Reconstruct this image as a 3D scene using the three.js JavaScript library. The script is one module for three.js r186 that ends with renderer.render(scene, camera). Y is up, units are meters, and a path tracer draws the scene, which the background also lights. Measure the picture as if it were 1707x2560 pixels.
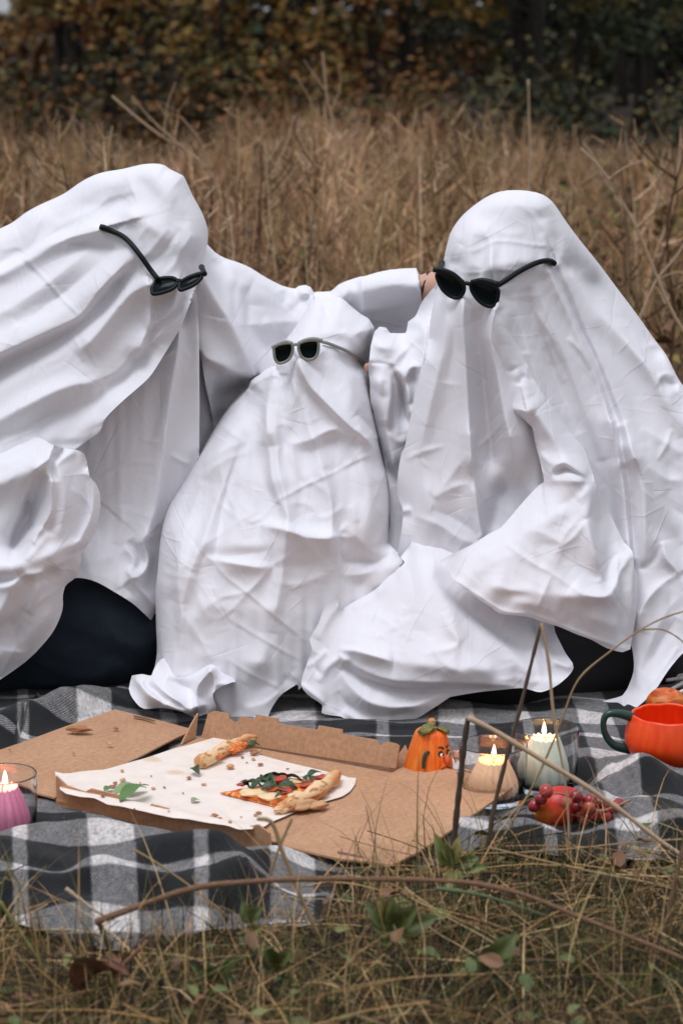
import * as THREE from 'three';
import { mergeGeometries, mergeVertices, toCreasedNormals } from 'three/addons/utils/BufferGeometryUtils.js';
import { ImprovedNoise } from 'three/addons/math/ImprovedNoise.js';

// ---------------------------------------------------------------- camera, sky, sun, exposure
const scene = new THREE.Scene();
const CAM = new THREE.Vector3(0, 1.15, 4.2), PITCH = THREE.MathUtils.degToRad(-11.2);
const camera = new THREE.PerspectiveCamera(26, 682 / 1024, 0.1, 400);
camera.position.copy(CAM); camera.rotation.set(PITCH, 0, 0);
camera.focus = 3.9; camera.userData.fStop = 5.6;
scene.add(camera); camera.updateMatrixWorld(true);
const renderer = new THREE.WebGLRenderer({ antialias: true });
renderer.toneMapping = THREE.LinearToneMapping;
renderer.toneMappingExposure = 1.28;
renderer.shadowMap.enabled = true; renderer.shadowMap.type = THREE.PCFSoftShadowMap;
renderer.setSize(682, 1024);

{ // overcast sky: brightest overhead, even all round
  const W = 128, H = 64, d = new Float32Array(W * H * 4), K = 0.44;
  for (let j = 0; j < H; j++) for (let i = 0; i < W; i++) {
    const el = ((j + 0.5) / H - 0.5) * Math.PI, s = Math.max(0, Math.sin(el));
    const L = K * (1.35 + 1.65 * s) / 1.9, k = (j * W + i) * 4;
    d[k] = L * 0.98; d[k + 1] = L * 1.0; d[k + 2] = L * 1.08; d[k + 3] = 1;
  }
  const sky = new THREE.DataTexture(d, W, H, THREE.RGBAFormat, THREE.FloatType);
  sky.mapping = THREE.EquirectangularReflectionMapping; sky.magFilter = sky.minFilter = THREE.LinearFilter;
  sky.needsUpdate = true; scene.background = sky; scene.environment = sky;
}
const sun = new THREE.DirectionalLight(0xf4f6ff, 1.5);
sun.position.set(-2.2, 10, 2.4); sun.target.position.set(0, 0, 0); scene.add(sun, sun.target);
sun.castShadow = true; sun.shadow.radius = 50; sun.shadow.mapSize.set(2048, 2048);
Object.assign(sun.shadow.camera, { left: -8, right: 8, top: 8, bottom: -8, near: 0.5, far: 60 });

// ---------------------------------------------------------------- helpers
let seed = 12345;
function rnd() { seed = (seed + 0x6D2B79F5) | 0; let t = Math.imul(seed ^ (seed >>> 15), 1 | seed); t = (t + Math.imul(t ^ (t >>> 7), 61 | t)) ^ t; return ((t ^ (t >>> 14)) >>> 0) / 4294967296; }
const rr = (a, b) => a + (b - a) * rnd();
const perlin = new ImprovedNoise();
const noise = (x, y, z = 0) => perlin.noise(x, y, z);
function fbm(x, y, z = 0, o = 4) { let s = 0, a = 0.5, f = 1; for (let i = 0; i < o; i++) { s += a * perlin.noise(x * f, y * f, z + i * 7.3); a *= 0.5; f *= 2.03; } return s; }
const V3 = (x, y, z) => new THREE.Vector3(x, y, z);
const clamp = (x, a, b) => Math.min(b, Math.max(a, x));
const smooth = (a, b, x) => { const t = clamp((x - a) / (b - a), 0, 1); return t * t * (3 - 2 * t); };
const FPX = 1280 / Math.tan(THREE.MathUtils.degToRad(13));      // focal length in photograph pixels (1707 x 2560)
function ray(px, py) {                                             // direction of a photograph pixel from the camera
  const x = (px - 853.5) / FPX, y = -(py - 1280) / FPX, c = Math.cos(PITCH), s = Math.sin(PITCH);
  return V3(x, y * c + s, y * s - c);
}
function atZ(px, py, z) { const r = ray(px, py); return r.multiplyScalar((z - CAM.z) / r.z).add(CAM); }
function atY(px, py, y = 0) { const r = ray(px, py); return r.multiplyScalar((y - CAM.y) / r.y).add(CAM); }
const zone = (x0, y0, w) => p => [x0 + p[0] * w / 1568, y0 + p[1] * w / 1568, ...p.slice(2)];
const names = {};
function numbered(n) { if (!(n in names)) { names[n] = 0; return n; } return n + '_' + String(++names[n]).padStart(3, '0'); }
function tag(o, label, category, group, kind) { if (label) o.userData.label = label; if (category) o.userData.category = category; if (group) o.userData.group = group; if (kind) o.userData.kind = kind; return o; }
function mesh(name, geo, mat, parent) {
  const g = Array.isArray(geo) ? (geo.length > 1 ? mergeGeometries(geo.map(clean)) : geo[0]) : geo;
  const m = new THREE.Mesh(g, mat); m.castShadow = m.receiveShadow = true;
  if (parent) { m.name = name; parent.add(m); } else { m.name = numbered(name); scene.add(m); }
  return m;
}
function clean(g) { const h = g.index ? g.toNonIndexed() : g; for (const k of Object.keys(h.attributes)) if (!['position', 'normal', 'uv'].includes(k)) h.deleteAttribute(k);
  if (!h.attributes.uv) h.setAttribute('uv', new THREE.Float32BufferAttribute(new Float32Array(h.attributes.position.count * 2), 2)); return h; }
function group(name, pos = [0, 0, 0], turn = 0) { const o = new THREE.Group(); o.name = numbered(name); o.position.set(...pos); o.rotation.y = turn; scene.add(o); return o; }
function struct(name, geo, mat) { const m = mesh(name, geo, mat); m.userData.kind = 'structure'; return m; }
function std(color, rough = 0.8, extra = {}) { const c = Array.isArray(color) ? new THREE.Color().setRGB(...color) : new THREE.Color(color); return new THREE.MeshStandardMaterial({ color: c, roughness: rough, side: THREE.DoubleSide, ...extra }); }
function dataTex(W, H, f, srgb = true, wrap = true) {             // f(u, v) -> [r, g, b] 0..1 in sRGB (or plain data)
  const d = new Uint8Array(W * H * 4);
  for (let j = 0; j < H; j++) for (let i = 0; i < W; i++) { const c = f((i + 0.5) / W, (j + 0.5) / H), k = (j * W + i) * 4; for (let n = 0; n < 3; n++) d[k + n] = clamp(c[n] * 255, 0, 255); d[k + 3] = 255; }
  const t = new THREE.DataTexture(d, W, H, THREE.RGBAFormat, THREE.UnsignedByteType); t.magFilter = THREE.LinearFilter; t.minFilter = THREE.LinearMipmapLinearFilter; t.generateMipmaps = true;
  if (wrap) t.wrapS = t.wrapT = THREE.RepeatWrapping; if (srgb) t.colorSpace = THREE.SRGBColorSpace; t.needsUpdate = true; return t;
}
function tube(pts, r0, r1 = r0, seg = 12, rad = 6, prof) {         // a tapered tube with closed ends through points
  const c = new THREE.CatmullRomCurve3(pts), fr = c.computeFrenetFrames(seg, false), pos = [], uv = [], idx = [];
  for (let i = 0; i <= seg; i++) { const t = i / seg, p = c.getPointAt(t), r = prof ? prof(t) : r0 + (r1 - r0) * t;
    for (let j = 0; j <= rad; j++) { const a = j / rad * Math.PI * 2, n = fr.normals[i].clone().multiplyScalar(Math.cos(a)).addScaledVector(fr.binormals[i], Math.sin(a)); pos.push(p.x + n.x * r, p.y + n.y * r, p.z + n.z * r); uv.push(j / rad, t); } }
  const R = rad + 1;
  for (let i = 0; i < seg; i++) for (let j = 0; j < rad; j++) { const a = i * R + j; idx.push(a, a + R, a + 1, a + 1, a + R, a + R + 1); }
  for (const [row, rev] of [[0, 0], [seg, 1]]) { const p = c.getPointAt(row ? 1 : 0), k = pos.length / 3; pos.push(p.x, p.y, p.z); uv.push(0.5, row ? 1 : 0); for (let j = 0; j < rad; j++) rev ? idx.push(row * R + j, k, row * R + j + 1) : idx.push(row * R + j, row * R + j + 1, k); }
  const g = new THREE.BufferGeometry(); g.setAttribute('position', new THREE.Float32BufferAttribute(pos, 3)); g.setAttribute('uv', new THREE.Float32BufferAttribute(uv, 2)); g.setIndex(idx); g.computeVertexNormals(); return g;
}
// ---------------------------------------------------------------- ground
const soilTex = dataTex(512, 512, (u, v) => { const a = Math.PI * 2, n = fbm(Math.cos(u * a) * 2.2, Math.sin(u * a) * 2.2 + Math.cos(v * a) * 2.2, Math.sin(v * a) * 2.2, 5), g = rnd() * 0.12, t = 0.19 + n * 0.25 + g; return [t * 1.0, t * 0.86, t * 0.6]; });
soilTex.repeat.set(300, 300);
{
  const S = 200, g = new THREE.PlaneGeometry(300, 300, S, S).rotateX(-Math.PI / 2), p = g.attributes.position;
  for (let i = 0; i < p.count; i++) { let x = p.getX(i), z = p.getZ(i); x = Math.sign(x) * Math.pow(Math.abs(x) / 150, 2) * 150; z = Math.sign(z) * Math.pow(Math.abs(z) / 150, 2) * 150; const d = Math.max(0, -z - 6); p.setXYZ(i, x, fbm(x * 0.3, z * 0.3, 1, 2) * 0.05 * smooth(2, 8, Math.hypot(x, z)) + 0.0006 * d * d * (d < 60 ? 1 : 60 / d), z); }
  const gu = []; for (let i = 0; i < p.count; i++) gu.push(p.getX(i) / 300 + 0.5, p.getZ(i) / 300 + 0.5); g.setAttribute('uv', new THREE.Float32BufferAttribute(gu, 2)); g.computeVertexNormals(); struct('ground', g, std(0xffffff, 1, { map: soilTex, bumpMap: soilTex, bumpScale: 0.02 }));
}
const groundY = (x, z) => { const d = Math.max(0, -z - 6); return 0.0006 * d * d * (d < 60 ? 1 : 60 / d); };

// ---------------------------------------------------------------- wood behind the meadow
const ORD = ['first', 'second', 'third', 'fourth', 'fifth', 'sixth', 'seventh', 'eighth', 'ninth', 'tenth', 'eleventh', 'twelfth'];
const white = () => std(0xffffff, 0.9);
function leafGeo(w, l) { const g = new THREE.BufferGeometry(); g.setAttribute('position', new THREE.Float32BufferAttribute([0, 0, 0, -w, 0.12 * l, l * 0.45, 0, -0.05 * l, l * 0.5, w, 0.12 * l, l * 0.45, 0, -0.06 * l, l], 3)); g.setIndex([0, 2, 1, 0, 3, 2, 1, 2, 4, 2, 3, 4]); g.computeVertexNormals(); return g; }
const leafMat = new THREE.MeshPhysicalMaterial({ color: 0xffffff, roughness: 0.8, side: THREE.DoubleSide });
const bigLeaf = leafGeo(0.038, 0.10), hugeLeaf = leafGeo(0.085, 0.20);
const dummy = new THREE.Object3D(), tmpC = new THREE.Color();
function instanced(geo, mat, list) { const m = new THREE.InstancedMesh(geo, mat, list.length); list.forEach((e, i) => { dummy.position.set(...e.p); dummy.rotation.set(...e.r); dummy.scale.set(...(e.s.length ? e.s : [e.s, e.s, e.s])); dummy.updateMatrix(); m.setMatrixAt(i, dummy.matrix); if (e.c) m.setColorAt(i, tmpC.setRGB(...e.c)); }); m.castShadow = m.receiveShadow = true; return m; }
const jit = (c, a = 0.3) => { const k = 1 + rr(-a, a); return [c[0] * k * (1 + rr(-0.12, 0.12)), c[1] * k, c[2] * k * (1 + rr(-0.1, 0.1))]; };
const barkTex = dataTex(128, 256, (u, v) => { const n = 0.5 + 0.5 * Math.sin(u * Math.PI * 2 * 9 + 3 * fbm(u * 6, v * 5, 2)) * 0.4 + fbm(u * 8, v * 20, 1, 3) * 0.5; return [n * 0.42, n * 0.36, n * 0.3]; });
const barkDark = std([0.5, 0.5, 0.5], 0.95, { map: barkTex }), barkPale = std([1.9, 1.75, 1.6], 0.95, { map: barkTex });
const OL = [0.085, 0.068, 0.014], OR = [0.17, 0.072, 0.014], YE = [0.22, 0.13, 0.022], GR = [0.030, 0.045, 0.014], DK = [0.012, 0.014, 0.007];
function tree(x, z, h, r, bark, tr, palette, n, low, label, grp) {
  const y = groundY(x, z), t = tag(group('forest_tree', [x, y, z], 0), label, 'tree', grp);
  const top = V3(rr(-0.5, 0.5), h * 0.9, rr(-0.5, 0.5)), geos = [tube([V3(0, -0.1, 0), V3(rr(-0.12, 0.12), h * 0.25, 0), V3(top.x * 0.6, h * 0.55, top.z * 0.5), top], tr, tr * 0.25, 12, 8, q => tr * (1 - 0.75 * q) * (1 + 0.5 * Math.exp(-q * 40)))];
  const tips = [];
  for (let i = 0; i < 9; i++) { const a = rr(0, 6.28), b = rr(low, 0.85), l = r * rr(0.6, 1), s = V3(top.x * b * 0.7, h * b * 0.9, top.z * b * 0.6), e = s.clone().add(V3(Math.cos(a) * l, l * rr(0.0, 0.6), Math.sin(a) * l)); geos.push(tube([s, s.clone().lerp(e, 0.5).add(V3(0, 0.12, 0)), e], tr * 0.3 * (1 - b * 0.6), tr * 0.06, 5, 4)); tips.push([s, e]); }
  mesh('trunk', geos, bark, t);
  const list = [], cl = []; for (let i = 0; i < 46; i++) { const [s, e] = tips[i % tips.length], q = rr(0.3, 1.1), c = s.clone().lerp(e, q).add(V3(rr(-0.5, 0.5), rr(-0.4, 0.5), rr(-0.5, 0.5))); cl.push([c, rr(0.25, 0.65), palette[(rnd() * palette.length) | 0]]); }
  n = Math.round(n * 1.5); for (let i = 0; i < n; i++) { const [c, cr, pal] = cl[i % cl.length], u = V3(rr(-1, 1), rr(-1, 1), rr(-1, 1)); if (u.length() > 1) u.normalize(); const wx = x + c.x + u.x * cr, wy = y + c.y + u.y * cr * 0.7, wd = 4.2 - z - c.z - u.z * cr; if (853.5 + wx / wd * FPX < 46 && 1280 - FPX * Math.tan(Math.atan((wy - 1.15) / wd) - PITCH) < 38) continue; list.push({ p: [c.x + u.x * cr, Math.max(0.1, c.y + u.y * cr * 0.7), c.z + u.z * cr], r: [rr(-1.2, 1.2), rr(0, 6.28), rr(-1, 1)], s: rr(0.7, 1.5), c: jit(pal, 0.2) }); }
  const m = instanced(bigLeaf, leafMat, list); m.name = 'crown'; m.userData.kind = 'stuff'; t.add(m); return t;
}
{
  // the depth of the wood: one dark mass of leaves and thin stems, with a gap of sky at the top left
  const list = [];
  for (let i = 0; i < 100000; i++) { const d = rr(0, 1), z = -40 - 16 * d, x = rr(-26, 26), y = groundY(x, z) + Math.pow(rnd(), 1.3) * 11; const sx = 853.5 + x / (4.2 - z) * FPX;
    if (sx < 50 + 14 * noise(y * 2, 3) && sx > -250 && y - groundY(x, z) > 1.2) { const py = 1280 - FPX * Math.tan(Math.atan((y - 1.15) / (4.2 - z)) - PITCH); if (py < 42) continue; }
    const n = fbm(x * 0.25, y * 0.4, z * 0.1 + 3, 3), c = n > 0.12 ? OR : n > 0.02 ? OL : n > -0.1 ? GR : DK; list.push({ p: [x, y, z], r: [rr(-1.3, 1.3), rr(0, 6.28), rr(-1, 1)], s: rr(0.8, 1.6), c: jit(c, 0.25).map(q => q * 0.75) }); }
  const m = instanced(hugeLeaf, leafMat, list); m.name = 'forest_depth'; scene.add(tag(m, 'dark mass of autumn leaves deep in the wood', 'forest', null, 'stuff'));
  const spots = [ // photograph x at the trunk's foot, distance, height, crown, bark, trunk radius, palette, leaves, lowest branch, label
    [450, 30, 9, 2.2, barkPale, 0.085, [OL, GR], 1500, 0.35, 'slender tree with a pale bent trunk, behind the tilted head'],
    [378, 32, 10, 2.0, barkDark, 0.16, [OL, OR], 1500, 0.35, 'tree with a thick dark upright trunk left of the pale one'],
    [190, 33, 9, 2.2, barkDark, 0.14, [OR, OL, YE], 2200, 0.22, 'rusty orange tree with dark trunk over the tilted shoulder'],
    [705, 34, 10, 2.0, barkDark, 0.10, [OL, GR, DK], 1500, 0.3, 'tree with one thin dark trunk above the smallest person'],
    [1010, 31, 8, 2.2, barkDark, 0.10, [YE, OL, OL], 2800, 0.1, 'yellow olive tree with low boughs between the two tall heads'],
    [1330, 30, 9, 2.6, barkDark, 0.12, [OL, YE, OL, GR], 3200, 0.1, 'broad olive tree with yellowed sprays behind the upright head'],
    [1600, 32, 9, 2.4, barkDark, 0.15, [OL, GR, GR], 2800, 0.1, 'dark green tree at the far right of the wood'],
    [560, 29, 6, 1.8, barkDark, 0.06, [OR, YE, OL], 2000, 0.08, 'small orange tree right of the pale bent trunk'],
  ];
  for (const [px, D, h, r, b, tr, pal, n, low, lab] of spots) tree((px - 853.5) / FPX * D, 4.2 - D, h, r, b, tr, pal, n, low, lab, 'trees of the wood');
  for (let i = 0; i < 16; i++) { const D = rr(33, 41), x = -7.5 + 15 * (i + rr(0.1, 0.9)) / 16; tree(x, 4.2 - D, rr(7, 11), rr(1.8, 2.6), barkDark, rr(0.06, 0.14), i < 5 ? [OR, OL, YE, OR] : i < 9 ? [OL, OR, GR] : [GR, OL, DK], 1700, 0.12, ORD[i < 5 ? i : i < 9 ? i - 5 : i - 9] + (i < 5 ? ' orange tree from the left in the depth of the wood' : i < 9 ? ' brownish olive tree from the left in the depth of the wood' : ' dark green tree from the left in the depth of the wood'), i < 5 ? 'orange trees in the depth' : i < 9 ? 'olive trees in the depth' : 'green trees in the depth'); }
  // bushes along the edge of the wood
  for (let i = 0; i < 13; i++) { const x = -6.2 + 12.6 * (i + rr(0.2, 0.8)) / 13, D = rr(25.5, 29), z = 4.2 - D, h = rr(0.9, 1.9), y = groundY(x, z), t = group('bush', [x, y, z]); const L = [], pal = i < 5 ? [OR, OL, DK] : i < 8 ? [OR, OR, OL] : [GR, DK, OL];
    tag(t, ORD[i < 5 ? i : i < 8 ? i - 5 : i - 8] + (i < 5 ? ' brown bush from the left at the edge of the wood' : i < 8 ? ' russet bush from the left at the edge of the wood' : ' dark green bush from the left at the edge of the wood'), 'bush', i < 5 ? 'brown bushes' : i < 8 ? 'russet bushes' : 'green bushes');
    const st = []; for (let k = 0; k < 6; k++) { const a = rr(0, 6.28), e = V3(Math.cos(a) * h * 0.5, h * rr(0.6, 1), Math.sin(a) * h * 0.5); st.push(tube([V3(0, 0, 0), e.clone().multiplyScalar(0.5).add(V3(0, 0.1, 0)), e], 0.018, 0.005, 5, 4)); }
    mesh('stem', st, barkDark, t);
    for (let k = 0; k < 1100; k++) { const a = rr(0, 6.28), e = Math.acos(rr(-0.2, 1)), q = Math.pow(rnd(), 0.5) * (0.75 + 0.5 * noise(a * 1.2, e * 2, i)); L.push({ p: [Math.cos(a) * Math.sin(e) * q * h * 0.75, 0.1 + h * Math.abs(Math.cos(e)) * q, Math.sin(a) * Math.sin(e) * q * h * 0.6], r: [rr(-1.2, 1.2), rr(0, 6.28), rr(-1, 1)], s: rr(0.6, 1.2), c: jit(pal[(rnd() * 3) | 0], 0.4) }); }
    const m = instanced(bigLeaf, leafMat, L); m.name = 'crown'; m.userData.kind = 'stuff'; t.add(m); }
}
// ---------------------------------------------------------------- dry weeds of the meadow
function weedGeo(h, branches, r) {
  const g = [], lean = rr(-0.1, 0.1), k = rr(-0.06, 0.06), stem = [V3(0, 0, 0), V3(lean * 0.4 * h + k * h, h * 0.35, rr(-0.04, 0.04) * h), V3(lean * 0.8 * h - k * h, h * 0.7, 0), V3(lean * h, h, rr(-0.05, 0.05) * h)], c = new THREE.CatmullRomCurve3(stem);
  g.push(tube(stem, r, r * 0.35, 7, 4));
  for (let i = 0; i < branches; i++) { const b = rr(0.3, 0.97), s = c.getPointAt(b), a = rr(0, 6.28), l = h * rr(0.1, 0.34) * (1.15 - b * 0.6), up = rr(0.45, 1.1), m = s.clone().add(V3(Math.cos(a) * l * 0.45, l * up * 0.4, Math.sin(a) * l * 0.45)), e = s.clone().add(V3(Math.cos(a) * l * 0.8, l * up, Math.sin(a) * l * 0.8));
    g.push(tube([s, m, e], r * 0.5, r * 0.2, 3, 3)); for (let q = 0; q < 3; q++) { const f = m.clone().lerp(e, rr(0.2, 1)), d = V3(rr(-1, 1), rr(0.2, 1.2), rr(-1, 1)).multiplyScalar(l * 0.35); g.push(tube([f, f.clone().addScaledVector(d, 0.5), f.clone().add(d)], r * 0.28, r * 0.18, 2, 3)); } }
  return mergeGeometries(g.map(clean));
}
const ST = [[0.47, 0.285, 0.15], [0.31, 0.175, 0.088], [0.68, 0.47, 0.29], [0.105, 0.055, 0.028], [0.43, 0.275, 0.125]];
{
  const variants = []; for (let i = 0; i < 10; i++) variants.push(weedGeo(1, 4 + (rnd() * 8 | 0), 0.0068));
  const sets = variants.map(() => []);
  const place = (x, z, h) => { const v = (rnd() * variants.length) | 0; sets[v].push({ p: [x, groundY(x, z) - 0.02, z], r: [rr(-0.14, 0.14), rr(0, 6.28), rr(-0.18, 0.18)], s: [h * rr(0.9, 1.4), h, h * rr(0.9, 1.4)], c: jit(ST[(rnd() * ST.length) | 0], 0.35) }); };
  for (let i = 0; i < 8200; i++) { const D = 7 + Math.pow(rnd(), 0.75) * 14, w = D * 0.27 + 1.4, x = rr(-w, w), z = 4.2 - D, lowR = smooth(0.05, 0.16, x / D); if (rnd() < lowR * 0.45 && D > 9) continue; if (fbm(x * 0.9 + 2, z * 0.55, 13, 3) < -0.12 + 0.1 * rnd()) continue; place(x, z, rr(0.38, 0.92) * (1 - 0.3 * lowR) * (0.85 + 0.5 * fbm(x * 0.5, z * 0.3, 5, 2))); }
  for (let i = 0; i < 110; i++) { const D = rr(7, 10.5), w = D * 0.17; place(rr(-w, w * 0.9), 4.2 - D, rr(0.55, 1.02)); }
  for (let i = 0; i < 60; i++) { const D = rr(9, 14); place(rr(-1.0, 0.9), 4.2 - D, rr(0.75, 1.05)); }
  const parent = tag(group('dry_weeds'), 'mass of dry brown weed stems filling the meadow behind the picnic', 'weeds', null, 'stuff');
  sets.forEach((L, i) => { const m = instanced(variants[i], std(0xffffff, 0.95), L); m.name = 'weed_stems'; m.userData.kind = 'stuff'; parent.add(m); });
  // dead leaf scraps, tufts and low green plants between them
  const blade = (() => { const g = new THREE.BufferGeometry(), P = [], I = []; for (let i = 0; i <= 4; i++) { const t = i / 4, w = 0.006 * (1 - t * 0.9), x = 0.25 * t * t; P.push(x, t * (1 - 0.15 * t), -w, x, t * (1 - 0.15 * t), w); if (i < 4) I.push(i * 2, i * 2 + 1, i * 2 + 2, i * 2 + 1, i * 2 + 3, i * 2 + 2); } g.setAttribute('position', new THREE.Float32BufferAttribute(P, 3)); g.setIndex(I); g.computeVertexNormals(); return g; })();
  const L = []; for (let i = 0; i < 38000; i++) { const D = 5.4 + Math.pow(rnd(), 0.8) * 19, w = D * 0.26 + 1.2, x = rr(-w, w), z = 4.2 - D, n = fbm(x * 0.6, z * 0.4, 9, 2), gr = n > 0.08; const h = rr(0.15, 0.5); L.push({ p: [x, groundY(x, z) - 0.01, z], r: [rr(-0.4, 0.4), rr(0, 6.28), rr(-0.5, 0.3)], s: [h, h, h * rr(1, 3)], c: jit(gr ? (rnd() < 0.5 ? [0.11, 0.10, 0.022] : [0.15, 0.10, 0.035]) : ST[rnd() < 0.5 ? 1 : rnd() < 0.5 ? 3 : 4], 0.35) }); }
  const gm = instanced(blade, leafMat, L); gm.name = 'meadow_grass'; scene.add(tag(gm, 'dry and olive grass between the weeds of the meadow', 'grass', null, 'stuff'));
  const P = []; for (let i = 0; i < 13000; i++) { const D = 6 + Math.pow(rnd(), 0.9) * 14, w = D * 0.25 + 1.0, x = rr(-w, w), z = 4.2 - D, n = fbm(x * 0.8 + 3, z * 0.5, 2, 2); if (n < -0.02 && rnd() < 0.75) continue; P.push({ p: [x, groundY(x, z) + rr(0.02, n > 0 ? 0.42 : 0.25), z], r: [rr(-1, 1), rr(0, 6.28), rr(-1, 1)], s: rr(0.35, 0.85), c: jit(rnd() < 0.45 ? [0.12, 0.11, 0.02] : rnd() < 0.5 ? [0.22, 0.14, 0.03] : [0.15, 0.075, 0.03], 0.4) }); }
  const pm = instanced(bigLeaf, leafMat, P); pm.name = 'meadow_leaves'; scene.add(tag(pm, 'low green and yellowed leaves at the foot of the weeds', 'leaves', null, 'stuff'));
}
// single tall weeds one can point to
const strawMat = std([0.48, 0.34, 0.22], 0.95), brownStem = std([0.16, 0.095, 0.055], 0.95), darkStem = std([0.06, 0.042, 0.03], 0.9);
function tallWeed(pts, r, side, D, label, cat = 'weed', name = 'tall_weed', head, mat = strawMat) { // points in photograph pixels, at distance D
  const W = pts.map(([x, y]) => atZ(x, y, 4.2 - D)), o = tag(group(name, W[0].toArray()), label, cat, 'tall weeds of the meadow'), q = W.map(p => p.clone().sub(W[0]));
  mesh('stem', tube(q, r, r * 0.55, 14, 6), mat, o);
  for (const s of side) { const b = s.map(([x, y], i) => atZ(x, y, 4.2 - D + i * 0.03).sub(W[0])); mesh('branch', tube(b, r * 0.6, r * 0.3, 8, 5), mat, o); }
  if (head) { const e = q[q.length - 1]; mesh('seed_head', new THREE.SphereGeometry(head, 8, 10).scale(0.8, 2.6, 0.8).translate(e.x, e.y - head, e.z), mat, o); }
}
tallWeed([[1322, 520], [1324, 420], [1322, 300], [1320, 205]], 0.006, [], 9, 'straight pale stalk with a small head above the upright head', 'weed', 'tall_weed', 0.007);
tallWeed([[850, 560], [846, 440], [840, 330], [818, 250], [812, 190], [806, 130]], 0.008, [[[842, 340], [800, 300], [770, 240], [740, 190]], [[826, 280], [850, 220], [846, 160]], [[816, 230], [780, 180], [760, 150]], [[846, 420], [880, 360], [905, 280]]], 10, 'tallest forked dry weed standing over the smallest person');
tallWeed([[545, 640], [560, 530], [525, 430], [470, 380], [410, 345], [350, 300], [280, 240]], 0.008, [[[470, 380], [380, 300], [330, 240]], [[525, 430], [500, 350], [450, 290]], [[410, 345], [420, 260], [440, 205]]], 9, 'pale weed bent over to the left behind the tilted head');
tallWeed([[620, 600], [640, 500], [690, 420], [720, 350], [735, 290]], 0.008, [[[650, 480], [630, 400], [640, 330]], [[690, 420], [650, 350]]], 9, 'pale weed leaning right beside the bent one');
tallWeed([[1760, 900], [1690, 800], [1640, 690], [1590, 570], [1545, 490], [1500, 420], [1450, 370]], 0.006, [[[1590, 570], [1640, 520], [1650, 430]], [[1545, 490], [1530, 440], [1535, 380]], [[1520, 450], [1560, 420], [1610, 400]]], 6.5, 'long thin weed slanting down past the draped shoulder at the right');
tallWeed([[1740, 560], [1690, 640], [1640, 700], [1600, 790], [1560, 860]].reverse(), 0.005, [[[1640, 700], [1690, 680], [1730, 690]]], 6.8, 'thin weed crossing the slanting one low at the right');
tallWeed([[870, 660], [880, 560], [930, 470], [985, 400], [1030, 330], [1040, 270]], 0.006, [[[930, 470], [960, 420], [960, 350]], [[985, 400], [1060, 360]]], 9.5, 'dry weed fanning out to the right of the tallest one');
// ---------------------------------------------------------------- cloth: panels of draped cotton
// A panel is laid out by its outline and by the lines of its folds, each with its own depth; the cloth between them is
// stretched like a membrane, then folds and wrinkles are raised on it.
const Q1 = zone(0, 350, 860), Q2 = zone(847, 350, 860), Q3 = zone(0, 1050, 860), Q4 = zone(847, 1050, 860);
const C1 = zone(700, 700, 600), MM = zone(350, 850, 600), RR = zone(1107, 700, 600), MZ = zone(500, 600, 600), LZ = zone(0, 400, 600);
const zmap = (z, a) => a.map(z);
function segDist(px, py, a, b) { const dx = b[0] - a[0], dy = b[1] - a[1], l = dx * dx + dy * dy || 1e-9; const t = clamp(((px - a[0]) * dx + (py - a[1]) * dy) / l, 0, 1); const ex = px - a[0] - dx * t, ey = py - a[1] - dy * t; return [Math.hypot(ex, ey), t, dx * (py - a[1]) - dy * (px - a[0])]; }
function spline(pts, step = 14) {                                  // Catmull-Rom through points of any dimension
  const o = [], n = pts.length, D = Math.max(...pts.map(p => p.length));
  for (let i = 0; i < n - 1; i++) { const p0 = pts[Math.max(0, i - 1)], p1 = pts[i], p2 = pts[i + 1], p3 = pts[Math.min(n - 1, i + 2)];
    const L = Math.hypot(p2[0] - p1[0], p2[1] - p1[1]), m = Math.max(1, Math.round(L / step));
    for (let j = 0; j < m; j++) { const t = j / m, r = [];
      for (let k = 0; k < D; k++) { const a = p0[k] ?? p1[k], b = p1[k], c = p2[k], d = p3[k] ?? c; r.push(k > 1 ? b + (c - b) * t : 0.5 * (2 * b + (c - a) * t + (2 * a - 5 * b + 4 * c - d) * t * t + (3 * b - a - 3 * c + d) * t * t * t)); }
      o.push(r); } }
  o.push(pts[n - 1].slice()); return o;
}
const TONE = 1.55, PW = 0.88, SHARP = 0.3, FULL = 1.3, KB = 0.07;
const fan = (z, p) => { const c = z(p); return (x, y) => [x - c[0], y - c[1]]; };
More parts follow.
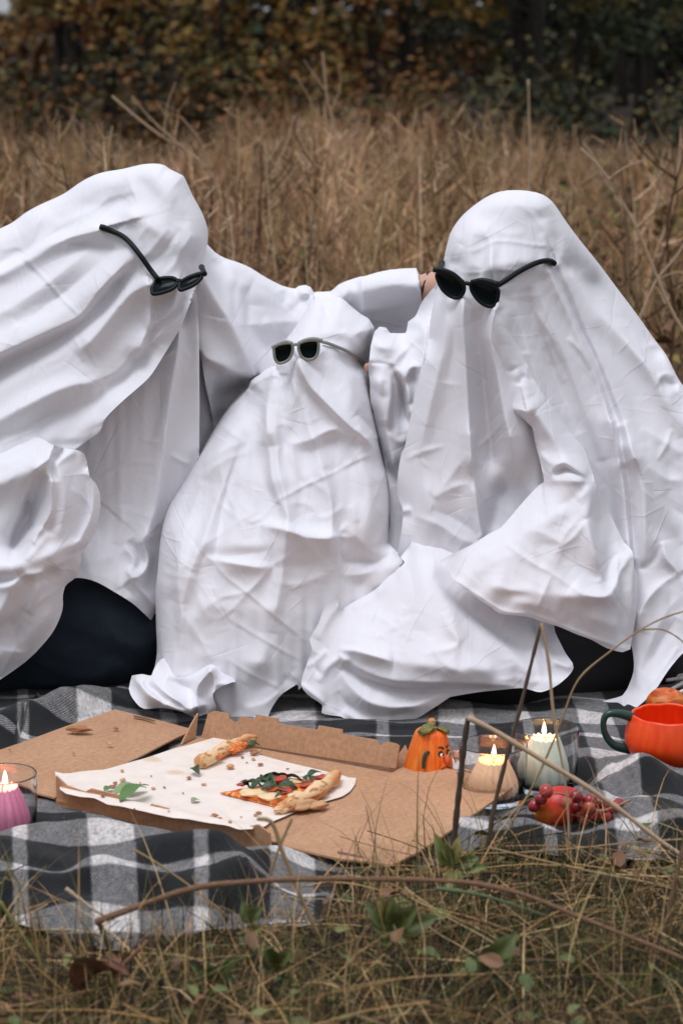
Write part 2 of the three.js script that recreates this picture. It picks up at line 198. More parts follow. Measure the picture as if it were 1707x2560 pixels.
// lets a panel settle as cloth that hardly stretches: rest lengths come from the smooth membrane plus some fullness across the folds
// (on a grid of every S-th point first, so that the folds come out broad; the rest of the points follow smoothly)
function settle(P, Q, px, pin, id, W, H, o, S, full, iters, kb) {
  const w = Math.ceil(W / S), h = Math.ceil(H / S), cid = new Int32Array(w * h).fill(-1), cP = [], cQ = [], cx = [], cp = [];
  for (let j = 0; j < h; j++) for (let i = 0; i < w; i++) { const I = i * S, J = j * S; if (I >= W || J >= H) continue; const v = id[J * W + I]; if (v < 0) continue; cid[j * w + i] = cp.length; cP.push(P[v * 3], P[v * 3 + 1], P[v * 3 + 2]); cQ.push(Q[v * 3], Q[v * 3 + 1], Q[v * 3 + 2]); cx.push(px[v * 2], px[v * 2 + 1]); cp.push(pin[v]); }
  for (let j = 0; j < h; j++) for (let i = 0; i < w; i++) { const v = cid[j * w + i]; if (v < 0) continue; for (const [a, b] of [[1, 0], [-1, 0], [0, 1], [0, -1]]) { const I = i + a, J = j + b; if (I < 0 || J < 0 || I >= w || J >= h || cid[J * w + I] < 0) cp[v] = Math.max(cp[v], 0.6); } }
  const T = cP.slice(); relax(cP, cQ, cx, cp, cid, w, h, { ...o, full: (o.full ?? 0.05) * full, iters, bend: kb });
  const D = new Float32Array(w * h * 3), ok = new Uint8Array(w * h); for (let k = 0; k < w * h; k++) if (cid[k] >= 0) { ok[k] = 1; for (let c = 0; c < 3; c++) D[k * 3 + c] = cP[cid[k] * 3 + c] - T[cid[k] * 3 + c]; }
  const g = (i, j, c) => { i = clamp(i, 0, w - 1); j = clamp(j, 0, h - 1); const k = j * w + i; return ok[k] ? D[k * 3 + c] : 0; }, cub = t => { t = Math.abs(t); return t < 1 ? (4 - 6 * t * t + 3 * t * t * t) / 6 : t < 2 ? Math.pow(2 - t, 3) / 6 : 0; };
  for (let J = 0; J < H; J++) for (let I = 0; I < W; I++) { const v = id[J * W + I]; if (v < 0 || pin[v] >= 1) continue; const x = I / S, y = J / S, i0 = Math.floor(x), j0 = Math.floor(y), s = [0, 0, 0]; for (let b = -1; b <= 2; b++) for (let a = -1; a <= 2; a++) { const q = cub(x - i0 - a) * cub(y - j0 - b); if (q) for (let c = 0; c < 3; c++) s[c] += q * g(i0 + a, j0 + b, c); } const f = 1 - pin[v]; for (let c = 0; c < 3; c++) P[v * 3 + c] += s[c] * f; }
}
function relax(P, Q, px, pin, id, W, H, o) {
  const n = pin.length, A = [], Bq = [], L = [], E = (o.full ?? 0.05) * FULL, iso = o.iso ?? 0.004, dir = o.dir || (() => [0, 1]);
  const add = (a, b) => { if (a < 0 || b < 0) return; const l = Math.hypot(Q[a * 3] - Q[b * 3], Q[a * 3 + 1] - Q[b * 3 + 1], Q[a * 3 + 2] - Q[b * 3 + 2]); if (l < 1e-6) return; const mx = (px[a * 2] + px[b * 2]) / 2, my = (px[a * 2 + 1] + px[b * 2 + 1]) / 2; let [dx, dy] = dir(mx, my); const dl = Math.hypot(dx, dy) || 1; let ex = px[b * 2] - px[a * 2], ey = px[b * 2 + 1] - px[a * 2 + 1]; const el = Math.hypot(ex, ey) || 1, c = (ex * dy - ey * dx) / dl / el; A.push(a); Bq.push(b); L.push(l * (1 + iso + E * c * c)); };
  for (let j = 0; j < H - 1; j++) for (let i = 0; i < W - 1; i++) { const k = j * W + i; add(id[k], id[k + 1]); add(id[k], id[k + W]); add(id[k], id[k + W + 1]); add(id[k + 1], id[k + W]); }
  const m = A.length, T = P.slice(), F = Float32Array.from(P), V = new Float32Array(n * 3), a_ = Int32Array.from(A), b_ = Int32Array.from(Bq), l_ = Float32Array.from(L), nb = new Int32Array(n * 4).fill(-1);
  for (let j = 1; j < H - 1; j++) for (let i = 1; i < W - 1; i++) { const k = j * W + i, c = id[k]; if (c < 0) continue; nb[c * 4] = id[k - 1]; nb[c * 4 + 1] = id[k + 1]; nb[c * 4 + 2] = id[k - W]; nb[c * 4 + 3] = id[k + W]; }
  const N = o.iters ?? 140, kb = o.bend ?? KB, hold = o.hold ?? 0.012, old = new Float32Array(n * 3);
  for (let it = 0; it < N; it++) {
    old.set(F);
    for (let v = 0; v < n; v++) { if (pin[v] >= 1) continue; const k = v * 3; F[k] += V[k] * 0.86; F[k + 1] += V[k + 1] * 0.86 - 0.00004; F[k + 2] += V[k + 2] * 0.86; }
    // bending: ease each point towards the mean of its neighbours
    for (let v = 0; v < n; v++) { if (pin[v] >= 1) continue; const q = v * 4, a = nb[q], b = nb[q + 1], c = nb[q + 2], d = nb[q + 3]; if (a < 0 || b < 0 || c < 0 || d < 0) continue; for (let w = 0; w < 3; w++) { const k = v * 3 + w; F[k] += kb * ((F[a * 3 + w] + F[b * 3 + w] + F[c * 3 + w] + F[d * 3 + w]) * 0.25 - F[k]); } }
    for (let r = 0; r < 3; r++) for (let q = 0; q < m; q++) { const e = (r & 1) ? m - 1 - q : q, a = a_[e] * 3, b = b_[e] * 3; const dx = F[b] - F[a], dy = F[b + 1] - F[a + 1], dz = F[b + 2] - F[a + 2], l = Math.sqrt(dx * dx + dy * dy + dz * dz) || 1e-9; let s = (l - l_[e]) / l; s *= s > 0 ? 0.42 : 0.30; const wa = pin[a_[e]] >= 1 ? 0 : 1, wb = pin[b_[e]] >= 1 ? 0 : 1, ws = wa + wb; if (!ws) continue; const fa = s * wa / ws, fb = s * wb / ws; F[a] += dx * fa; F[a + 1] += dy * fa; F[a + 2] += dz * fa; F[b] -= dx * fb; F[b + 1] -= dy * fb; F[b + 2] -= dz * fb; }
    for (let v = 0; v < n; v++) { const k = v * 3, h = Math.max(hold, pin[v]); if (h >= 1) { F[k] = T[k]; F[k + 1] = T[k + 1]; F[k + 2] = T[k + 2]; continue; } for (let w = 0; w < 3; w++) F[k + w] += h * (T[k + w] - F[k + w]); }
    for (let k = 0; k < n * 3; k++) V[k] = F[k] - old[k];
  }
  for (let k = 0; k < n * 3; k++) P[k] = F[k];
}
// o.edges: consecutive runs [type, points] going round the outline; 's' turns away (round), 'e' is a free edge
function panel(o) {
  const G = o.step || 3, ring = [], segs = [];
  for (const [type, pts, straight] of o.edges) { const s = straight ? pts.map(p => p.slice()) : spline(pts); for (const p of s) ring.push({ p, type }); }
  const N = ring.length;
  for (let i = 0; i < N; i++) segs.push([ring[i].p, ring[(i + 1) % N].p, ring[i].type]);
  let x0 = 1e9, x1 = -1e9, y0 = 1e9, y1 = -1e9; for (const { p } of ring) { x0 = Math.min(x0, p[0]); x1 = Math.max(x1, p[0]); y0 = Math.min(y0, p[1]); y1 = Math.max(y1, p[1]); }
  x0 -= 2 * G; y0 -= 2 * G; const W = Math.ceil((x1 - x0) / G) + 3, H = Math.ceil((y1 - y0) / G) + 3, M = W * H;
  const inside = new Uint8Array(M), Z = new Float32Array(M), fix = new Uint8Array(M), act = new Uint8Array(M);
  for (let j = 0; j < H; j++) { const y = y0 + j * G, xs = []; for (const [a, b] of segs) if ((a[1] > y) !== (b[1] > y)) xs.push(a[0] + (y - a[1]) / (b[1] - a[1]) * (b[0] - a[0])); xs.sort((a, b) => a - b);
    for (let k = 0; k + 1 < xs.length; k += 2) for (let i = Math.max(0, Math.ceil((xs[k] - x0) / G)); i <= Math.min(W - 1, Math.floor((xs[k + 1] - x0) / G)); i++) inside[j * W + i] = 1; }
  for (let j = 1; j < H - 1; j++) for (let i = 1; i < W - 1; i++) { const k = j * W + i; act[k] = inside[k] || inside[k - 1] || inside[k + 1] || inside[k - W] || inside[k + W] || inside[k - W - 1] || inside[k - W + 1] || inside[k + W - 1] || inside[k + W + 1] ? 1 : 0; }
  // membrane
  const put = (pts) => { for (let s = 0; s + 1 < pts.length; s++) { const a = pts[s], b = pts[s + 1]; if (a[2] === undefined || b[2] === undefined || Number.isNaN(a[2]) || Number.isNaN(b[2])) continue; const n = Math.ceil(Math.hypot(b[0] - a[0], b[1] - a[1]) / G * 2) + 1;
      for (let q = 0; q <= n; q++) { const t = q / n, i = Math.round((a[0] + (b[0] - a[0]) * t - x0) / G), j = Math.round((a[1] + (b[1] - a[1]) * t - y0) / G); if (i < 0 || j < 0 || i >= W || j >= H) continue; const k = j * W + i; if (act[k]) { Z[k] = (a[2] + (b[2] - a[2]) * t) / 100; fix[k] = 1; } } } };
  for (const [, pts] of o.edges) if (pts[0].length > 2) put(spline(pts));
  for (const l of o.lines) put(spline(l));
  let m = 0, c = 0; for (let k = 0; k < M; k++) if (fix[k]) { m += Z[k]; c++; } m /= c || 1; for (let k = 0; k < M; k++) if (!fix[k]) Z[k] = m;
  for (let it = 0; it < 560; it++) for (let j = 1; j < H - 1; j++) { const fwd = it & 1; for (let q = 1; q < W - 1; q++) { const k = j * W + (fwd ? W - 1 - q : q); if (!act[k] || fix[k]) continue; let s = 0, n = 0; if (act[k - 1]) { s += Z[k - 1]; n++; } if (act[k + 1]) { s += Z[k + 1]; n++; } if (act[k - W]) { s += Z[k - W]; n++; } if (act[k + W]) { s += Z[k + W]; n++; } if (n) Z[k] += 1.95 * (s / n - Z[k]); } }
  const blur = (A, n) => { const B = new Float32Array(M); for (let r = 0; r < n; r++) { for (let j = 1; j < H - 1; j++) for (let i = 1; i < W - 1; i++) { const k = j * W + i; if (!act[k]) continue; let s = A[k] * 2, w = 2; for (const d of [-1, 1, -W, W]) if (act[k + d]) { s += A[k + d]; w++; } B[k] = s / w; } for (let k = 0; k < M; k++) if (act[k]) A[k] = B[k]; } };
  blur(Z, Math.round((o.soft ?? 14) * 1.2));
  const ZB = Z.slice(), ZR = Z.slice();
  // folds: [points, height cm, width on one side, width on the other, power]
  const T = (o.tone || 1) * TONE;
  for (const [pts, amp, wl, wr, pw = 1.6, sharpEnds] of o.folds || []) {
    const s = spline(pts), len = []; let L = 0; for (let i = 0; i < s.length; i++) { if (i) L += Math.hypot(s[i][0] - s[i - 1][0], s[i][1] - s[i - 1][1]); len.push(L); }
    const R = 3.2 * Math.max(wl, wr); let a0 = 1e9, a1 = -1e9, b0 = 1e9, b1 = -1e9; for (const p of s) { a0 = Math.min(a0, p[0]); a1 = Math.max(a1, p[0]); b0 = Math.min(b0, p[1]); b1 = Math.max(b1, p[1]); }
    const i0 = Math.max(0, Math.floor((a0 - R - x0) / G)), i1 = Math.min(W - 1, Math.ceil((a1 + R - x0) / G)), j0 = Math.max(0, Math.floor((b0 - R - y0) / G)), j1 = Math.min(H - 1, Math.ceil((b1 + R - y0) / G));
    for (let j = j0; j <= j1; j++) for (let i = i0; i <= i1; i++) { const k = j * W + i; if (!act[k]) continue; const x = x0 + i * G, y = y0 + j * G; let bd = 1e9, bt = 0, bs = 0;
      for (let q = 0; q + 1 < s.length; q++) { const [d, t, cr] = segDist(x, y, s[q], s[q + 1]); if (d < bd) { bd = d; bt = len[q] + t * (len[q + 1] - len[q]); bs = cr; } }
      if (bd > R) continue; const w = bs > 0 ? wl : wr, e = bt / L, tp = sharpEnds ? Math.min(1, 6 * Math.min(e, 1 - e) + (sharpEnds === 1 ? 1 : sharpEnds === 2 ? (e < 0.5 ? 1 : 0) : (e > 0.5 ? 1 : 0))) : Math.pow(Math.max(0, Math.sin(Math.PI * clamp(e, 0, 1))), 0.6);
      const dz = T * (Math.abs(amp) < 1.05 ? o.minor ?? 0.8 : 1) * amp / 100 * Math.exp(-Math.pow(bd / w, pw * PW)) * tp; Z[k] += dz; if (Math.abs(amp) >= 1.05) ZR[k] += dz; }
  }
  blur(ZR, 3);
  // small wrinkles
  const wr = o.wrinkle ?? 1, ph = o.phase || 0;
  for (let k = 0; k < M; k++) { if (!act[k]) continue; const i = k % W, j = (k / W) | 0, x = (x0 + i * G) / 100 + ph, y = (y0 + j * G) / 100;
    const dir = o.grain ? o.grain(x0 + i * G, y0 + j * G) : 1.2, u = x * Math.cos(dir) + y * Math.sin(dir), v = -x * Math.sin(dir) + y * Math.cos(dir);
    const wx = fbm(x * 0.8, y * 0.8, 3 + ph, 2) * 1.4, w2 = 1 - Math.abs(fbm(u * 0.35 + wx * 0.5, v * 1.5 + wx, ph, 3)) * 2.6, w3 = 1 - Math.abs(fbm(u * 1.1 + 9, v * 2.6 + wx * 1.7, 5 + ph, 2)) * 2.6;
    const mask = smooth(-0.15, 0.35, fbm(x * 0.5 + 4, y * 0.5, 11 + ph, 2)), mk2 = smooth(-0.1, 0.3, fbm(x * 0.7, y * 0.7 + 8, 15 + ph, 2));
    Z[k] += wr * (0.0030 * mask * Math.max(0, w2) + 0.0020 * mk2 * Math.max(0, w3) + 0.002 * fbm(x * 1.3, y * 1.3, 20 + ph, 2)); }
  { const ZL = Z.slice(); blur(ZL, 34); for (let k = 0; k < M; k++) if (act[k]) Z[k] += SHARP * (Z[k] - ZL[k]); }
  blur(Z, 1);
  // turn away at the silhouettes
  const R = o.round || 60, RD = (o.drop ?? 6) / 100, sil = segs.filter(s => s[2] === 's'), ds = new Float32Array(M).fill(1e9);
  for (const [a, b] of sil) { const r2 = Math.max(R, o.depthPx || 0); const i0 = Math.max(0, Math.floor((Math.min(a[0], b[0]) - r2 - x0) / G)), i1 = Math.min(W - 1, Math.ceil((Math.max(a[0], b[0]) + r2 - x0) / G)), j0 = Math.max(0, Math.floor((Math.min(a[1], b[1]) - r2 - y0) / G)), j1 = Math.min(H - 1, Math.ceil((Math.max(a[1], b[1]) + r2 - y0) / G));
    for (let j = j0; j <= j1; j++) for (let i = i0; i <= i1; i++) { const k = j * W + i; if (!act[k]) continue; const d = inside[k] ? segDist(x0 + i * G, y0 + j * G, a, b)[0] : 0; if (d < ds[k]) ds[k] = d; } }
  const rnd_ = d => { const t = clamp(d / R, 0, 1); return RD * (1 - Math.sqrt(Math.max(0, 1 - (1 - t) * (1 - t)))); };
  const pos = [], uv = [], id = new Int32Array(M).fill(-1), back = [], rest = [], pin = [], px = [];
  for (let k = 0; k < M; k++) { if (!act[k]) continue; let x = x0 + (k % W) * G, y = y0 + ((k / W) | 0) * G;
    if (!inside[k]) { let bd = 1e9, bx = x, by = y; for (const [a, b] of segs) { const [d, t] = segDist(x, y, a, b); if (d < bd) { bd = d; bx = a[0] + (b[0] - a[0]) * t; by = a[1] + (b[1] - a[1]) * t; } } x = bx; y = by; }
    const p = atZ(x, y, Z[k] - rnd_(ds[k])), q = atZ(x, y, ZR[k] - rnd_(ds[k])); id[k] = pos.length / 3; pos.push(p.x, p.y, p.z); rest.push(q.x, q.y, q.z); px.push(x, y); pin.push(inside[k] ? (ds[k] < 10 ? 1 : ds[k] < 40 ? 0.25 : 0) : 1);
    if (o.back) back.push([x, y, ZB[k] - rnd_(ds[k]), ds[k]]); }
  settle(pos, rest, px, pin, id, W, H, o, 5, 1.0, 150, 0.08); settle(pos, rest, px, pin, id, W, H, { ...o, hold: 0.08 }, 1, 0.25, 14, 0.2);
  for (let i = 0; i < pos.length; i += 3) { pos[i + 1] = Math.max(pos[i + 1], 0.006); uv.push(pos[i], pos[i + 1]); }
  const idx = []; for (let j = 0; j < H - 1; j++) for (let i = 0; i < W - 1; i++) { const a = id[j * W + i], b = id[j * W + i + 1], c2 = id[(j + 1) * W + i], d = id[(j + 1) * W + i + 1]; if (a < 0 || b < 0 || c2 < 0 || d < 0) continue; if (!(inside[j * W + i] || inside[j * W + i + 1] || inside[(j + 1) * W + i] || inside[(j + 1) * W + i + 1])) continue; (i + j) & 1 ? idx.push(a, c2, b, b, c2, d) : idx.push(a, d, b, a, c2, d); }
  const geos = []; const mk = (P, I) => { const g = new THREE.BufferGeometry(); g.setAttribute('position', new THREE.Float32BufferAttribute(P, 3)); g.setAttribute('uv', new THREE.Float32BufferAttribute(uv, 2)); g.setIndex(I); g.computeVertexNormals(); g.userData.pos = P; geos.push(g); };
  mk(pos, idx);
  if (o.back) { const P = [], L = o.back.px || 200, D = o.back.d / 100; for (const [x, y, z, d] of back) { const t = clamp(d / L, 0, 1), q = atZ(x, y, z), r = q.clone().sub(CAM); P.push(q.x, Math.max(q.y, 0.004), q.z - D * Math.sqrt(Math.max(0, 1 - (1 - t) * (1 - t)))); } const ok = back.map(b => b[1] < (o.back.maxY || 1e9)); mk(P, o.back.maxY ? idx.filter((_, i) => { const t = i - i % 3; return ok[idx[t]] && ok[idx[t + 1]] && ok[idx[t + 2]]; }) : idx); }
  return geos;
}
const sheetZ = (geos, px, py) => { const c = atZ(px, py, 0), r = ray(px, py); let best = 1e9, z = 0; const p = geos.userData.pos; for (let i = 0; i < p.length; i += 3) { const x = p[i], y = p[i + 1], q = p[i + 2], t = (q - CAM.z) / r.z, e = Math.hypot(CAM.x + r.x * t - x, CAM.y + r.y * t - y); if (e < best) { best = e; z = q; } } return z; };
const cotton = (() => {
  // creases pressed and crumpled into the cotton (height, 0.72 m a side)
  const N = 1024, h = new Float32Array(N * N);
  const crease = (x, y, a, L, w, amp, step) => { const c = Math.cos(a), q = Math.sin(a), R = Math.ceil(L / 2 + w * 4), cv = rr(-0.0016, 0.0016); for (let j = -R; j <= R; j++) for (let i = -R; i <= R; i++) { const s = i * c + j * q; if (Math.abs(s) > L / 2) continue; const d = -i * q + j * c - cv * s * s; if (Math.abs(d) > w * 7) continue; const k = ((((y + j) | 0) + 4 * N) % N) * N + ((((x + i) | 0) + 4 * N) % N), tp = Math.pow(Math.cos(Math.PI * s / L), 0.7); h[k] += amp * tp * (Math.exp(-Math.abs(d) / w) + step * (d > 0 ? 1 : -1) * Math.exp(-Math.abs(d) / (w * 3.2)) * 0.7); } };
  for (let i = 0; i < 150; i++) crease(rnd() * N, rnd() * N, rr(0, 3.1416), rr(40, 190), rr(2.5, 6), rr(0.15, 0.5) * (rnd() < 0.6 ? 1 : -1), rr(0, 1));
  for (let i = 0; i < 420; i++) crease(rnd() * N, rnd() * N, rnd() < 0.6 ? rr(1.1, 2.0) : rr(0, 3.14), rr(18, 80), rr(1.5, 3.5), rr(0.08, 0.26) * (rnd() < 0.6 ? 1 : -1), rr(0, 1));
  const t = dataTex(N, N, (u, v) => { const i = Math.min(N - 1, (u * N) | 0), j = Math.min(N - 1, (v * N) | 0), n = 0.42 + 0.30 * h[j * N + i] + 0.03 * ((i + j) & 1) + 0.03 * rnd(); return [n, n, n]; }, false); t.repeat.set(1 / 0.72, 1 / 0.72);
  return std([0.76, 0.752, 0.785], 0.92, { bumpMap: t, bumpScale: 0.0052 });
})();
function sheetPart(parent, panels) { const g = mesh('ghost_sheet', panels.flat(), cotton, parent); return g; }

// ---------------------------------------------------------------- left person
const leftPanels = [];
{ // head, shoulder and the swag drawn down to the left
  const edges = [
    ['s', zmap(Q1, [[-420, 760], [-330, 640], [-200, 530], [-60, 440], [0, 405], [60, 375], [120, 330], [190, 292], [240, 270], [300, 240], [380, 185], [460, 150], [560, 132], [640, 113], [700, 107], [745, 116], [772, 135], [800, 148], [832, 165], [850, 200], [872, 250], [900, 300], [925, 350], [943, 405], [946, 450], [940, 500], [928, 560], [915, 615]])],
    ['e', zmap(Q1, [[915, 615, 2], [895, 680, 4], [868, 745, 7], [820, 860, 9], [760, 960, 11], [690, 1070, 14], [640, 1120, 15], [560, 1190, 17], [480, 1270, 18], [455, 1330, 18], [400, 1370, 18], [340, 1415, 19], [250, 1470, 20], [100, 1520, 21], [-60, 1550, 22], [-250, 1600, 18], [-420, 1660, 10]])],
    ['s', zmap(Q1, [[-420, 1660], [-470, 1200], [-420, 760]]), true],
  ];
  const lines = [
    zmap(Q1, [[640, 190, 0], [760, 260, 5], [850, 380, 6]]),
    zmap(Q1, [[600, 330, 7], [720, 400, 10], [820, 480, 9], [880, 560, 5]]),
    zmap(Q1, [[560, 240, -1], [400, 320, -3], [250, 420, -5], [110, 520, -4], [-50, 600, -4]]),
    zmap(Q1, [[460, 400, 3], [300, 440, 1], [150, 515, 2], [-50, 610, 3]]),
    zmap(Q1, [[640, 500, 10], [540, 590, 10], [420, 730, 11], [350, 820, 12], [150, 900, 12], [-50, 990, 13]]),
    zmap(Q1, [[690, 700, 8], [640, 850, 10], [560, 1000, 13], [400, 1100, 15], [200, 1190, 17], [-50, 1300, 19]]),
    zmap(Q1, [[720, 640, 11], [820, 640, 10], [890, 620, 6]]),
  ];
  const folds = [
    // valley above ridge A and ridge A itself
    [zmap(LZ, [[900, 195], [720, 235], [600, 315], [400, 415], [280, 500], [200, 590], [150, 640]]), 1.6, 16, 70, 1.5],
    [zmap(LZ, [[880, 215], [740, 290], [660, 390], [640, 430]]), -1.6, 30, 14, 1.6],
    [zmap(LZ, [[660, 440], [520, 478], [430, 505], [270, 562], [160, 625], [0, 710], [-100, 760]]), 1.8, 60, 18, 1.4, 1],
    [zmap(LZ, [[430, 528], [560, 550], [700, 560], [830, 585]]), -1.2, 34, 18, 1.5],
    [zmap(LZ, [[300, 170 + 140], [240, 420], [200, 520], [165, 600]]), 1.1, 26, 16, 1.4],
    [zmap(LZ, [[165, 622], [240, 700], [330, 800], [430, 910], [505, 985], [520, 1030]]), 0.45, 3, 7, 1.2],
    // the big bright fold and the hollow below it
    [zmap(LZ, [[900, 610], [760, 730], [640, 860], [520, 1000], [300, 1110], [0, 1250], [-120, 1300]]), 2.4, 46, 14, 1.5, 3],
    [zmap(LZ, [[930, 640], [800, 770], [700, 900], [580, 1000], [480, 1075], [300, 1200], [60, 1330], [-100, 1420]]), -2.6, 34, 22, 1.6, 3],
    [zmap(LZ, [[990, 790], [860, 860], [760, 960], [620, 1140], [500, 1260]]), 1.5, 26, 26, 1.6, 2],
    [zmap(Q1, [[720, 780], [690, 900], [640, 980], [580, 1060], [470, 1110]]), -1.3, 30, 18, 1.5],
    // folds fanning down from the glasses
    [zmap(LZ, [[978, 800], [985, 900], [975, 1060], [930, 1180], [880, 1300]]), 1.5, 22, 8, 1.4, 2],
    [zmap(LZ, [[1168, 820], [1150, 900], [1130, 960], [1060, 1030], [960, 1100]]), 1.3, 24, 8, 1.4, 2],
    [zmap(LZ, [[1290, 860], [1240, 950], [1190, 1030], [1080, 1110], [880, 1290]]), 1.4, 24, 8, 1.4, 2],
    [zmap(LZ, [[1230, 900], [1120, 1040], [1000, 1170], [900, 1290]]), -1.0, 14, 12, 1.5],
    [zmap(Q1, [[365, 1105], [520, 1050], [600, 960], [660, 870]]), 1.0, 24, 14, 1.4],
    [zmap(Q1, [[-40, 1290], [120, 1200], [260, 1130], [365, 1100], [460, 1110]]), 1.6, 46, 20, 1.5],
    [zmap(Q1, [[-40, 1360], [150, 1290], [350, 1210], [500, 1130], [620, 1040], [720, 930]]), -1.4, 30, 40, 1.6],
    [zmap(LZ, [[870, 700], [700, 900], [480, 1070], [200, 1240], [-100, 1390]]), 1.1, 14, 24, 1.5], [zmap(LZ, [[700, 480], [500, 640], [300, 800], [60, 960], [-100, 1040]]), 1.1, 18, 30, 1.5], [zmap(LZ, [[760, 560], [560, 740], [360, 900], [100, 1060]]), -1.1, 20, 20, 1.5],
    // forehead folds above the glasses
    [zmap(LZ, [[1110, 420], [1040, 510], [960, 600], [900, 650]]), 0.8, 12, 18, 1.4],
    [zmap(LZ, [[1260, 470], [1200, 560], [1130, 670], [1060, 745]]), 0.9, 12, 20, 1.4],
    [zmap(LZ, [[1345, 480], [1310, 580], [1260, 680], [1200, 770]]), 0.8, 10, 18, 1.4],
    [zmap(LZ, [[1180, 440], [1120, 530], [1060, 600], [980, 670]]), -0.7, 14, 12, 1.5],
    [zmap(LZ, [[1000, 400], [930, 470], [890, 560]]), 0.6, 14, 14, 1.4],
    [zmap(LZ, [[830, 240], [760, 330], [690, 380]]), -0.9, 18, 18, 1.5], [zmap(LZ, [[960, 330], [860, 380], [800, 450]]), 0.5, 14, 14],
    [zmap(LZ, [[1200, 105], [1150, 90], [1090, 60]]), 0.7, 10, 16],
    // pressed creases
    [zmap(LZ, [[470, 1110], [520, 1210], [545, 1310]]), 0.3, 3, 5, 1.2], [zmap(LZ, [[560, 1180], [610, 1280], [640, 1340]]), 0.3, 3, 5, 1.2],
    [zmap(Q1, [[30, 890], [180, 760], [330, 730]]), 0.25, 5, 8], [zmap(Q1, [[0, 500], [60, 486], [110, 480]]), 0.4, 6, 12],
    [zmap(Q1, [[-30, 1400], [200, 1290], [330, 1180]]), 0.3, 4, 6, 1.2],
  ];
  leftPanels.push(panel({ edges, lines, folds, round: 62, drop: 9, soft: 16, wrinkle: 0.9, dir: (x, y) => { const c = LZ([1100, 500]); return [x - c[0] - 0.001, (y - c[1]) * 0.9 + 40]; }, full: 0.05, phase: 1, grain: (x, y) => y > 760 ? 2.5 : 2.2, back: { d: 30, px: 200 } }));
}
{ // the flat front below the swag
  const edges = [
    ['e', zmap(Q1, [[700, 690, 1], [880, 640, 1], [893, 690, 3], [903, 790, 4], [908, 900, 4], [909, 1050, 5], [910, 1250, 6], [909, 1459, 7]])],
    ['e', zmap(Q3, [[909, 130, 7], [895, 210, 7], [860, 400, 5], [800, 600, 8], [770, 830, 9], [730, 950, 12]])],
    ['e', zmap(Q3, [[730, 950, 12], [700, 925, 14], [650, 875, 17], [600, 832, 19], [520, 782, 21], [440, 738, 22], [370, 720, 21], [300, 722, 20], [240, 700, 18]])],
    ['h', [Q3([240, 700]), Q3([120, 400]), Q1([200, 1400]), Q1([480, 1150]), Q1([640, 900]), Q1([700, 690])], true],
  ];
  const lines = [
    zmap(Q1, [[800, 800, 3], [760, 1000, 5], [700, 1250, 7]]), zmap(Q3, [[600, 100, 9], [520, 400, 12], [500, 600, 16]]), zmap(Q3, [[400, 200, 10], [420, 500, 14]]),
  ];
  const folds = [
    [[...zmap(MM, [[262, -60], [256, 60], [212, 330], [168, 640], [158, 740]]), ...zmap(Q3, [[738, 210], [716, 370], [688, 470], [650, 540], [600, 575]])], 2.0, 60, 9, 1.3, 2],
    [zmap(MM, [[100, 130], [180, 90], [262, 60], [330, 120]]), 0.7, 8, 14, 1.3],
    [zmap(MM, [[300, 20], [290, 150], [300, 300]]), 0.7, 20, 20], [zmap(MM, [[180, 735], [250, 770], [330, 815]]), 0.7, 8, 10, 1.2],
    [zmap(MM, [[380, 0], [384, 300], [380, 700]]), 0.8, 26, 8, 1.4, 1],
    [zmap(MM, [[0, 640], [80, 655], [150, 660]]), 0.35, 6, 6, 1.2], [zmap(MM, [[165, 735], [170, 660], [160, 600]]), 0.5, 8, 8],
    [zmap(MM, [[70, 200], [20, 500], [-20, 800]]), 0.5, 60, 50], [zmap(MM, [[140, 250], [120, 500], [60, 900]]), -0.5, 40, 40],
    [zmap(Q3, [[680, 520], [650, 555], [662, 590], [676, 635], [655, 690], [622, 716]]), 1.9, 22, 8, 1.4, 1],
    [zmap(Q3, [[585, 545], [620, 590], [640, 640], [600, 690]]), -1.2, 14, 14], [zmap(Q3, [[560, 570], [600, 600], [615, 650], [585, 700]]), 1.2, 12, 12],
    [zmap(Q3, [[590, 660], [600, 720], [660, 790], [712, 850]]), 1.3, 10, 24, 1.4, 3],
    [zmap(Q3, [[555, 380], [556, 450], [530, 560]]), 0.6, 14, 18], [zmap(Q3, [[370, 650], [450, 640], [520, 610]]), 0.6, 20, 20],
    [zmap(Q3, [[400, 700], [480, 715], [560, 765], [640, 840]]), 0.35, 4, 5, 1.2], [zmap(Q3, [[450, 260], [560, 200], [700, 180]]), 0.3, 5, 5],
  ];
  leftPanels.push(panel({ edges, lines, folds, soft: 18, wrinkle: 0.8, dir: () => [-0.12, 1], full: 0.04, phase: 7.7, grain: () => 1.7 }));
}
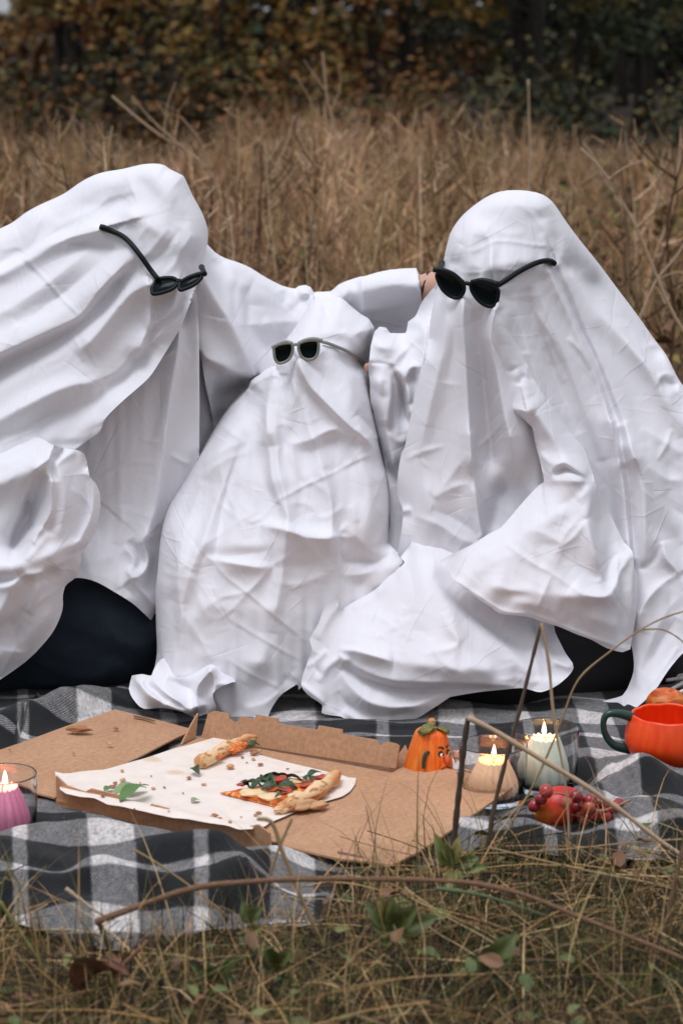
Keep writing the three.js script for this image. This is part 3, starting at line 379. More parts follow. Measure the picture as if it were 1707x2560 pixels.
{ // cloth from the head over the far arm
  const edges = [
    ['s', [...zmap(Q1, [[880, 470], [935, 480]]), ...zmap(MZ, [[45, 30], [100, 85], [160, 120], [250, 150], [330, 185], [400, 230], [480, 275], [545, 305], [620, 320], [642, 303], [690, 297], [725, 312], [744, 345]])]],
    ['h', [...zmap(MZ, [[744, 345], [760, 420], [760, 620], [620, 1000]]), ...zmap(MM, [[760, 420], [560, 640], [470, 640]])], true],
    ['e', zmap(MM, [[470, 640, -7], [480, 560, -6], [458, 430, -4], [430, 300, -2], [402, 130, 0], [372, -50, 1]])],
    ['e', [...zmap(Q1, [[893, 760, 0], [885, 690, -1], [870, 560, -3], [880, 470, -8]])]],
  ];
  const lines = [
    zmap(MZ, [[20, 120, -9], [160, 200, -11], [330, 260, -13], [480, 340, -15], [620, 380, -17], [700, 400, -18]]),
    zmap(MZ, [[20, 230, 0], [130, 400, 0], [220, 550, -1], [330, 800, -4], [380, 890, -7]]),
    zmap(MZ, [[300, 420, -10], [360, 560, -10], [450, 700, -12], [560, 640, -15]]),
    zmap(MM, [[455, 120, 1], [560, 170, -1], [650, 215, -4], [740, 252, -8]]),
    zmap(MM, [[520, 330, -8], [600, 340, -11], [690, 300, -14]]), zmap(MM, [[490, 540, -8], [560, 480, -11]]),
  ];
  const folds = [
    [zmap(MZ, [[20, 160], [45, 240], [130, 400], [220, 550], [330, 800], [372, 885]]), 1.5, 50, 10, 1.3, 2],
    [zmap(MM, [[420, 100], [455, 122], [560, 172], [650, 217], [745, 254]]), 1.6, 12, 46, 1.4, 1],
    [zmap(MZ, [[200, 520], [300, 535], [380, 540], [520, 533], [650, 528]]), 1.0, 40, 22, 1.4, 1],
    [zmap(MZ, [[70, 130], [120, 260], [190, 330], [260, 350]]), -0.9, 20, 22], [zmap(MZ, [[170, 140], [240, 260], [330, 310]]), 1.1, 22, 22],
    [zmap(MZ, [[340, 190], [450, 300], [540, 380], [600, 440]]), 0.9, 20, 20], [zmap(MZ, [[360, 420], [350, 490], [380, 560], [460, 520]]), 0.9, 18, 18],
    [zmap(MZ, [[540, 330], [560, 380], [530, 420]]), -0.9, 14, 14], [zmap(MZ, [[640, 310], [690, 350], [735, 350], [720, 430]]), 1.0, 12, 16],
    [zmap(MZ, [[700, 360], [640, 420], [600, 480]]), -0.9, 14, 20],
    [zmap(MM, [[575, 370], [600, 380], [640, 365]]), 0.4, 5, 6], [zmap(MM, [[390, 280], [405, 340], [440, 460]]), -0.5, 10, 14],
  ];
  leftPanels.push(panel({ edges, lines, folds, soft: 14, round: 50, drop: 6, wrinkle: 0.7, dir: fan(LZ, [1330, 500]), full: 0.03, phase: 3.1, back: { d: 16, px: 120 } }));
}
{ // the cloth deep in the gap behind
  const edges = [['e', zmap(MM, [[340, -100, -8], [500, 200, -12], [560, 500, -12], [470, 760, -6], [300, 900, 0]])], ['h', zmap(MM, [[300, 900], [300, 300], [340, -100]]), true]];
  leftPanels.push(panel({ edges, lines: [zmap(MM, [[380, 100, -6], [420, 500, -6], [380, 720, -3]])], folds: [[zmap(MM, [[400, 200], [450, 400], [440, 600]]), 1, 14, 14], [zmap(MM, [[420, 560], [395, 660], [400, 720]]), 1, 10, 14]], soft: 10, phase: 2.2 }));
}
{ // forearm reaching behind the small head to the far shoulder
  const edges = [
    ['s', zmap(MZ, [[660, 440], [700, 370], [760, 340], [850, 338], [900, 295], [970, 265], [1050, 240], [1075, 238], [1150, 215], [1250, 195], [1350, 187], [1412, 184]])],
    ['e', zmap(MZ, [[1412, 184, -19], [1432, 225, -15], [1440, 310, -14], [1447, 400, -15], [1440, 470, -17]])],
    ['h', zmap(MZ, [[1440, 470], [1380, 640], [1120, 660], [900, 600], [660, 560], [660, 440]]), true],
  ];
  const lines = [zmap(MZ, [[700, 440, -17], [900, 420, -16], [1060, 330, -14], [1250, 300, -13], [1425, 300, -13]]), zmap(MZ, [[1080, 560, -18], [1340, 560, -18]])];
  const folds = [
    [zmap(MZ, [[1062, 235], [1055, 300], [1058, 400], [1062, 490]]), 1.1, 9, 40, 1.3, 2], [zmap(MZ, [[975, 265], [940, 330], [915, 390]]), 1.0, 16, 20], [zmap(MZ, [[930, 400], [1000, 440], [1060, 520]]), -1.2, 20, 26],
    [zmap(MZ, [[760, 345], [800, 380], [900, 390]]), 0.8, 14, 14], [zmap(MZ, [[1290, 200], [1275, 320], [1300, 440]]), 0.5, 30, 40], [zmap(MZ, [[1415, 190], [1425, 300], [1432, 420]]), 0.4, 8, 8, 1.4, 1], [zmap(MZ, [[900, 300], [860, 360], [790, 400]]), 0.8, 14, 14],
  ];
  leftPanels.push(panel({ edges, lines, folds, soft: 14, round: 46, drop: 7, wrinkle: 0.7, full: 0.02, phase: 9.1, back: { d: 12, px: 90 } }));
}
{ // cloth gathered over the near forearm and hanging in front of the thigh
  const edges = [
    ['e', zmap(Q3, [[-330, 120, 8], [-200, 70, 14], [-80, 60, 16], [0, 70, 16], [100, 70, 16], [180, 80, 17], [240, 112, 22], [300, 130, 23], [350, 136, 23], [385, 155, 23], [400, 200, 22], [410, 258, 22], [435, 285, 22], [455, 330, 22], [459, 390, 22], [445, 470, 23], [420, 540, 23], [385, 590, 24], [372, 606, 25]])],
    ['e', zmap(Q3, [[372, 606, 25], [370, 650, 25], [350, 700, 25], [342, 722, 24], [310, 745, 24], [298, 760, 24], [288, 800, 25], [286, 865, 25], [255, 945, 26], [205, 1015, 27], [120, 1100, 27], [0, 1185, 27], [-80, 1230, 27], [-200, 1250, 22], [-330, 1240, 14]])],
    ['h', zmap(Q3, [[-330, 1240], [-330, 120]]), true],
  ];
  const lines = [zmap(Q3, [[-60, 300, 26], [60, 250, 27], [180, 200, 28]]), zmap(Q3, [[260, 200, 29], [300, 350, 30], [260, 520, 31]]), zmap(Q3, [[40, 560, 22], [120, 480, 22], [140, 350, 23]]), zmap(Q3, [[-50, 680, 32], [100, 660, 32], [230, 600, 32], [340, 560, 29]]), zmap(Q3, [[-50, 900, 31], [60, 850, 31], [200, 750, 30]]), zmap(Q3, [[-40, 1080, 30], [100, 1000, 30], [220, 880, 29]])];
  const folds = [
    [zmap(Q3, [[260, 105], [232, 140], [232, 200], [235, 330], [225, 430], [170, 520], [110, 630]]), 2.2, 34, 12, 1.3, 2],
    [zmap(Q3, [[242, 165], [262, 190], [300, 165], [350, 140]]), 1.1, 10, 10], [zmap(Q3, [[250, 150], [238, 200], [238, 270]]), -1.6, 8, 12],
    [zmap(Q3, [[220, 170], [160, 220], [130, 300], [90, 400], [50, 500], [30, 630]]), 1.8, 40, 10, 1.3, 2],
    [zmap(Q3, [[180, 230], [150, 300], [140, 420], [150, 500]]), -2.0, 20, 22], [zmap(Q3, [[140, 280], [150, 380], [155, 470]]), 1.0, 12, 16],
    [zmap(Q3, [[120, 420], [60, 520], [36, 610]]), -1.6, 16, 16], [zmap(Q3, [[30, 636], [80, 590], [150, 540]]), -1.4, 14, 10],
    [zmap(Q3, [[410, 250], [418, 330], [410, 430], [370, 520], [345, 580], [355, 605]]), 1.6, 12, 26, 1.4, 2], [zmap(Q3, [[395, 240], [405, 330], [390, 440], [350, 540]]), -1.1, 14, 8],
    [zmap(Q3, [[330, 300], [380, 350], [420, 400]]), 0.4, 8, 8], [zmap(Q3, [[-60, 645], [60, 645], [150, 600], [230, 500]]), 1.4, 16, 26],
    [zmap(Q3, [[-60, 760], [40, 745], [100, 700], [190, 690], [280, 640], [365, 615]]), 1.6, 16, 26, 1.4], [zmap(Q3, [[-60, 730], [40, 720], [120, 685]]), -1.2, 10, 10],
    [zmap(Q3, [[190, 690], [195, 720], [210, 700], [260, 660]]), -1.4, 12, 10], [zmap(Q3, [[100, 720], [60, 760], [0, 860], [-60, 950]]), 1.3, 24, 24],
    [zmap(Q3, [[195, 715], [160, 800], [130, 870]]), 1.1, 20, 10], [zmap(Q3, [[297, 755], [220, 790], [150, 850], [110, 900]]), 0.9, 12, 20], [zmap(Q3, [[0, 1165], [80, 1000], [130, 880]]), 0.7, 6, 10, 1.3], [zmap(Q3, [[30, 900], [70, 950], [60, 1040]]), -1.2, 26, 26],
    [zmap(Q3, [[0, 310], [60, 250], [130, 170]]), 0.5, 12, 12], [zmap(Q3, [[-60, 200], [60, 185], [160, 140]]), 0.8, 20, 16],
  ];
  leftPanels.push(panel({ edges, lines, folds, soft: 12, wrinkle: 0.7, dir: fan(Q3, [330, 60]), full: 0.06, phase: 5.3, grain: () => 2.0 }));
}

// ---------------------------------------------------------------- small person in the middle
const midPanels = [];
{
  const edges = [
    ['s', zmap(MZ, [[495, 850], [505, 800], [555, 665], [590, 620], [650, 530], [715, 430], [750, 392], [830, 386], [925, 390], [985, 440], [1060, 500], [1110, 530], [1138, 575], [1132, 640], [1120, 720], [1112, 790], [1095, 830], [1108, 880], [1110, 1000], [1128, 1130], [1160, 1290]])],
    ['s', zmap(Q4, [[177, 95], [205, 210], [222, 260], [232, 360], [228, 470], [230, 560]])],
    ['h', [...zmap(Q4, [[230, 560], [300, 640], [240, 760], [140, 860], [60, 1000], [40, 1150]]), ...zmap(Q3, [[1500, 1120], [1360, 1230]])], true],
    ['e', zmap(Q3, [[1360, 1200, 33], [1285, 1250, 34], [1240, 1310, 35], [1207, 1368, 36], [1120, 1362, 36], [1020, 1340, 35], [940, 1250, 34], [850, 1190, 33], [740, 1190, 32], [700, 1150, 31]])],
    ['s', [...zmap(Q3, [[700, 1150], [716, 1060], [712, 930], [710, 780], [720, 680], [730, 560], [745, 470], [770, 390], [830, 290], [900, 170], [985, 30]]), ...zmap(MZ, [[60, 1290], [130, 1180], [200, 1080], [255, 1020], [312, 965], [330, 920], [380, 885], [440, 855], [495, 840]])]],
  ];
  const lines = [
    zmap(MZ, [[820, 450, -2], [860, 560, 4], [900, 700, 7]]), zmap(MZ, [[500, 740, 8], [620, 720, 11], [760, 720, 11], [900, 740, 8], [1060, 790, 2]]),
    zmap(MZ, [[620, 840, 12], [600, 1000, 13], [560, 1250, 16]]), zmap(MZ, [[800, 900, 12], [900, 1100, 15], [1000, 1300, 17]]), zmap(MZ, [[480, 900, 8], [400, 980, 6], [300, 1100, 5]]),
    zmap(MM, [[560, 900, 17], [700, 900, 20], [900, 900, 22], [1200, 850, 21], [1400, 800, 17]]), zmap(MM, [[420, 900, 14], [300, 1150, 17]]),
    zmap(Q3, [[860, 560, 24], [1100, 560, 29], [1400, 560, 29], [1560, 540, 25]]), zmap(Q3, [[800, 800, 27], [1000, 850, 32], [1250, 850, 33]]), zmap(Q3, [[800, 1040, 30], [1000, 1080, 34], [1200, 1100, 36]]),
    zmap(Q4, [[150, 300, 20], [100, 480, 25], [120, 640, 24]]), zmap(Q4, [[0, 760, 28], [100, 740, 24]]),
  ];
  const folds = [
    // face folds below the glasses
    [zmap(MZ, [[512, 815], [480, 890], [445, 970], [432, 1080], [440, 1200], [470, 1330]]), 1.3, 12, 26, 1.4, 2],
    [zmap(MZ, [[570, 830], [600, 900], [640, 980], [700, 1080], [760, 1180]]), 0.9, 14, 14], [zmap(MZ, [[590, 840], [630, 930], [690, 1020]]), -0.9, 9, 9],
    [zmap(MZ, [[640, 790], [680, 870], [740, 960], [800, 1020], [900, 1120], [1010, 1230], [1110, 1330], [1170, 1400]]), 1.9, 12, 34, 1.3, 2],
    [zmap(MZ, [[625, 830], [670, 920], [730, 1000], [820, 1080], [900, 1170]]), -1.0, 14, 10],
    [zmap(MZ, [[860, 760], [910, 870], [1000, 990], [1080, 1060], [1115, 1075]]), 0.8, 20, 16], [zmap(MZ, [[800, 720], [830, 850], [900, 960]]), -0.6, 24, 24],
    [zmap(MZ, [[1010, 1120], [1060, 1170], [1110, 1230], [1160, 1290]]), -1.2, 10, 14], [zmap(MZ, [[1000, 1110], [1015, 1160], [1070, 1260]]), 0.7, 10, 10],
    [zmap(MZ, [[480, 900], [520, 1000], [560, 1100]]), 0.6, 14, 14], [zmap(MZ, [[540, 900], [570, 1000], [590, 1100]]), 0.4, 12, 12],
    // head
    [zmap(MZ, [[800, 630], [860, 690], [960, 740]]), 0.6, 16, 14], [zmap(MZ, [[930, 590], [980, 640], [1040, 700]]), 0.5, 10, 12], [zmap(MZ, [[960, 560], [1020, 620], [1080, 700]]), -0.4, 12, 12], [zmap(MZ, [[920, 400], [990, 480], [1060, 530]]), 0.5, 14, 18],
    [zmap(MZ, [[760, 400], [720, 500], [640, 600]]), 0.5, 22, 22], [zmap(MZ, [[1100, 560], [1085, 700], [1090, 800]]), 0.6, 14, 10],
    // shoulder layer
    [zmap(MZ, [[312, 985], [360, 930], [440, 890], [500, 880]]), 1.1, 8, 20, 1.3, 1], [zmap(MZ, [[330, 920], [420, 868], [500, 845]]), 0.8, 8, 16, 1.4, 1],
    // long folds falling from the face to the hem
    [zmap(MM, [[800, 260], [700, 520], [600, 800], [480, 1120], [330, 1500], [250, 1900]]), 1.15, 16, 30, 1.5], [zmap(MM, [[780, 330], [660, 640], [590, 900], [520, 1200], [470, 1600]]), -1.1, 20, 20, 1.5],
    [zmap(MM, [[900, 260], [880, 520], [900, 800], [960, 1100], [930, 1500], [860, 1900]]), 1.1, 18, 26, 1.5], [zmap(MM, [[1000, 200], [1080, 480], [1180, 800], [1250, 1100], [1220, 1500]]), 1.1, 22, 22, 1.5],
    [zmap(MM, [[720, 420], [540, 700], [380, 1000], [280, 1300], [230, 1700]]), 1.1, 18, 26, 1.5],
    // body creases
    [zmap(MM, [[510, 545], [560, 575], [600, 610], [690, 660]]), 0.9, 10, 20, 1.3], [zmap(MM, [[420, 810], [500, 740], [590, 690], [690, 650]]), 0.8, 18, 10, 1.3],
    [zmap(MM, [[390, 910], [440, 860], [520, 800], [620, 745], [740, 700]]), 0.6, 12, 9, 1.3], [zmap(MM, [[380, 850], [380, 920], [410, 960]]), 0.5, 10, 10],
    [zmap(MM, [[520, 790], [540, 900], [580, 1000], [640, 1140], [700, 1280]]), 0.9, 14, 22, 1.4], [zmap(MM, [[470, 1010], [560, 1090], [650, 1170]]), 0.8, 14, 12, 1.3],
    [zmap(MM, [[830, 330], [825, 500], [835, 700], [850, 830], [880, 960], [930, 1080], [990, 1170]]), 1.2, 10, 26, 1.3], [zmap(MM, [[780, 650], [780, 800], [830, 950], [900, 1090]]), -1.0, 16, 16],
    [zmap(MM, [[740, 490], [800, 570], [815, 680]]), 0.6, 10, 12], [zmap(MM, [[870, 560], [930, 530], [1000, 560]]), 0.6, 8, 10],
    [zmap(MM, [[960, 660], [1100, 640], [1200, 590], [1280, 570], [1400, 640]]), 1.3, 30, 16, 1.4], [zmap(MM, [[1000, 720], [1150, 700], [1300, 640], [1420, 720]]), -1.1, 40, 34],
    [zmap(MM, [[950, 690], [1020, 800], [1090, 900]]), 0.7, 10, 14], [zmap(MM, [[900, 700], [960, 830], [1060, 920]]), -0.6, 12, 12], [zmap(MM, [[1160, 620], [1210, 740], [1200, 830]]), 0.4, 9, 12],
    [zmap(MM, [[740, 1180], [820, 1130], [890, 1040], [960, 1000], [1060, 940], [1200, 880], [1350, 800], [1500, 750]]), 0.7, 5, 10, 1.2, 1],
    [zmap(MM, [[1090, 900], [1180, 950], [1250, 1020]]), 0.6, 14, 12], [zmap(MM, [[980, 1050], [1080, 1050], [1140, 1110], [1100, 1170]]), 0.9, 12, 14], [zmap(MM, [[1130, 1150], [1250, 1130], [1340, 1060]]), 0.8, 14, 10], [zmap(MM, [[1370, 1060], [1400, 1110], [1420, 1180]]), 0.6, 8, 10], [zmap(MM, [[1160, 830], [1250, 830], [1330, 800]]), -0.8, 12, 14],
    [zmap(MM, [[790, 1200], [850, 1180], [940, 1220], [1080, 1240], [1250, 1260], [1420, 1280]]), 1.2, 24, 14, 1.4], [zmap(MM, [[1310, 1250], [1340, 1220], [1370, 1180]]), 0.6, 10, 10],
    [zmap(MM, [[1420, 560], [1500, 680], [1560, 780]]), 0.9, 14, 14], [zmap(MM, [[1430, 500], [1500, 620], [1560, 700], [1600, 790]]), -0.9, 10, 12],
    // lap and legs (grid of pressed creases)
    [zmap(Q3, [[900, 570], [1000, 515], [1110, 450], [1200, 390]]), 0.7, 10, 14, 1.2], [zmap(Q3, [[810, 720], [850, 640], [905, 570]]), 0.7, 12, 10, 1.2], [zmap(Q3, [[910, 575], [980, 640], [1040, 710], [1130, 780], [1300, 920], [1400, 1010]]), 0.55, 5, 9, 1.2],
    [zmap(Q3, [[920, 870], [1010, 800], [1130, 770], [1230, 660], [1330, 600]]), 0.6, 9, 12, 1.2], [zmap(Q3, [[970, 910], [1060, 850], [1200, 700]]), 0.5, 8, 8, 1.2], [zmap(Q3, [[1020, 880], [1150, 960], [1300, 1050], [1380, 1090]]), 0.4, 5, 8, 1.2], [zmap(Q3, [[1030, 1080], [1150, 1150], [1300, 1230]]), 0.4, 5, 6, 1.2],
    [zmap(Q3, [[930, 610], [1050, 640], [1180, 660], [1240, 650]]), 1.3, 28, 14, 1.4], [zmap(Q3, [[920, 600], [1000, 600], [1120, 600], [1220, 580]]), -0.9, 20, 20],
    [zmap(Q3, [[1180, 470], [1300, 490], [1400, 520], [1568, 530]]), 1.1, 22, 12, 1.4], [zmap(Q3, [[1230, 720], [1350, 740], [1480, 690], [1568, 640]]), 1.0, 18, 18], [zmap(Q3, [[1250, 660], [1400, 650], [1568, 590]]), -0.8, 18, 18],
    [zmap(Q3, [[1250, 470], [1360, 500], [1440, 600], [1500, 660]]), 0.6, 12, 10], [zmap(Q3, [[1400, 500], [1330, 600], [1250, 640]]), 0.5, 10, 10],
    [zmap(Q3, [[810, 720], [820, 800], [835, 900], [830, 940]]), 0.8, 12, 10], [zmap(Q3, [[870, 690], [900, 780], [940, 870], [970, 910]]), 0.8, 18, 14], [zmap(Q3, [[840, 870], [880, 930], [930, 1020], [970, 1120]]), 0.9, 18, 14], [zmap(Q3, [[780, 780], [790, 900], [800, 1020]]), -0.7, 22, 18],
    [zmap(Q3, [[770, 450], [810, 560], [815, 700], [830, 830]]), 0.8, 16, 16], [zmap(Q3, [[850, 480], [900, 570], [930, 700]]), -0.6, 22, 20], [zmap(Q3, [[1050, 350], [1150, 430], [1240, 560]]), 0.9, 26, 22],
    [zmap(Q3, [[725, 950], [740, 1060], [765, 1150]]), 0.8, 10, 14], [zmap(Q3, [[1300, 1180], [1220, 1280], [1100, 1310]]), 0.7, 14, 14], [zmap(Q3, [[1350, 1120], [1280, 1210], [1180, 1290]]), -0.5, 10, 12],
    [zmap(Q3, [[1420, 850], [1330, 900], [1200, 1060], [1120, 1200]]), 0.6, 40, 30], [zmap(Q3, [[970, 1170], [980, 1260], [1030, 1345]]), 1.0, 14, 16],
    [zmap(Q4, [[100, 0], [180, 130], [218, 260]]), 0.8, 14, 8, 1.4, 1], [zmap(Q4, [[0, 60], [80, 160], [140, 300], [150, 480], [140, 570]]), 0.9, 20, 16],
    [zmap(Q4, [[185, 390], [215, 440], [200, 520], [150, 570]]), 0.7, 10, 10], [zmap(Q4, [[10, 480], [60, 500], [120, 560], [180, 610]]), 0.9, 12, 14], [zmap(Q4, [[0, 640], [80, 630], [180, 640], [260, 600]]), -1.2, 16, 14], [zmap(Q4, [[0, 690], [100, 700], [180, 660]]), 0.9, 10, 14],
  ];
  midPanels.push(panel({ edges, lines, folds, soft: 16, round: 70, drop: 12, wrinkle: 0.7, dir: fan(MZ, [640, 600]), full: 0.06, minor: 0.5, phase: 12.4, grain: (x, y) => y < 1200 ? 1.1 : 0.6, back: { d: 34, px: 210 } }));
}
{ // hem crumpled on the blanket
  const edges = [
    ['e', zmap(Q3, [[602, 1165, 30], [650, 1158, 32], [690, 1168, 33]])], ['h', zmap(Q3, [[690, 1168, 33], [716, 1110, 28], [760, 1080, 28], [850, 1085, 30], [960, 1100, 31.5], [1060, 1160, 33], [1075, 1195, 35], [1060, 1195, 37]])],
    ['e', zmap(Q3, [[1060, 1195, 37], [1000, 1220, 38], [970, 1250, 38], [985, 1300, 38], [1010, 1355, 38], [940, 1340, 38], [885, 1356, 38], [830, 1330, 38], [740, 1312, 37], [660, 1318, 37], [622, 1290, 36], [595, 1250, 34], [588, 1225, 32], [602, 1165, 29]])],
  ];
  const folds = [
    [zmap(Q3, [[606, 1168], [640, 1200], [700, 1260], [790, 1310], [880, 1340]]), 2.6, 14, 12, 1.4], [zmap(Q3, [[690, 1175], [740, 1230], [830, 1290], [890, 1340]]), 2.2, 12, 16, 1.4], [zmap(Q3, [[650, 1200], [700, 1230], [760, 1290]]), -1.6, 10, 10],
    [zmap(Q3, [[760, 1185], [830, 1200], [880, 1230], [895, 1300]]), -2.0, 14, 14], [zmap(Q3, [[965, 1142], [910, 1200], [890, 1260], [905, 1340]]), 2.4, 10, 12, 1.4, 2], [zmap(Q3, [[965, 1142], [985, 1200], [975, 1260], [1000, 1345]]), 1.8, 10, 10, 1.4, 2],
    [zmap(Q3, [[1000, 1165], [1040, 1190], [980, 1215]]), 0.9, 8, 8],
  ];
  midPanels.push(panel({ edges, lines: [zmap(Q3, [[700, 1250, 37], [860, 1280, 38]]), zmap(Q3, [[760, 1190, 34.5], [850, 1185, 35], [965, 1150, 36], [1030, 1190, 37]])], folds, soft: 6, wrinkle: 0.6, full: 0.05, phase: 4.4, step: 3 }));
}

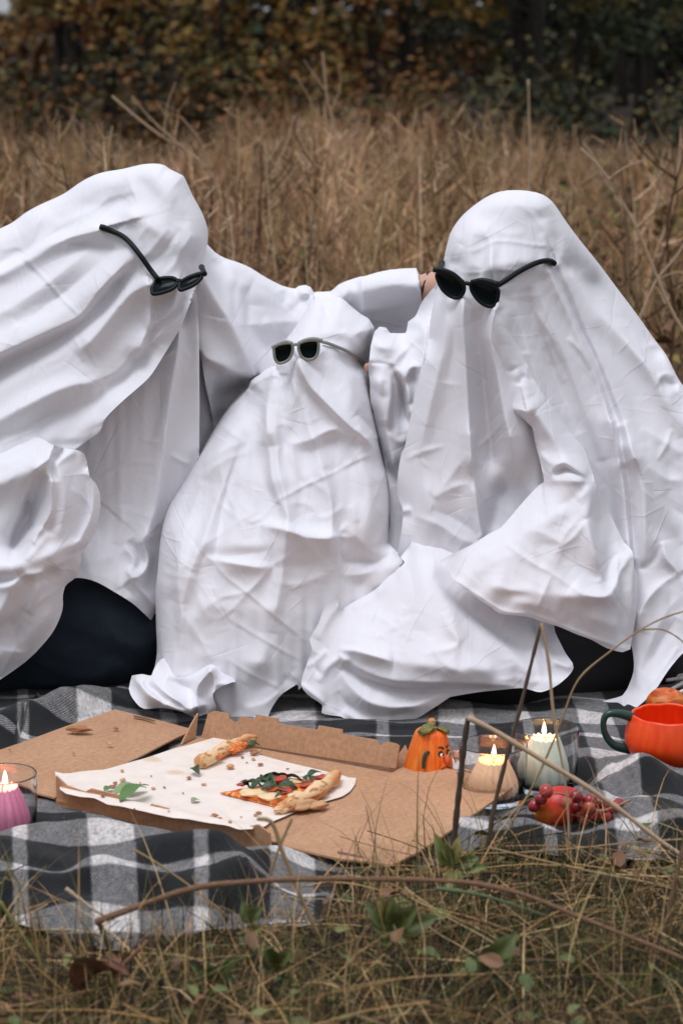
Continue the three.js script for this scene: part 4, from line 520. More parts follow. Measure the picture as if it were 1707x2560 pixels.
// ---------------------------------------------------------------- right person
const rightPanels = [];
{ // head, chest and back drape down to the tail at the right
  const edges = [
    ['s', [...zmap(Q2, [[405, 900], [430, 760], [448, 690], [470, 600], [490, 500], [510, 430], [540, 380], [580, 335], [650, 280], [720, 243], [800, 230], [880, 236], [930, 250], [970, 280], [1000, 320], [1040, 380], [1100, 460], [1180, 560], [1270, 680], [1360, 800], [1430, 900], [1490, 980], [1530, 1060], [1568, 1120], [1650, 1200]])]],
    ['h', [Q2([1650, 1200]), Q4([1650, 1000])], true],
    ['e', zmap(Q4, [[1650, 1000, 20], [1568, 1060, 22], [1500, 1140, 25], [1440, 1230, 28], [1380, 1290, 30], [1345, 1318, 31], [1300, 1340, 31], [1200, 1330, 31], [1112, 1306, 31]])],
    ['e', zmap(Q4, [[1112, 1306, 31], [1200, 1282, 29], [1290, 1256, 27], [1310, 1230, 25], [1340, 1150, 23], [1340, 1080, 22], [1322, 1010, 21], [1250, 940, 19], [1000, 850, 17], [700, 800, 20]])],
    ['h', [Q4([700, 800]), Q4([400, 800]), Q4([260, 640])], true],
    ['e', [...zmap(Q4, [[260, 640, 18], [285, 500, 16], [292, 415, 14], [268, 345, 13], [268, 250, 13], [285, 150, 12]]), ...zmap(Q2, [[300, 1400, 12], [330, 1240, 11], [370, 1060, 10], [405, 900, 8]])]],
  ];
  const lines = [
    zmap(Q2, [[640, 350, 4], [780, 320, 4], [920, 350, 2]]), zmap(Q2, [[520, 560, 4], [600, 560, 10], [720, 560, 13], [860, 540, 9], [980, 560, 2]]), zmap(Q2, [[480, 700, 6], [560, 720, 11], [700, 760, 12], [900, 700, 8]]),
    zmap(Q2, [[565, 730, 12], [575, 900, 13], [590, 1200, 14], [600, 1459, 16]]), zmap(Q2, [[628, 770, 11], [640, 900, 10], [655, 1050, 9], [670, 1200, 8.5], [700, 1459, 9]]), zmap(Q2, [[715, 740, 13], [692, 900, 14], [720, 1060, 14], [760, 1250, 16], [800, 1459, 18]]),
    zmap(Q2, [[900, 800, 9], [960, 1000, 9], [1050, 1250, 11]]), zmap(Q2, [[985, 570, 1], [1100, 900, 4], [1210, 1200, 7], [1280, 1459, 9]]),
    zmap(Q2, [[1040, 560, -3], [1130, 720, -3], [1280, 880, -2], [1450, 1060, 0], [1568, 1220, 2]]), zmap(Q2, [[1150, 640, -10], [1300, 820, -10], [1450, 980, -10]]),
    zmap(Q4, [[620, 300, 17], [655, 520, 18], [700, 700, 18]]), zmap(Q4, [[740, 300, 10], [700, 480, 13]]), zmap(Q4, [[400, 300, 16], [430, 480, 18]]), zmap(Q4, [[900, 320, 17], [900, 500, 15]]),
    zmap(Q4, [[1300, 100, 11], [1350, 500, 16], [1370, 800, 20], [1350, 1000, 22]]), zmap(Q4, [[1500, 200, 8], [1550, 600, 14], [1500, 900, 20]]), zmap(Q4, [[1220, 200, 10], [1250, 500, 12]]),
  ];
  const folds = [
    // forehead
    [zmap(Q2, [[640, 380], [605, 440], [590, 540], [586, 640]]), 0.9, 16, 20, 1.4], [zmap(Q2, [[655, 375], [690, 450], [700, 560], [715, 680], [735, 760]]), 1.2, 22, 9, 1.3], [zmap(Q2, [[660, 430], [650, 540], [620, 640]]), -1.0, 22, 22], [zmap(Q2, [[700, 400], [760, 420], [850, 415]]), 0.4, 12, 12],
    [zmap(Q2, [[610, 500], [660, 470], [710, 455], [800, 458], [930, 478]]), 0.35, 4, 6, 1.2, 1], [zmap(Q2, [[540, 600], [640, 585], [740, 577], [900, 585]]), 0.3, 4, 5, 1.2], [zmap(Q2, [[560, 480], [540, 540], [530, 600]]), 0.7, 12, 14], [zmap(Q2, [[540, 420], [510, 520], [490, 620]]), 0.6, 14, 12],
    [zmap(Q2, [[800, 280], [880, 340], [930, 410], [970, 500]]), 0.8, 14, 20, 1.3], [zmap(Q2, [[950, 300], [1000, 420], [1010, 520]]), -0.8, 22, 22], [zmap(Q2, [[910, 420], [940, 490], [955, 540]]), 0.5, 8, 8], [zmap(Q2, [[965, 440], [975, 510], [970, 545]]), 0.4, 6, 6],
    // below the glasses
    [zmap(Q2, [[568, 720], [570, 860], [582, 1050], [592, 1250], [600, 1459]]), 1.3, 26, 9, 1.3, 1], [zmap(Q2, [[480, 720], [470, 900], [440, 1100], [400, 1300]]), 0.9, 30, 26], [zmap(Q2, [[510, 740], [520, 900], [500, 1100]]), -0.9, 20, 24], [zmap(Q2, [[620, 760], [610, 860], [640, 960]]), -0.8, 14, 18],
    [zmap(Q2, [[712, 760], [692, 860], [694, 920], [722, 1060], [752, 1250], [800, 1459]]), 1.9, 9, 40, 1.3, 2], [zmap(Q4, [[600, 60], [610, 220], [632, 400], [655, 525]]), 1.4, 28, 8, 1.3, 1],
    [zmap(Q2, [[770, 720], [760, 850], [800, 960]]), 0.7, 22, 22], [zmap(Q2, [[840, 700], [850, 860], [850, 960]]), -0.8, 28, 28], [zmap(Q2, [[880, 720], [930, 830], [960, 950], [950, 1010]]), 0.6, 14, 14], [zmap(Q2, [[885, 760], [930, 820], [990, 940], [1010, 1000]]), 0.5, 6, 10],
    // right side
    [zmap(Q2, [[960, 590], [1000, 680], [1060, 800], [1110, 920], [1170, 1060], [1230, 1250], [1280, 1459]]), 1.5, 20, 8, 1.3, 1], [zmap(Q2, [[975, 580], [1030, 690], [1080, 800], [1140, 930], [1200, 1090], [1270, 1300]]), -1.3, 8, 16, 1.4],
    [zmap(Q2, [[1000, 560], [1060, 690], [1120, 830], [1190, 1000], [1270, 1200], [1350, 1440]]), 1.7, 16, 36, 1.4, 1], [zmap(Q2, [[1060, 620], [1130, 720], [1260, 860], [1380, 980], [1450, 1060], [1520, 1150]]), 1.2, 40, 14, 1.3, 1],
    [zmap(Q2, [[1450, 1075], [1490, 1065], [1530, 1075]]), 1.0, 10, 6, 1.3], [zmap(Q2, [[1465, 1090], [1500, 1110], [1545, 1125]]), -1.6, 12, 10], [zmap(Q2, [[1360, 960], [1430, 935], [1480, 935]]), 0.6, 10, 10], [zmap(Q2, [[1180, 740], [1240, 780], [1300, 800]]), 0.3, 10, 10],
    [zmap(RR, [[800, 650], [760, 600], [700, 450], [600, 200]]), 0.6, 8, 16], [zmap(RR, [[810, 360], [900, 460], [960, 570]]), 0.5, 6, 12],
    [zmap(RR, [[1400, 1170], [1450, 1080], [1500, 960]]), 0.6, 6, 8], [zmap(RR, [[1300, 950], [1400, 1020], [1560, 1130]]), 0.5, 14, 10],
    // lower right
    [zmap(Q4, [[1240, 0], [1290, 250], [1320, 500], [1335, 620]]), 1.6, 24, 8, 1.3, 1], [zmap(Q4, [[1270, 20], [1310, 250], [1345, 600], [1362, 870]]), -1.6, 10, 14, 1.4], [zmap(Q4, [[1290, 0], [1340, 150], [1390, 330], [1400, 500], [1390, 670]]), 1.3, 18, 26],
    [zmap(Q4, [[1380, 100], [1450, 300], [1520, 480], [1568, 560]]), 0.9, 22, 22], [zmap(Q4, [[1470, 550], [1500, 640], [1560, 700]]), 1.2, 10, 20, 1.3], [zmap(Q4, [[1470, 560], [1430, 640], [1370, 670]]), -1.0, 12, 12], [zmap(Q4, [[1550, 690], [1450, 760], [1380, 850], [1350, 960]]), 1.2, 12, 22, 1.3],
    [zmap(Q4, [[1480, 320], [1530, 400], [1600, 440]]), -0.9, 18, 18], [zmap(Q4, [[1400, 200], [1480, 260], [1568, 270]]), 0.7, 16, 14], [zmap(Q4, [[1568, 780], [1480, 880], [1420, 1000], [1350, 1200], [1320, 1300]]), 0.9, 22, 18], [zmap(Q4, [[1540, 900], [1440, 1060], [1380, 1150]]), -0.9, 20, 20], [zmap(Q4, [[1540, 1040], [1440, 1180], [1340, 1270]]), 0.35, 4, 5, 1.2, 1], [zmap(Q4, [[1120, 1303], [1210, 1290], [1296, 1268]]), 0.8, 8, 6], [zmap(Q4, [[1305, 1240], [1295, 1290], [1310, 1335]]), 1.0, 10, 8],
    // long hanging folds
    [zmap(Q2, [[790, 640], [830, 800], [880, 1000], [960, 1250], [1050, 1459]]), 1.15, 16, 28, 1.5], [zmap(Q2, [[850, 660], [910, 850], [990, 1080], [1090, 1330]]), -1.1, 18, 18, 1.5], [zmap(Q2, [[900, 640], [970, 830], [1060, 1050], [1150, 1300], [1200, 1450]]), 1.1, 14, 26, 1.5],
    [zmap(Q2, [[1090, 600], [1230, 780], [1360, 960], [1480, 1160], [1560, 1350]]), 1.1, 16, 30, 1.5], [zmap(Q2, [[500, 720], [470, 950], [420, 1200], [360, 1440]]), 1.1, 16, 24, 1.5],
    // lower front
    [zmap(Q4, [[590, 140], [480, 290], [440, 350]]), 0.6, 16, 12], [zmap(Q4, [[300, 180], [380, 140], [480, 110]]), 0.4, 7, 7], [zmap(Q4, [[430, 350], [520, 300], [600, 280]]), 0.8, 16, 14], [zmap(Q4, [[420, 400], [520, 440], [640, 520]]), -0.9, 18, 22], [zmap(Q4, [[340, 430], [450, 470], [560, 540], [640, 560]]), 0.8, 18, 12], [zmap(Q4, [[680, 210], [730, 170], [800, 180]]), 0.3, 14, 14],
    [zmap(Q4, [[280, 420], [310, 410], [330, 405]]), 0.8, 8, 8], [zmap(Q2, [[620, 1400], [700, 1330], [760, 1250]]), 0.4, 5, 7, 1.2],
  ];
  rightPanels.push(panel({ edges, lines, folds, soft: 12, round: 66, drop: 9, wrinkle: 0.8, dir: fan(Q2, [760, 380]), full: 0.05, phase: 21.3, grain: () => 1.4, back: { d: 34, px: 210, maxY: 1480 } }));
}
{ // skirt over the knee, hem on the blanket
  const edges = [
    ['e', [...zmap(Q4, [[330, 560, 19], [270, 640, 21], [180, 760, 24], [60, 832, 28], [0, 870, 30]]), ...zmap(Q3, [[1540, 800, 30], [1480, 852, 31], [1450, 930, 32], [1410, 1000, 33], [1422, 1040, 34], [1395, 1120, 35], [1372, 1200, 36], [1400, 1250, 37], [1470, 1300, 38], [1465, 1335, 38], [1560, 1352, 39]])]],
    ['e', zmap(Q4, [[10, 1352, 39], [60, 1376, 39], [180, 1396, 39], [330, 1370, 38], [420, 1320, 37], [508, 1262, 36], [530, 1258, 36], [640, 1240, 36], [760, 1228, 36], [830, 1222, 36], [880, 1232, 37], [922, 1240, 38], [1000, 1205, 36], [1068, 1130, 33], [1030, 1060, 30], [985, 970, 27]])],
    ['h', zmap(Q4, [[985, 970, 20], [960, 820, 12], [700, 560, 10], [500, 490, 11], [330, 520, 12], [330, 560, 17]]), true],
  ];
  const lines = [
    zmap(Q4, [[300, 640, 24], [260, 760, 28], [200, 950, 34]]), zmap(Q4, [[420, 640, 24], [460, 760, 29], [520, 900, 34], [560, 1050, 37]]), zmap(Q4, [[60, 1000, 35], [250, 1080, 39], [500, 1120, 40], [700, 1130, 38]]), zmap(Q4, [[600, 780, 27], [760, 920, 29], [900, 1030, 31]]), zmap(Q4, [[60, 1220, 37], [200, 1260, 39], [400, 1240, 37]]), zmap(Q4, [[700, 700, 20], [850, 800, 21]]),
    zmap(Q4, [[750, 1050, 34], [860, 1130, 35]]),
  ];
  const folds = [
    [zmap(Q4, [[290, 560], [330, 680], [340, 800], [350, 950]]), 0.9, 30, 34], [zmap(Q4, [[270, 600], [240, 700], [180, 780], [60, 860]]), 1.2, 20, 16], [zmap(Q4, [[180, 775], [100, 800], [0, 840]]), -1.0, 10, 14], [zmap(Q4, [[330, 600], [450, 700], [560, 790]]), -0.8, 26, 22],
    [zmap(Q4, [[0, 1040], [60, 1045], [140, 1060], [250, 1090]]), 1.4, 20, 12, 1.4], [zmap(Q4, [[20, 1080], [120, 1140], [250, 1180], [400, 1190], [600, 1195], [800, 1210]]), 1.2, 12, 30, 1.3], [zmap(Q4, [[0, 1100], [100, 1160], [250, 1205], [450, 1220], [700, 1225]]), -2.0, 14, 8, 1.5],
    [zmap(Q4, [[10, 1150], [120, 1260], [250, 1300], [380, 1280], [500, 1230]]), 1.2, 22, 18], [zmap(Q4, [[0, 1230], [60, 1310], [180, 1350], [330, 1330]]), -1.0, 14, 12], [zmap(Q4, [[20, 1320], [100, 1370], [240, 1370]]), 0.8, 8, 10],
    [zmap(Q4, [[0, 1060], [30, 1090], [10, 1130]]), 0.9, 10, 8], [zmap(Q4, [[100, 700], [70, 760], [150, 780]]), 0.6, 10, 10],
    [zmap(Q4, [[380, 1060], [480, 1040], [540, 1010], [500, 900]]), 0.8, 16, 14], [zmap(Q4, [[470, 870], [500, 950], [560, 1010]]), 0.7, 14, 14], [zmap(Q4, [[420, 980], [460, 1080], [540, 1130]]), 0.5, 10, 10], [zmap(Q4, [[600, 880], [700, 980], [820, 1100], [900, 1200]]), 0.8, 34, 16, 1.4], [zmap(Q4, [[500, 750], [640, 880], [760, 960], [880, 1020]]), -1.0, 24, 24],
    [zmap(Q4, [[850, 900], [930, 1020], [980, 1090], [1060, 1130]]), 1.2, 16, 12], [zmap(Q4, [[890, 950], [960, 1020], [985, 1110]]), -1.0, 10, 10], [zmap(Q4, [[820, 1000], [900, 1100], [920, 1230]]), 0.7, 16, 12], [zmap(Q4, [[1066, 1130], [1010, 1110], [975, 1085]]), 1.0, 8, 8],
    [zmap(Q3, [[1568, 1070], [1500, 1120], [1450, 1190]]), 0.9, 12, 10], [zmap(Q3, [[1560, 830], [1500, 900], [1450, 1000]]), 0.7, 14, 12], [zmap(Q3, [[1440, 1060], [1430, 1120], [1480, 1160]]), -0.8, 10, 10], [zmap(Q3, [[1490, 1040], [1460, 1080], [1400, 1130]]), 0.8, 8, 10], [zmap(Q3, [[1372, 1205], [1420, 1240], [1480, 1290]]), 1.0, 8, 8],
    [zmap(Q4, [[80, 880], [200, 900], [300, 980]]), 0.5, 14, 14], [zmap(Q4, [[60, 960], [180, 980], [260, 930]]), 0.4, 12, 12], [zmap(Q4, [[300, 840], [280, 900], [330, 1000]]), 0.5, 12, 12],
  ];
  rightPanels.push(panel({ edges, lines, folds, soft: 14, wrinkle: 0.9, dir: fan(Q4, [330, 560]), full: 0.05, phase: 31.7, grain: () => 0.5 }));
}
{ // forearm under the cloth, and the flap that hangs from the elbow over the knee
  const edges = [
    ['e', zmap(Q4, [[460, 640, 30], [520, 608, 29], [600, 570, 27], [680, 520, 25], [740, 488, 24], [765, 460, 23], [790, 430, 22], [850, 360, 20], [910, 298, 18], [935, 282, 18]])],
    ['e', [...zmap(Q4, [[935, 282, 18], [918, 200, 16], [895, 110, 15], [880, 20, 14]]), ...zmap(RR, [[600, 1060, 15], [580, 960, 15], [545, 930, 15.5], [475, 870, 16], [450, 840, 16.3], [440, 760, 16], [422, 680, 15.6], [385, 580, 15.4], [345, 490, 15.9], [314, 395, 16.6], [328, 290, 16.6], [350, 190, 16]])]],
    ['h', zmap(RR, [[350, 190, 16], [400, 200, 12], [520, 360, 9.5], [650, 540, 8], [720, 690, 7.5], [785, 850, 8], [855, 1000, 9], [925, 1110, 10], [985, 1290, 14]])],
    ['e', zmap(Q4, [[1160, 268, 18], [1230, 420, 15], [1300, 560, 17], [1336, 600, 20], [1348, 760, 22], [1352, 880, 23], [1340, 960, 23], [1326, 1045, 24]])],
    ['e', zmap(Q4, [[1326, 1045, 24], [1292, 1058, 26], [1220, 1040, 29], [1150, 1002, 31], [1080, 976, 32], [1000, 942, 33], [920, 918, 34], [880, 902, 34], [830, 893, 35], [740, 884, 35], [690, 852, 35], [640, 820, 34], [560, 760, 33], [500, 702, 31], [460, 640, 30]])],
  ];
  const lines = [
    zmap(RR, [[370, 260, 15.6], [375, 340, 15.8], [405, 470, 15], [470, 640, 15], [570, 800, 16.5], [690, 960, 18], [800, 1130, 19], [940, 1270, 22]]), zmap(RR, [[470, 400, 12.4], [590, 600, 12.2], [650, 740, 13], [720, 900, 14]]),
    zmap(Q4, [[960, 250, 20], [1060, 240, 23], [1150, 262, 23]]), zmap(Q4, [[640, 610, 30], [780, 560, 29], [900, 470, 28], [1040, 400, 26]]), zmap(Q4, [[1150, 280, 21], [1125, 430, 26], [1170, 620, 28], [1200, 720, 28]]), zmap(Q4, [[1180, 450, 20], [1260, 560, 20], [1320, 630, 22]]),
    zmap(Q4, [[700, 750, 35], [900, 780, 35], [1100, 800, 34], [1250, 800, 29]]), zmap(Q4, [[1160, 900, 33], [1280, 940, 28]]),
  ];
  const folds = [
    [zmap(RR, [[380, 220], [400, 360], [420, 500], [445, 580]]), 0.8, 14, 20], [zmap(RR, [[465, 590], [500, 640], [545, 700], [570, 760]]), 0.9, 12, 14], [zmap(RR, [[545, 640], [545, 590], [575, 530], [610, 540]]), 0.5, 10, 10], [zmap(RR, [[540, 625], [510, 640], [500, 690]]), -0.9, 10, 10], [zmap(RR, [[450, 840], [500, 850], [555, 855], [580, 880]]), 1.1, 8, 24, 1.3],
    [zmap(RR, [[555, 860], [585, 960], [620, 1120], [640, 1250]]), 1.3, 10, 40, 1.3, 1], [zmap(RR, [[640, 620], [700, 740], [770, 880], [850, 1020], [930, 1150], [980, 1285]]), 0.8, 40, 14, 1.4],
    [zmap(RR, [[700, 1260], [740, 1210], [800, 1180], [850, 1220], [980, 1285]]), 1.5, 12, 20, 1.3], [zmap(RR, [[720, 1270], [800, 1225], [900, 1260], [970, 1295]]), -1.6, 10, 10], [zmap(RR, [[640, 1130], [700, 1190], [760, 1180]]), 0.6, 12, 12],
    [zmap(Q4, [[935, 284], [1000, 268], [1080, 270], [1160, 268]]), 0.9, 24, 8, 1.4], [zmap(Q4, [[1158, 275], [1130, 320], [1085, 355]]), 0.8, 14, 14], [zmap(Q4, [[1150, 290], [1140, 380], [1120, 440]]), 0.8, 14, 8], [zmap(Q4, [[1110, 300], [1060, 350], [980, 390]]), -0.7, 20, 20],
    [zmap(Q4, [[1120, 445], [1160, 560], [1190, 680], [1202, 730]]), 1.5, 26, 12, 1.3], [zmap(Q4, [[1120, 450], [1060, 530], [1000, 575]]), 0.8, 10, 18, 1.3], [zmap(Q4, [[1330, 605], [1290, 690], [1250, 760], [1205, 800], [1120, 790], [1060, 750]]), 1.5, 24, 16, 1.4], [zmap(Q4, [[1205, 735], [1240, 640], [1290, 600]]), -1.4, 30, 24],
    [zmap(Q4, [[740, 540], [840, 620], [960, 690], [1060, 750], [1110, 780]]), 0.8, 12, 12, 1.2], [zmap(Q4, [[970, 700], [930, 780], [890, 870]]), 0.45, 7, 8, 1.2], [zmap(Q4, [[820, 480], [950, 520], [1010, 580], [970, 690]]), 0.7, 20, 14], [zmap(Q4, [[1000, 560], [1060, 470], [1110, 430]]), 0.6, 12, 14], [zmap(Q4, [[990, 600], [1090, 650], [1180, 720]]), -0.7, 24, 24],
    [zmap(Q4, [[620, 700], [720, 640], [840, 600]]), 0.5, 26, 26], [zmap(Q4, [[475, 670], [540, 735], [640, 800], [745, 868], [840, 880]]), 0.35, 4, 5, 1.2, 1], [zmap(Q4, [[870, 880], [940, 905], [1060, 955], [1180, 1000], [1300, 1040]]), 0.35, 4, 5, 1.2, 1], [zmap(Q4, [[1340, 640], [1330, 780], [1335, 900], [1320, 1020]]), 0.9, 14, 8], [zmap(Q4, [[1240, 830], [1280, 900], [1290, 1000]]), -0.6, 24, 24], [zmap(Q4, [[780, 820], [900, 840], [1000, 880]]), 0.5, 24, 20],
  ];
  rightPanels.push(panel({ edges, lines, folds, soft: 10, wrinkle: 0.8, dir: fan(Q4, [1120, 100]), full: 0.05, phase: 41.9, grain: () => 0.4 }));
}
{ // sleeve of the arm around the small head, gathered between the two
  const edges = [
    ['e', zmap(C1, [[574, 560, 4], [582, 525, 5], [592, 430, 3], [602, 390, 2], [618, 335, 0], [650, 304, -3], [692, 310, -3], [716, 345, -4], [770, 348, -6], [822, 346, -7], [836, 272, -10], [880, 240, -10], [905, 190, -10], [930, 135, -9], [1000, 50, -7], [1050, -20, -6]])],
    ['h', [...zmap(C1, [[1050, -20], [1080, 150], [980, 600], [880, 1000], [860, 1307]]), Q4([320, 420]), Q4([320, 640])], true],
    ['e', [...zmap(Q4, [[320, 640, 14], [255, 640, 16], [200, 600, 15], [185, 560, 13], [230, 500, 11], [225, 300, 8], [215, 250, 6]]), ...zmap(C1, [[700, 1290, 6], [668, 1120, 5], [652, 1050, 5], [620, 900, 5], [590, 790, 5], [588, 700, 5], [583, 640, 4], [574, 560, 4]])]],
  ];
  const lines = [zmap(C1, [[640, 430, 6], [720, 420, 5], [800, 420, 0]]), zmap(C1, [[640, 640, 9], [660, 800, 9], [700, 1000, 9], [740, 1200, 10]]), zmap(C1, [[780, 560, 6], [850, 420, 1], [960, 230, -3]]), zmap(C1, [[800, 900, 4], [810, 700, 4], [860, 640, 4]]), zmap(C1, [[940, 300, 2], [900, 600, 7], [850, 880, 9]])];
  const folds = [
    [zmap(C1, [[575, 528], [640, 524], [690, 528], [735, 535]]), 0.9, 10, 18, 1.3, 1], [zmap(C1, [[578, 556], [640, 552], [692, 550]]), 0.9, 18, 7, 1.3, 1], [zmap(C1, [[578, 542], [650, 538], [720, 543]]), -0.7, 6, 6],
    [zmap(C1, [[740, 540], [790, 600], [815, 680], [835, 800], [856, 890]]), 1.2, 10, 12], [zmap(C1, [[725, 545], [780, 640], [805, 760], [830, 900], [850, 960]]), -1.8, 10, 8], [zmap(C1, [[735, 560], [722, 660], [715, 800], [705, 950]]), 1.4, 22, 16], [zmap(C1, [[690, 560], [640, 640], [600, 690]]), 1.0, 16, 20], [zmap(C1, [[760, 640], [765, 800], [780, 1000]]), 1.0, 14, 14], [zmap(C1, [[680, 640], [670, 760], [690, 900]]), -0.9, 14, 14], [zmap(C1, [[735, 600], [745, 800], [750, 1000]]), -1.0, 12, 10],
    [zmap(C1, [[735, 540], [790, 460], [870, 360], [960, 232]]), 1.3, 12, 16, 1.3], [zmap(C1, [[935, 228], [965, 240], [985, 255]]), 1.0, 8, 10], [zmap(C1, [[860, 400], [820, 480], [780, 560]]), -1.0, 18, 10], [zmap(C1, [[1020, 60], [980, 250], [940, 440], [900, 600]]), 1.0, 14, 14], [zmap(C1, [[960, 260], [910, 430], [850, 560]]), -1.0, 16, 16], [zmap(C1, [[890, 520], [850, 560], [830, 620], [850, 800]]), 1.1, 12, 12], [zmap(C1, [[880, 560], [880, 700], [870, 850]]), -1.2, 10, 12],
    [zmap(C1, [[620, 380], [680, 440], [700, 500]]), 0.5, 14, 14], [zmap(C1, [[720, 980], [770, 1040], [820, 1060]]), 0.9, 12, 12], [zmap(C1, [[705, 950], [720, 1100], [760, 1300]]), 0.9, 14, 14], [zmap(C1, [[690, 1120], [720, 1230], [740, 1340]]), -0.9, 12, 12],
  ];
  rightPanels.push(panel({ edges, lines, folds, soft: 8, round: 40, drop: 4, wrinkle: 0.6, dir: fan(C1, [740, 300]), full: 0.06, phase: 51.2, step: 3 }));
}

{ // cloth deep between the two
  const edges = [['e', zmap(C1, [[560, 880, -4], [640, 860, -4], [760, 860, -4], [820, 1300, -2], [800, 1650, 4], [620, 1650, 4], [560, 1300, -2], [560, 880, -4]])]];
  rightPanels.push(panel({ edges, lines: [zmap(C1, [[690, 900, -2], [700, 1600, 6]])], folds: [[zmap(C1, [[650, 1000], [690, 1200], [700, 1400]]), 1.2, 12, 16]], soft: 8, phase: 61.2 }));
}
const leftPerson = tag(group('person', atZ(250, 1750, 0.0).setY(0).toArray()), 'person under a white sheet with head tilted down, dark jeans showing below the hem', 'person');
const midPerson = tag(group('person', atZ(700, 1750, 0.1).setY(0).toArray()), 'smallest person, under a white sheet, wearing grey framed sunglasses', 'person');
const rightPerson = tag(group('person', atZ(1350, 1750, 0.0).setY(0).toArray()), 'person under a white sheet holding a hand to the chest beneath it, black leggings showing', 'person');
function intoGroup(root, geos) { const p = root.position; for (const g of geos) g.translate(-p.x, -p.y, -p.z); return geos; }
sheetPart(leftPerson, intoGroup(leftPerson, leftPanels.flat()));
sheetPart(midPerson, intoGroup(midPerson, midPanels.flat()));
sheetPart(rightPerson, intoGroup(rightPerson, rightPanels.flat()));
// ---------------------------------------------------------------- bodies (joined tapered limbs, meshed from one field)
function blob(bones, cell = 0.014, k = 0.03) {                     // bones: [A, B, ra, rb]
  const mn = V3(1e9, 1e9, 1e9), mx = V3(-1e9, -1e9, -1e9); for (const [a, b, ra, rb] of bones) { const r = Math.max(ra, rb) + k + cell * 2; for (const p of [a, b]) { mn.min(p.clone().subScalar(r)); mx.max(p.clone().addScalar(r)); } }
  const n = mx.clone().sub(mn).divideScalar(cell).ceil(), X = n.x + 1, Y = n.y + 1, Zn = n.z + 1, F = new Float32Array(X * Y * Zn);
  const B = bones.map(([a, b, ra, rb]) => { const d = b.clone().sub(a); return [a.x, a.y, a.z, d.x, d.y, d.z, d.lengthSq() || 1e-9, ra, rb]; });
  const f = (x, y, z) => { let s = 0; for (const [ax, ay, az, dx, dy, dz, l, ra, rb] of B) { const t = clamp(((x - ax) * dx + (y - ay) * dy + (z - az) * dz) / l, 0, 1); const d = Math.hypot(x - ax - dx * t, y - ay - dy * t, z - az - dz * t) - (ra + (rb - ra) * t); s += Math.exp(-d / k * 2.2); } return -Math.log(s + 1e-30) * k / 2.2; };
  for (let c = 0, q = 0; c < Zn; c++) for (let b = 0; b < Y; b++) for (let a = 0; a < X; a++, q++) F[q] = f(mn.x + a * cell, mn.y + b * cell, mn.z + c * cell);
  const vid = new Int32Array(F.length).fill(-1), pos = [], idx = [], at = (a, b, c) => (c * Y + b) * X + a;
  for (let c = 0; c < Zn - 1; c++) for (let b = 0; b < Y - 1; b++) for (let a = 0; a < X - 1; a++) { let sx = 0, sy = 0, sz = 0, m = 0; const E = (a0, b0, c0, a1, b1, c1) => { const u = F[at(a + a0, b + b0, c + c0)], v = F[at(a + a1, b + b1, c + c1)]; if ((u < 0) !== (v < 0)) { const t = u / (u - v); sx += a0 + (a1 - a0) * t; sy += b0 + (b1 - b0) * t; sz += c0 + (c1 - c0) * t; m++; } };
    for (const [p, q] of [[0, 0], [0, 1], [1, 0], [1, 1]]) { E(0, p, q, 1, p, q); E(p, 0, q, p, 1, q); E(p, q, 0, p, q, 1); }
    if (m) { vid[at(a, b, c)] = pos.length / 3; pos.push(mn.x + (a + sx / m) * cell, mn.y + (b + sy / m) * cell, mn.z + (c + sz / m) * cell); } }
  const quad = (a, b, c, d, fl) => { if (a < 0 || b < 0 || c < 0 || d < 0) return; fl ? idx.push(a, b, c, a, c, d) : idx.push(a, c, b, a, d, c); };
  for (let c = 1; c < Zn - 1; c++) for (let b = 1; b < Y - 1; b++) for (let a = 1; a < X - 1; a++) { const s = F[at(a, b, c)] < 0;
    if (s !== F[at(a + 1, b, c)] < 0) quad(vid[at(a, b - 1, c - 1)], vid[at(a, b, c - 1)], vid[at(a, b, c)], vid[at(a, b - 1, c)], s);
    if (s !== F[at(a, b + 1, c)] < 0) quad(vid[at(a - 1, b, c - 1)], vid[at(a - 1, b, c)], vid[at(a, b, c)], vid[at(a, b, c - 1)], s);
    if (s !== F[at(a, b, c + 1)] < 0) quad(vid[at(a - 1, b - 1, c)], vid[at(a, b - 1, c)], vid[at(a, b, c)], vid[at(a - 1, b, c)], s); }
  const g = new THREE.BufferGeometry(); g.setAttribute('position', new THREE.Float32BufferAttribute(pos, 3)); g.setIndex(idx);
  const N = []; for (let i = 0; i < pos.length; i += 3) { const e = cell * 0.5, [x, y, z] = [pos[i], pos[i + 1], pos[i + 2]], v = V3(f(x + e, y, z) - f(x - e, y, z), f(x, y + e, z) - f(x, y - e, z), f(x, y, z + e) - f(x, y, z - e)).normalize(); N.push(v.x, v.y, v.z); }
  g.setAttribute('normal', new THREE.Float32BufferAttribute(N, 3)); return g;
}
const B = (zf, p) => { const q = zf(p); return atZ(q[0], q[1], q[2] / 100); };
const bone = (zf, a, b, ra, rb) => [B(zf, a), B(zf, b), ra, rb];
const skin = std([0.58, 0.33, 0.24], 0.55);
const denimTex = dataTex(256, 256, (u, v) => { const s = 0.5 + 0.5 * Math.sin((u + v) * Math.PI * 2 * 60), n = rnd(); const t = 0.75 + 0.25 * s * n + 0.2 * fbm(u * 8, v * 8, 4, 3); return [0.085 * t, 0.145 * t, 0.20 * t]; }); denimTex.repeat.set(6, 6);
const denim = std(0xffffff, 0.95, { map: denimTex, bumpMap: denimTex, bumpScale: 0.0006 }), leggings = std([0.008, 0.008, 0.01], 0.85);
function planarUV(g) { const p = g.attributes.position, u = []; for (let i = 0; i < p.count; i++) u.push(p.getX(i), p.getY(i)); g.setAttribute('uv', new THREE.Float32BufferAttribute(u, 2)); return g; }
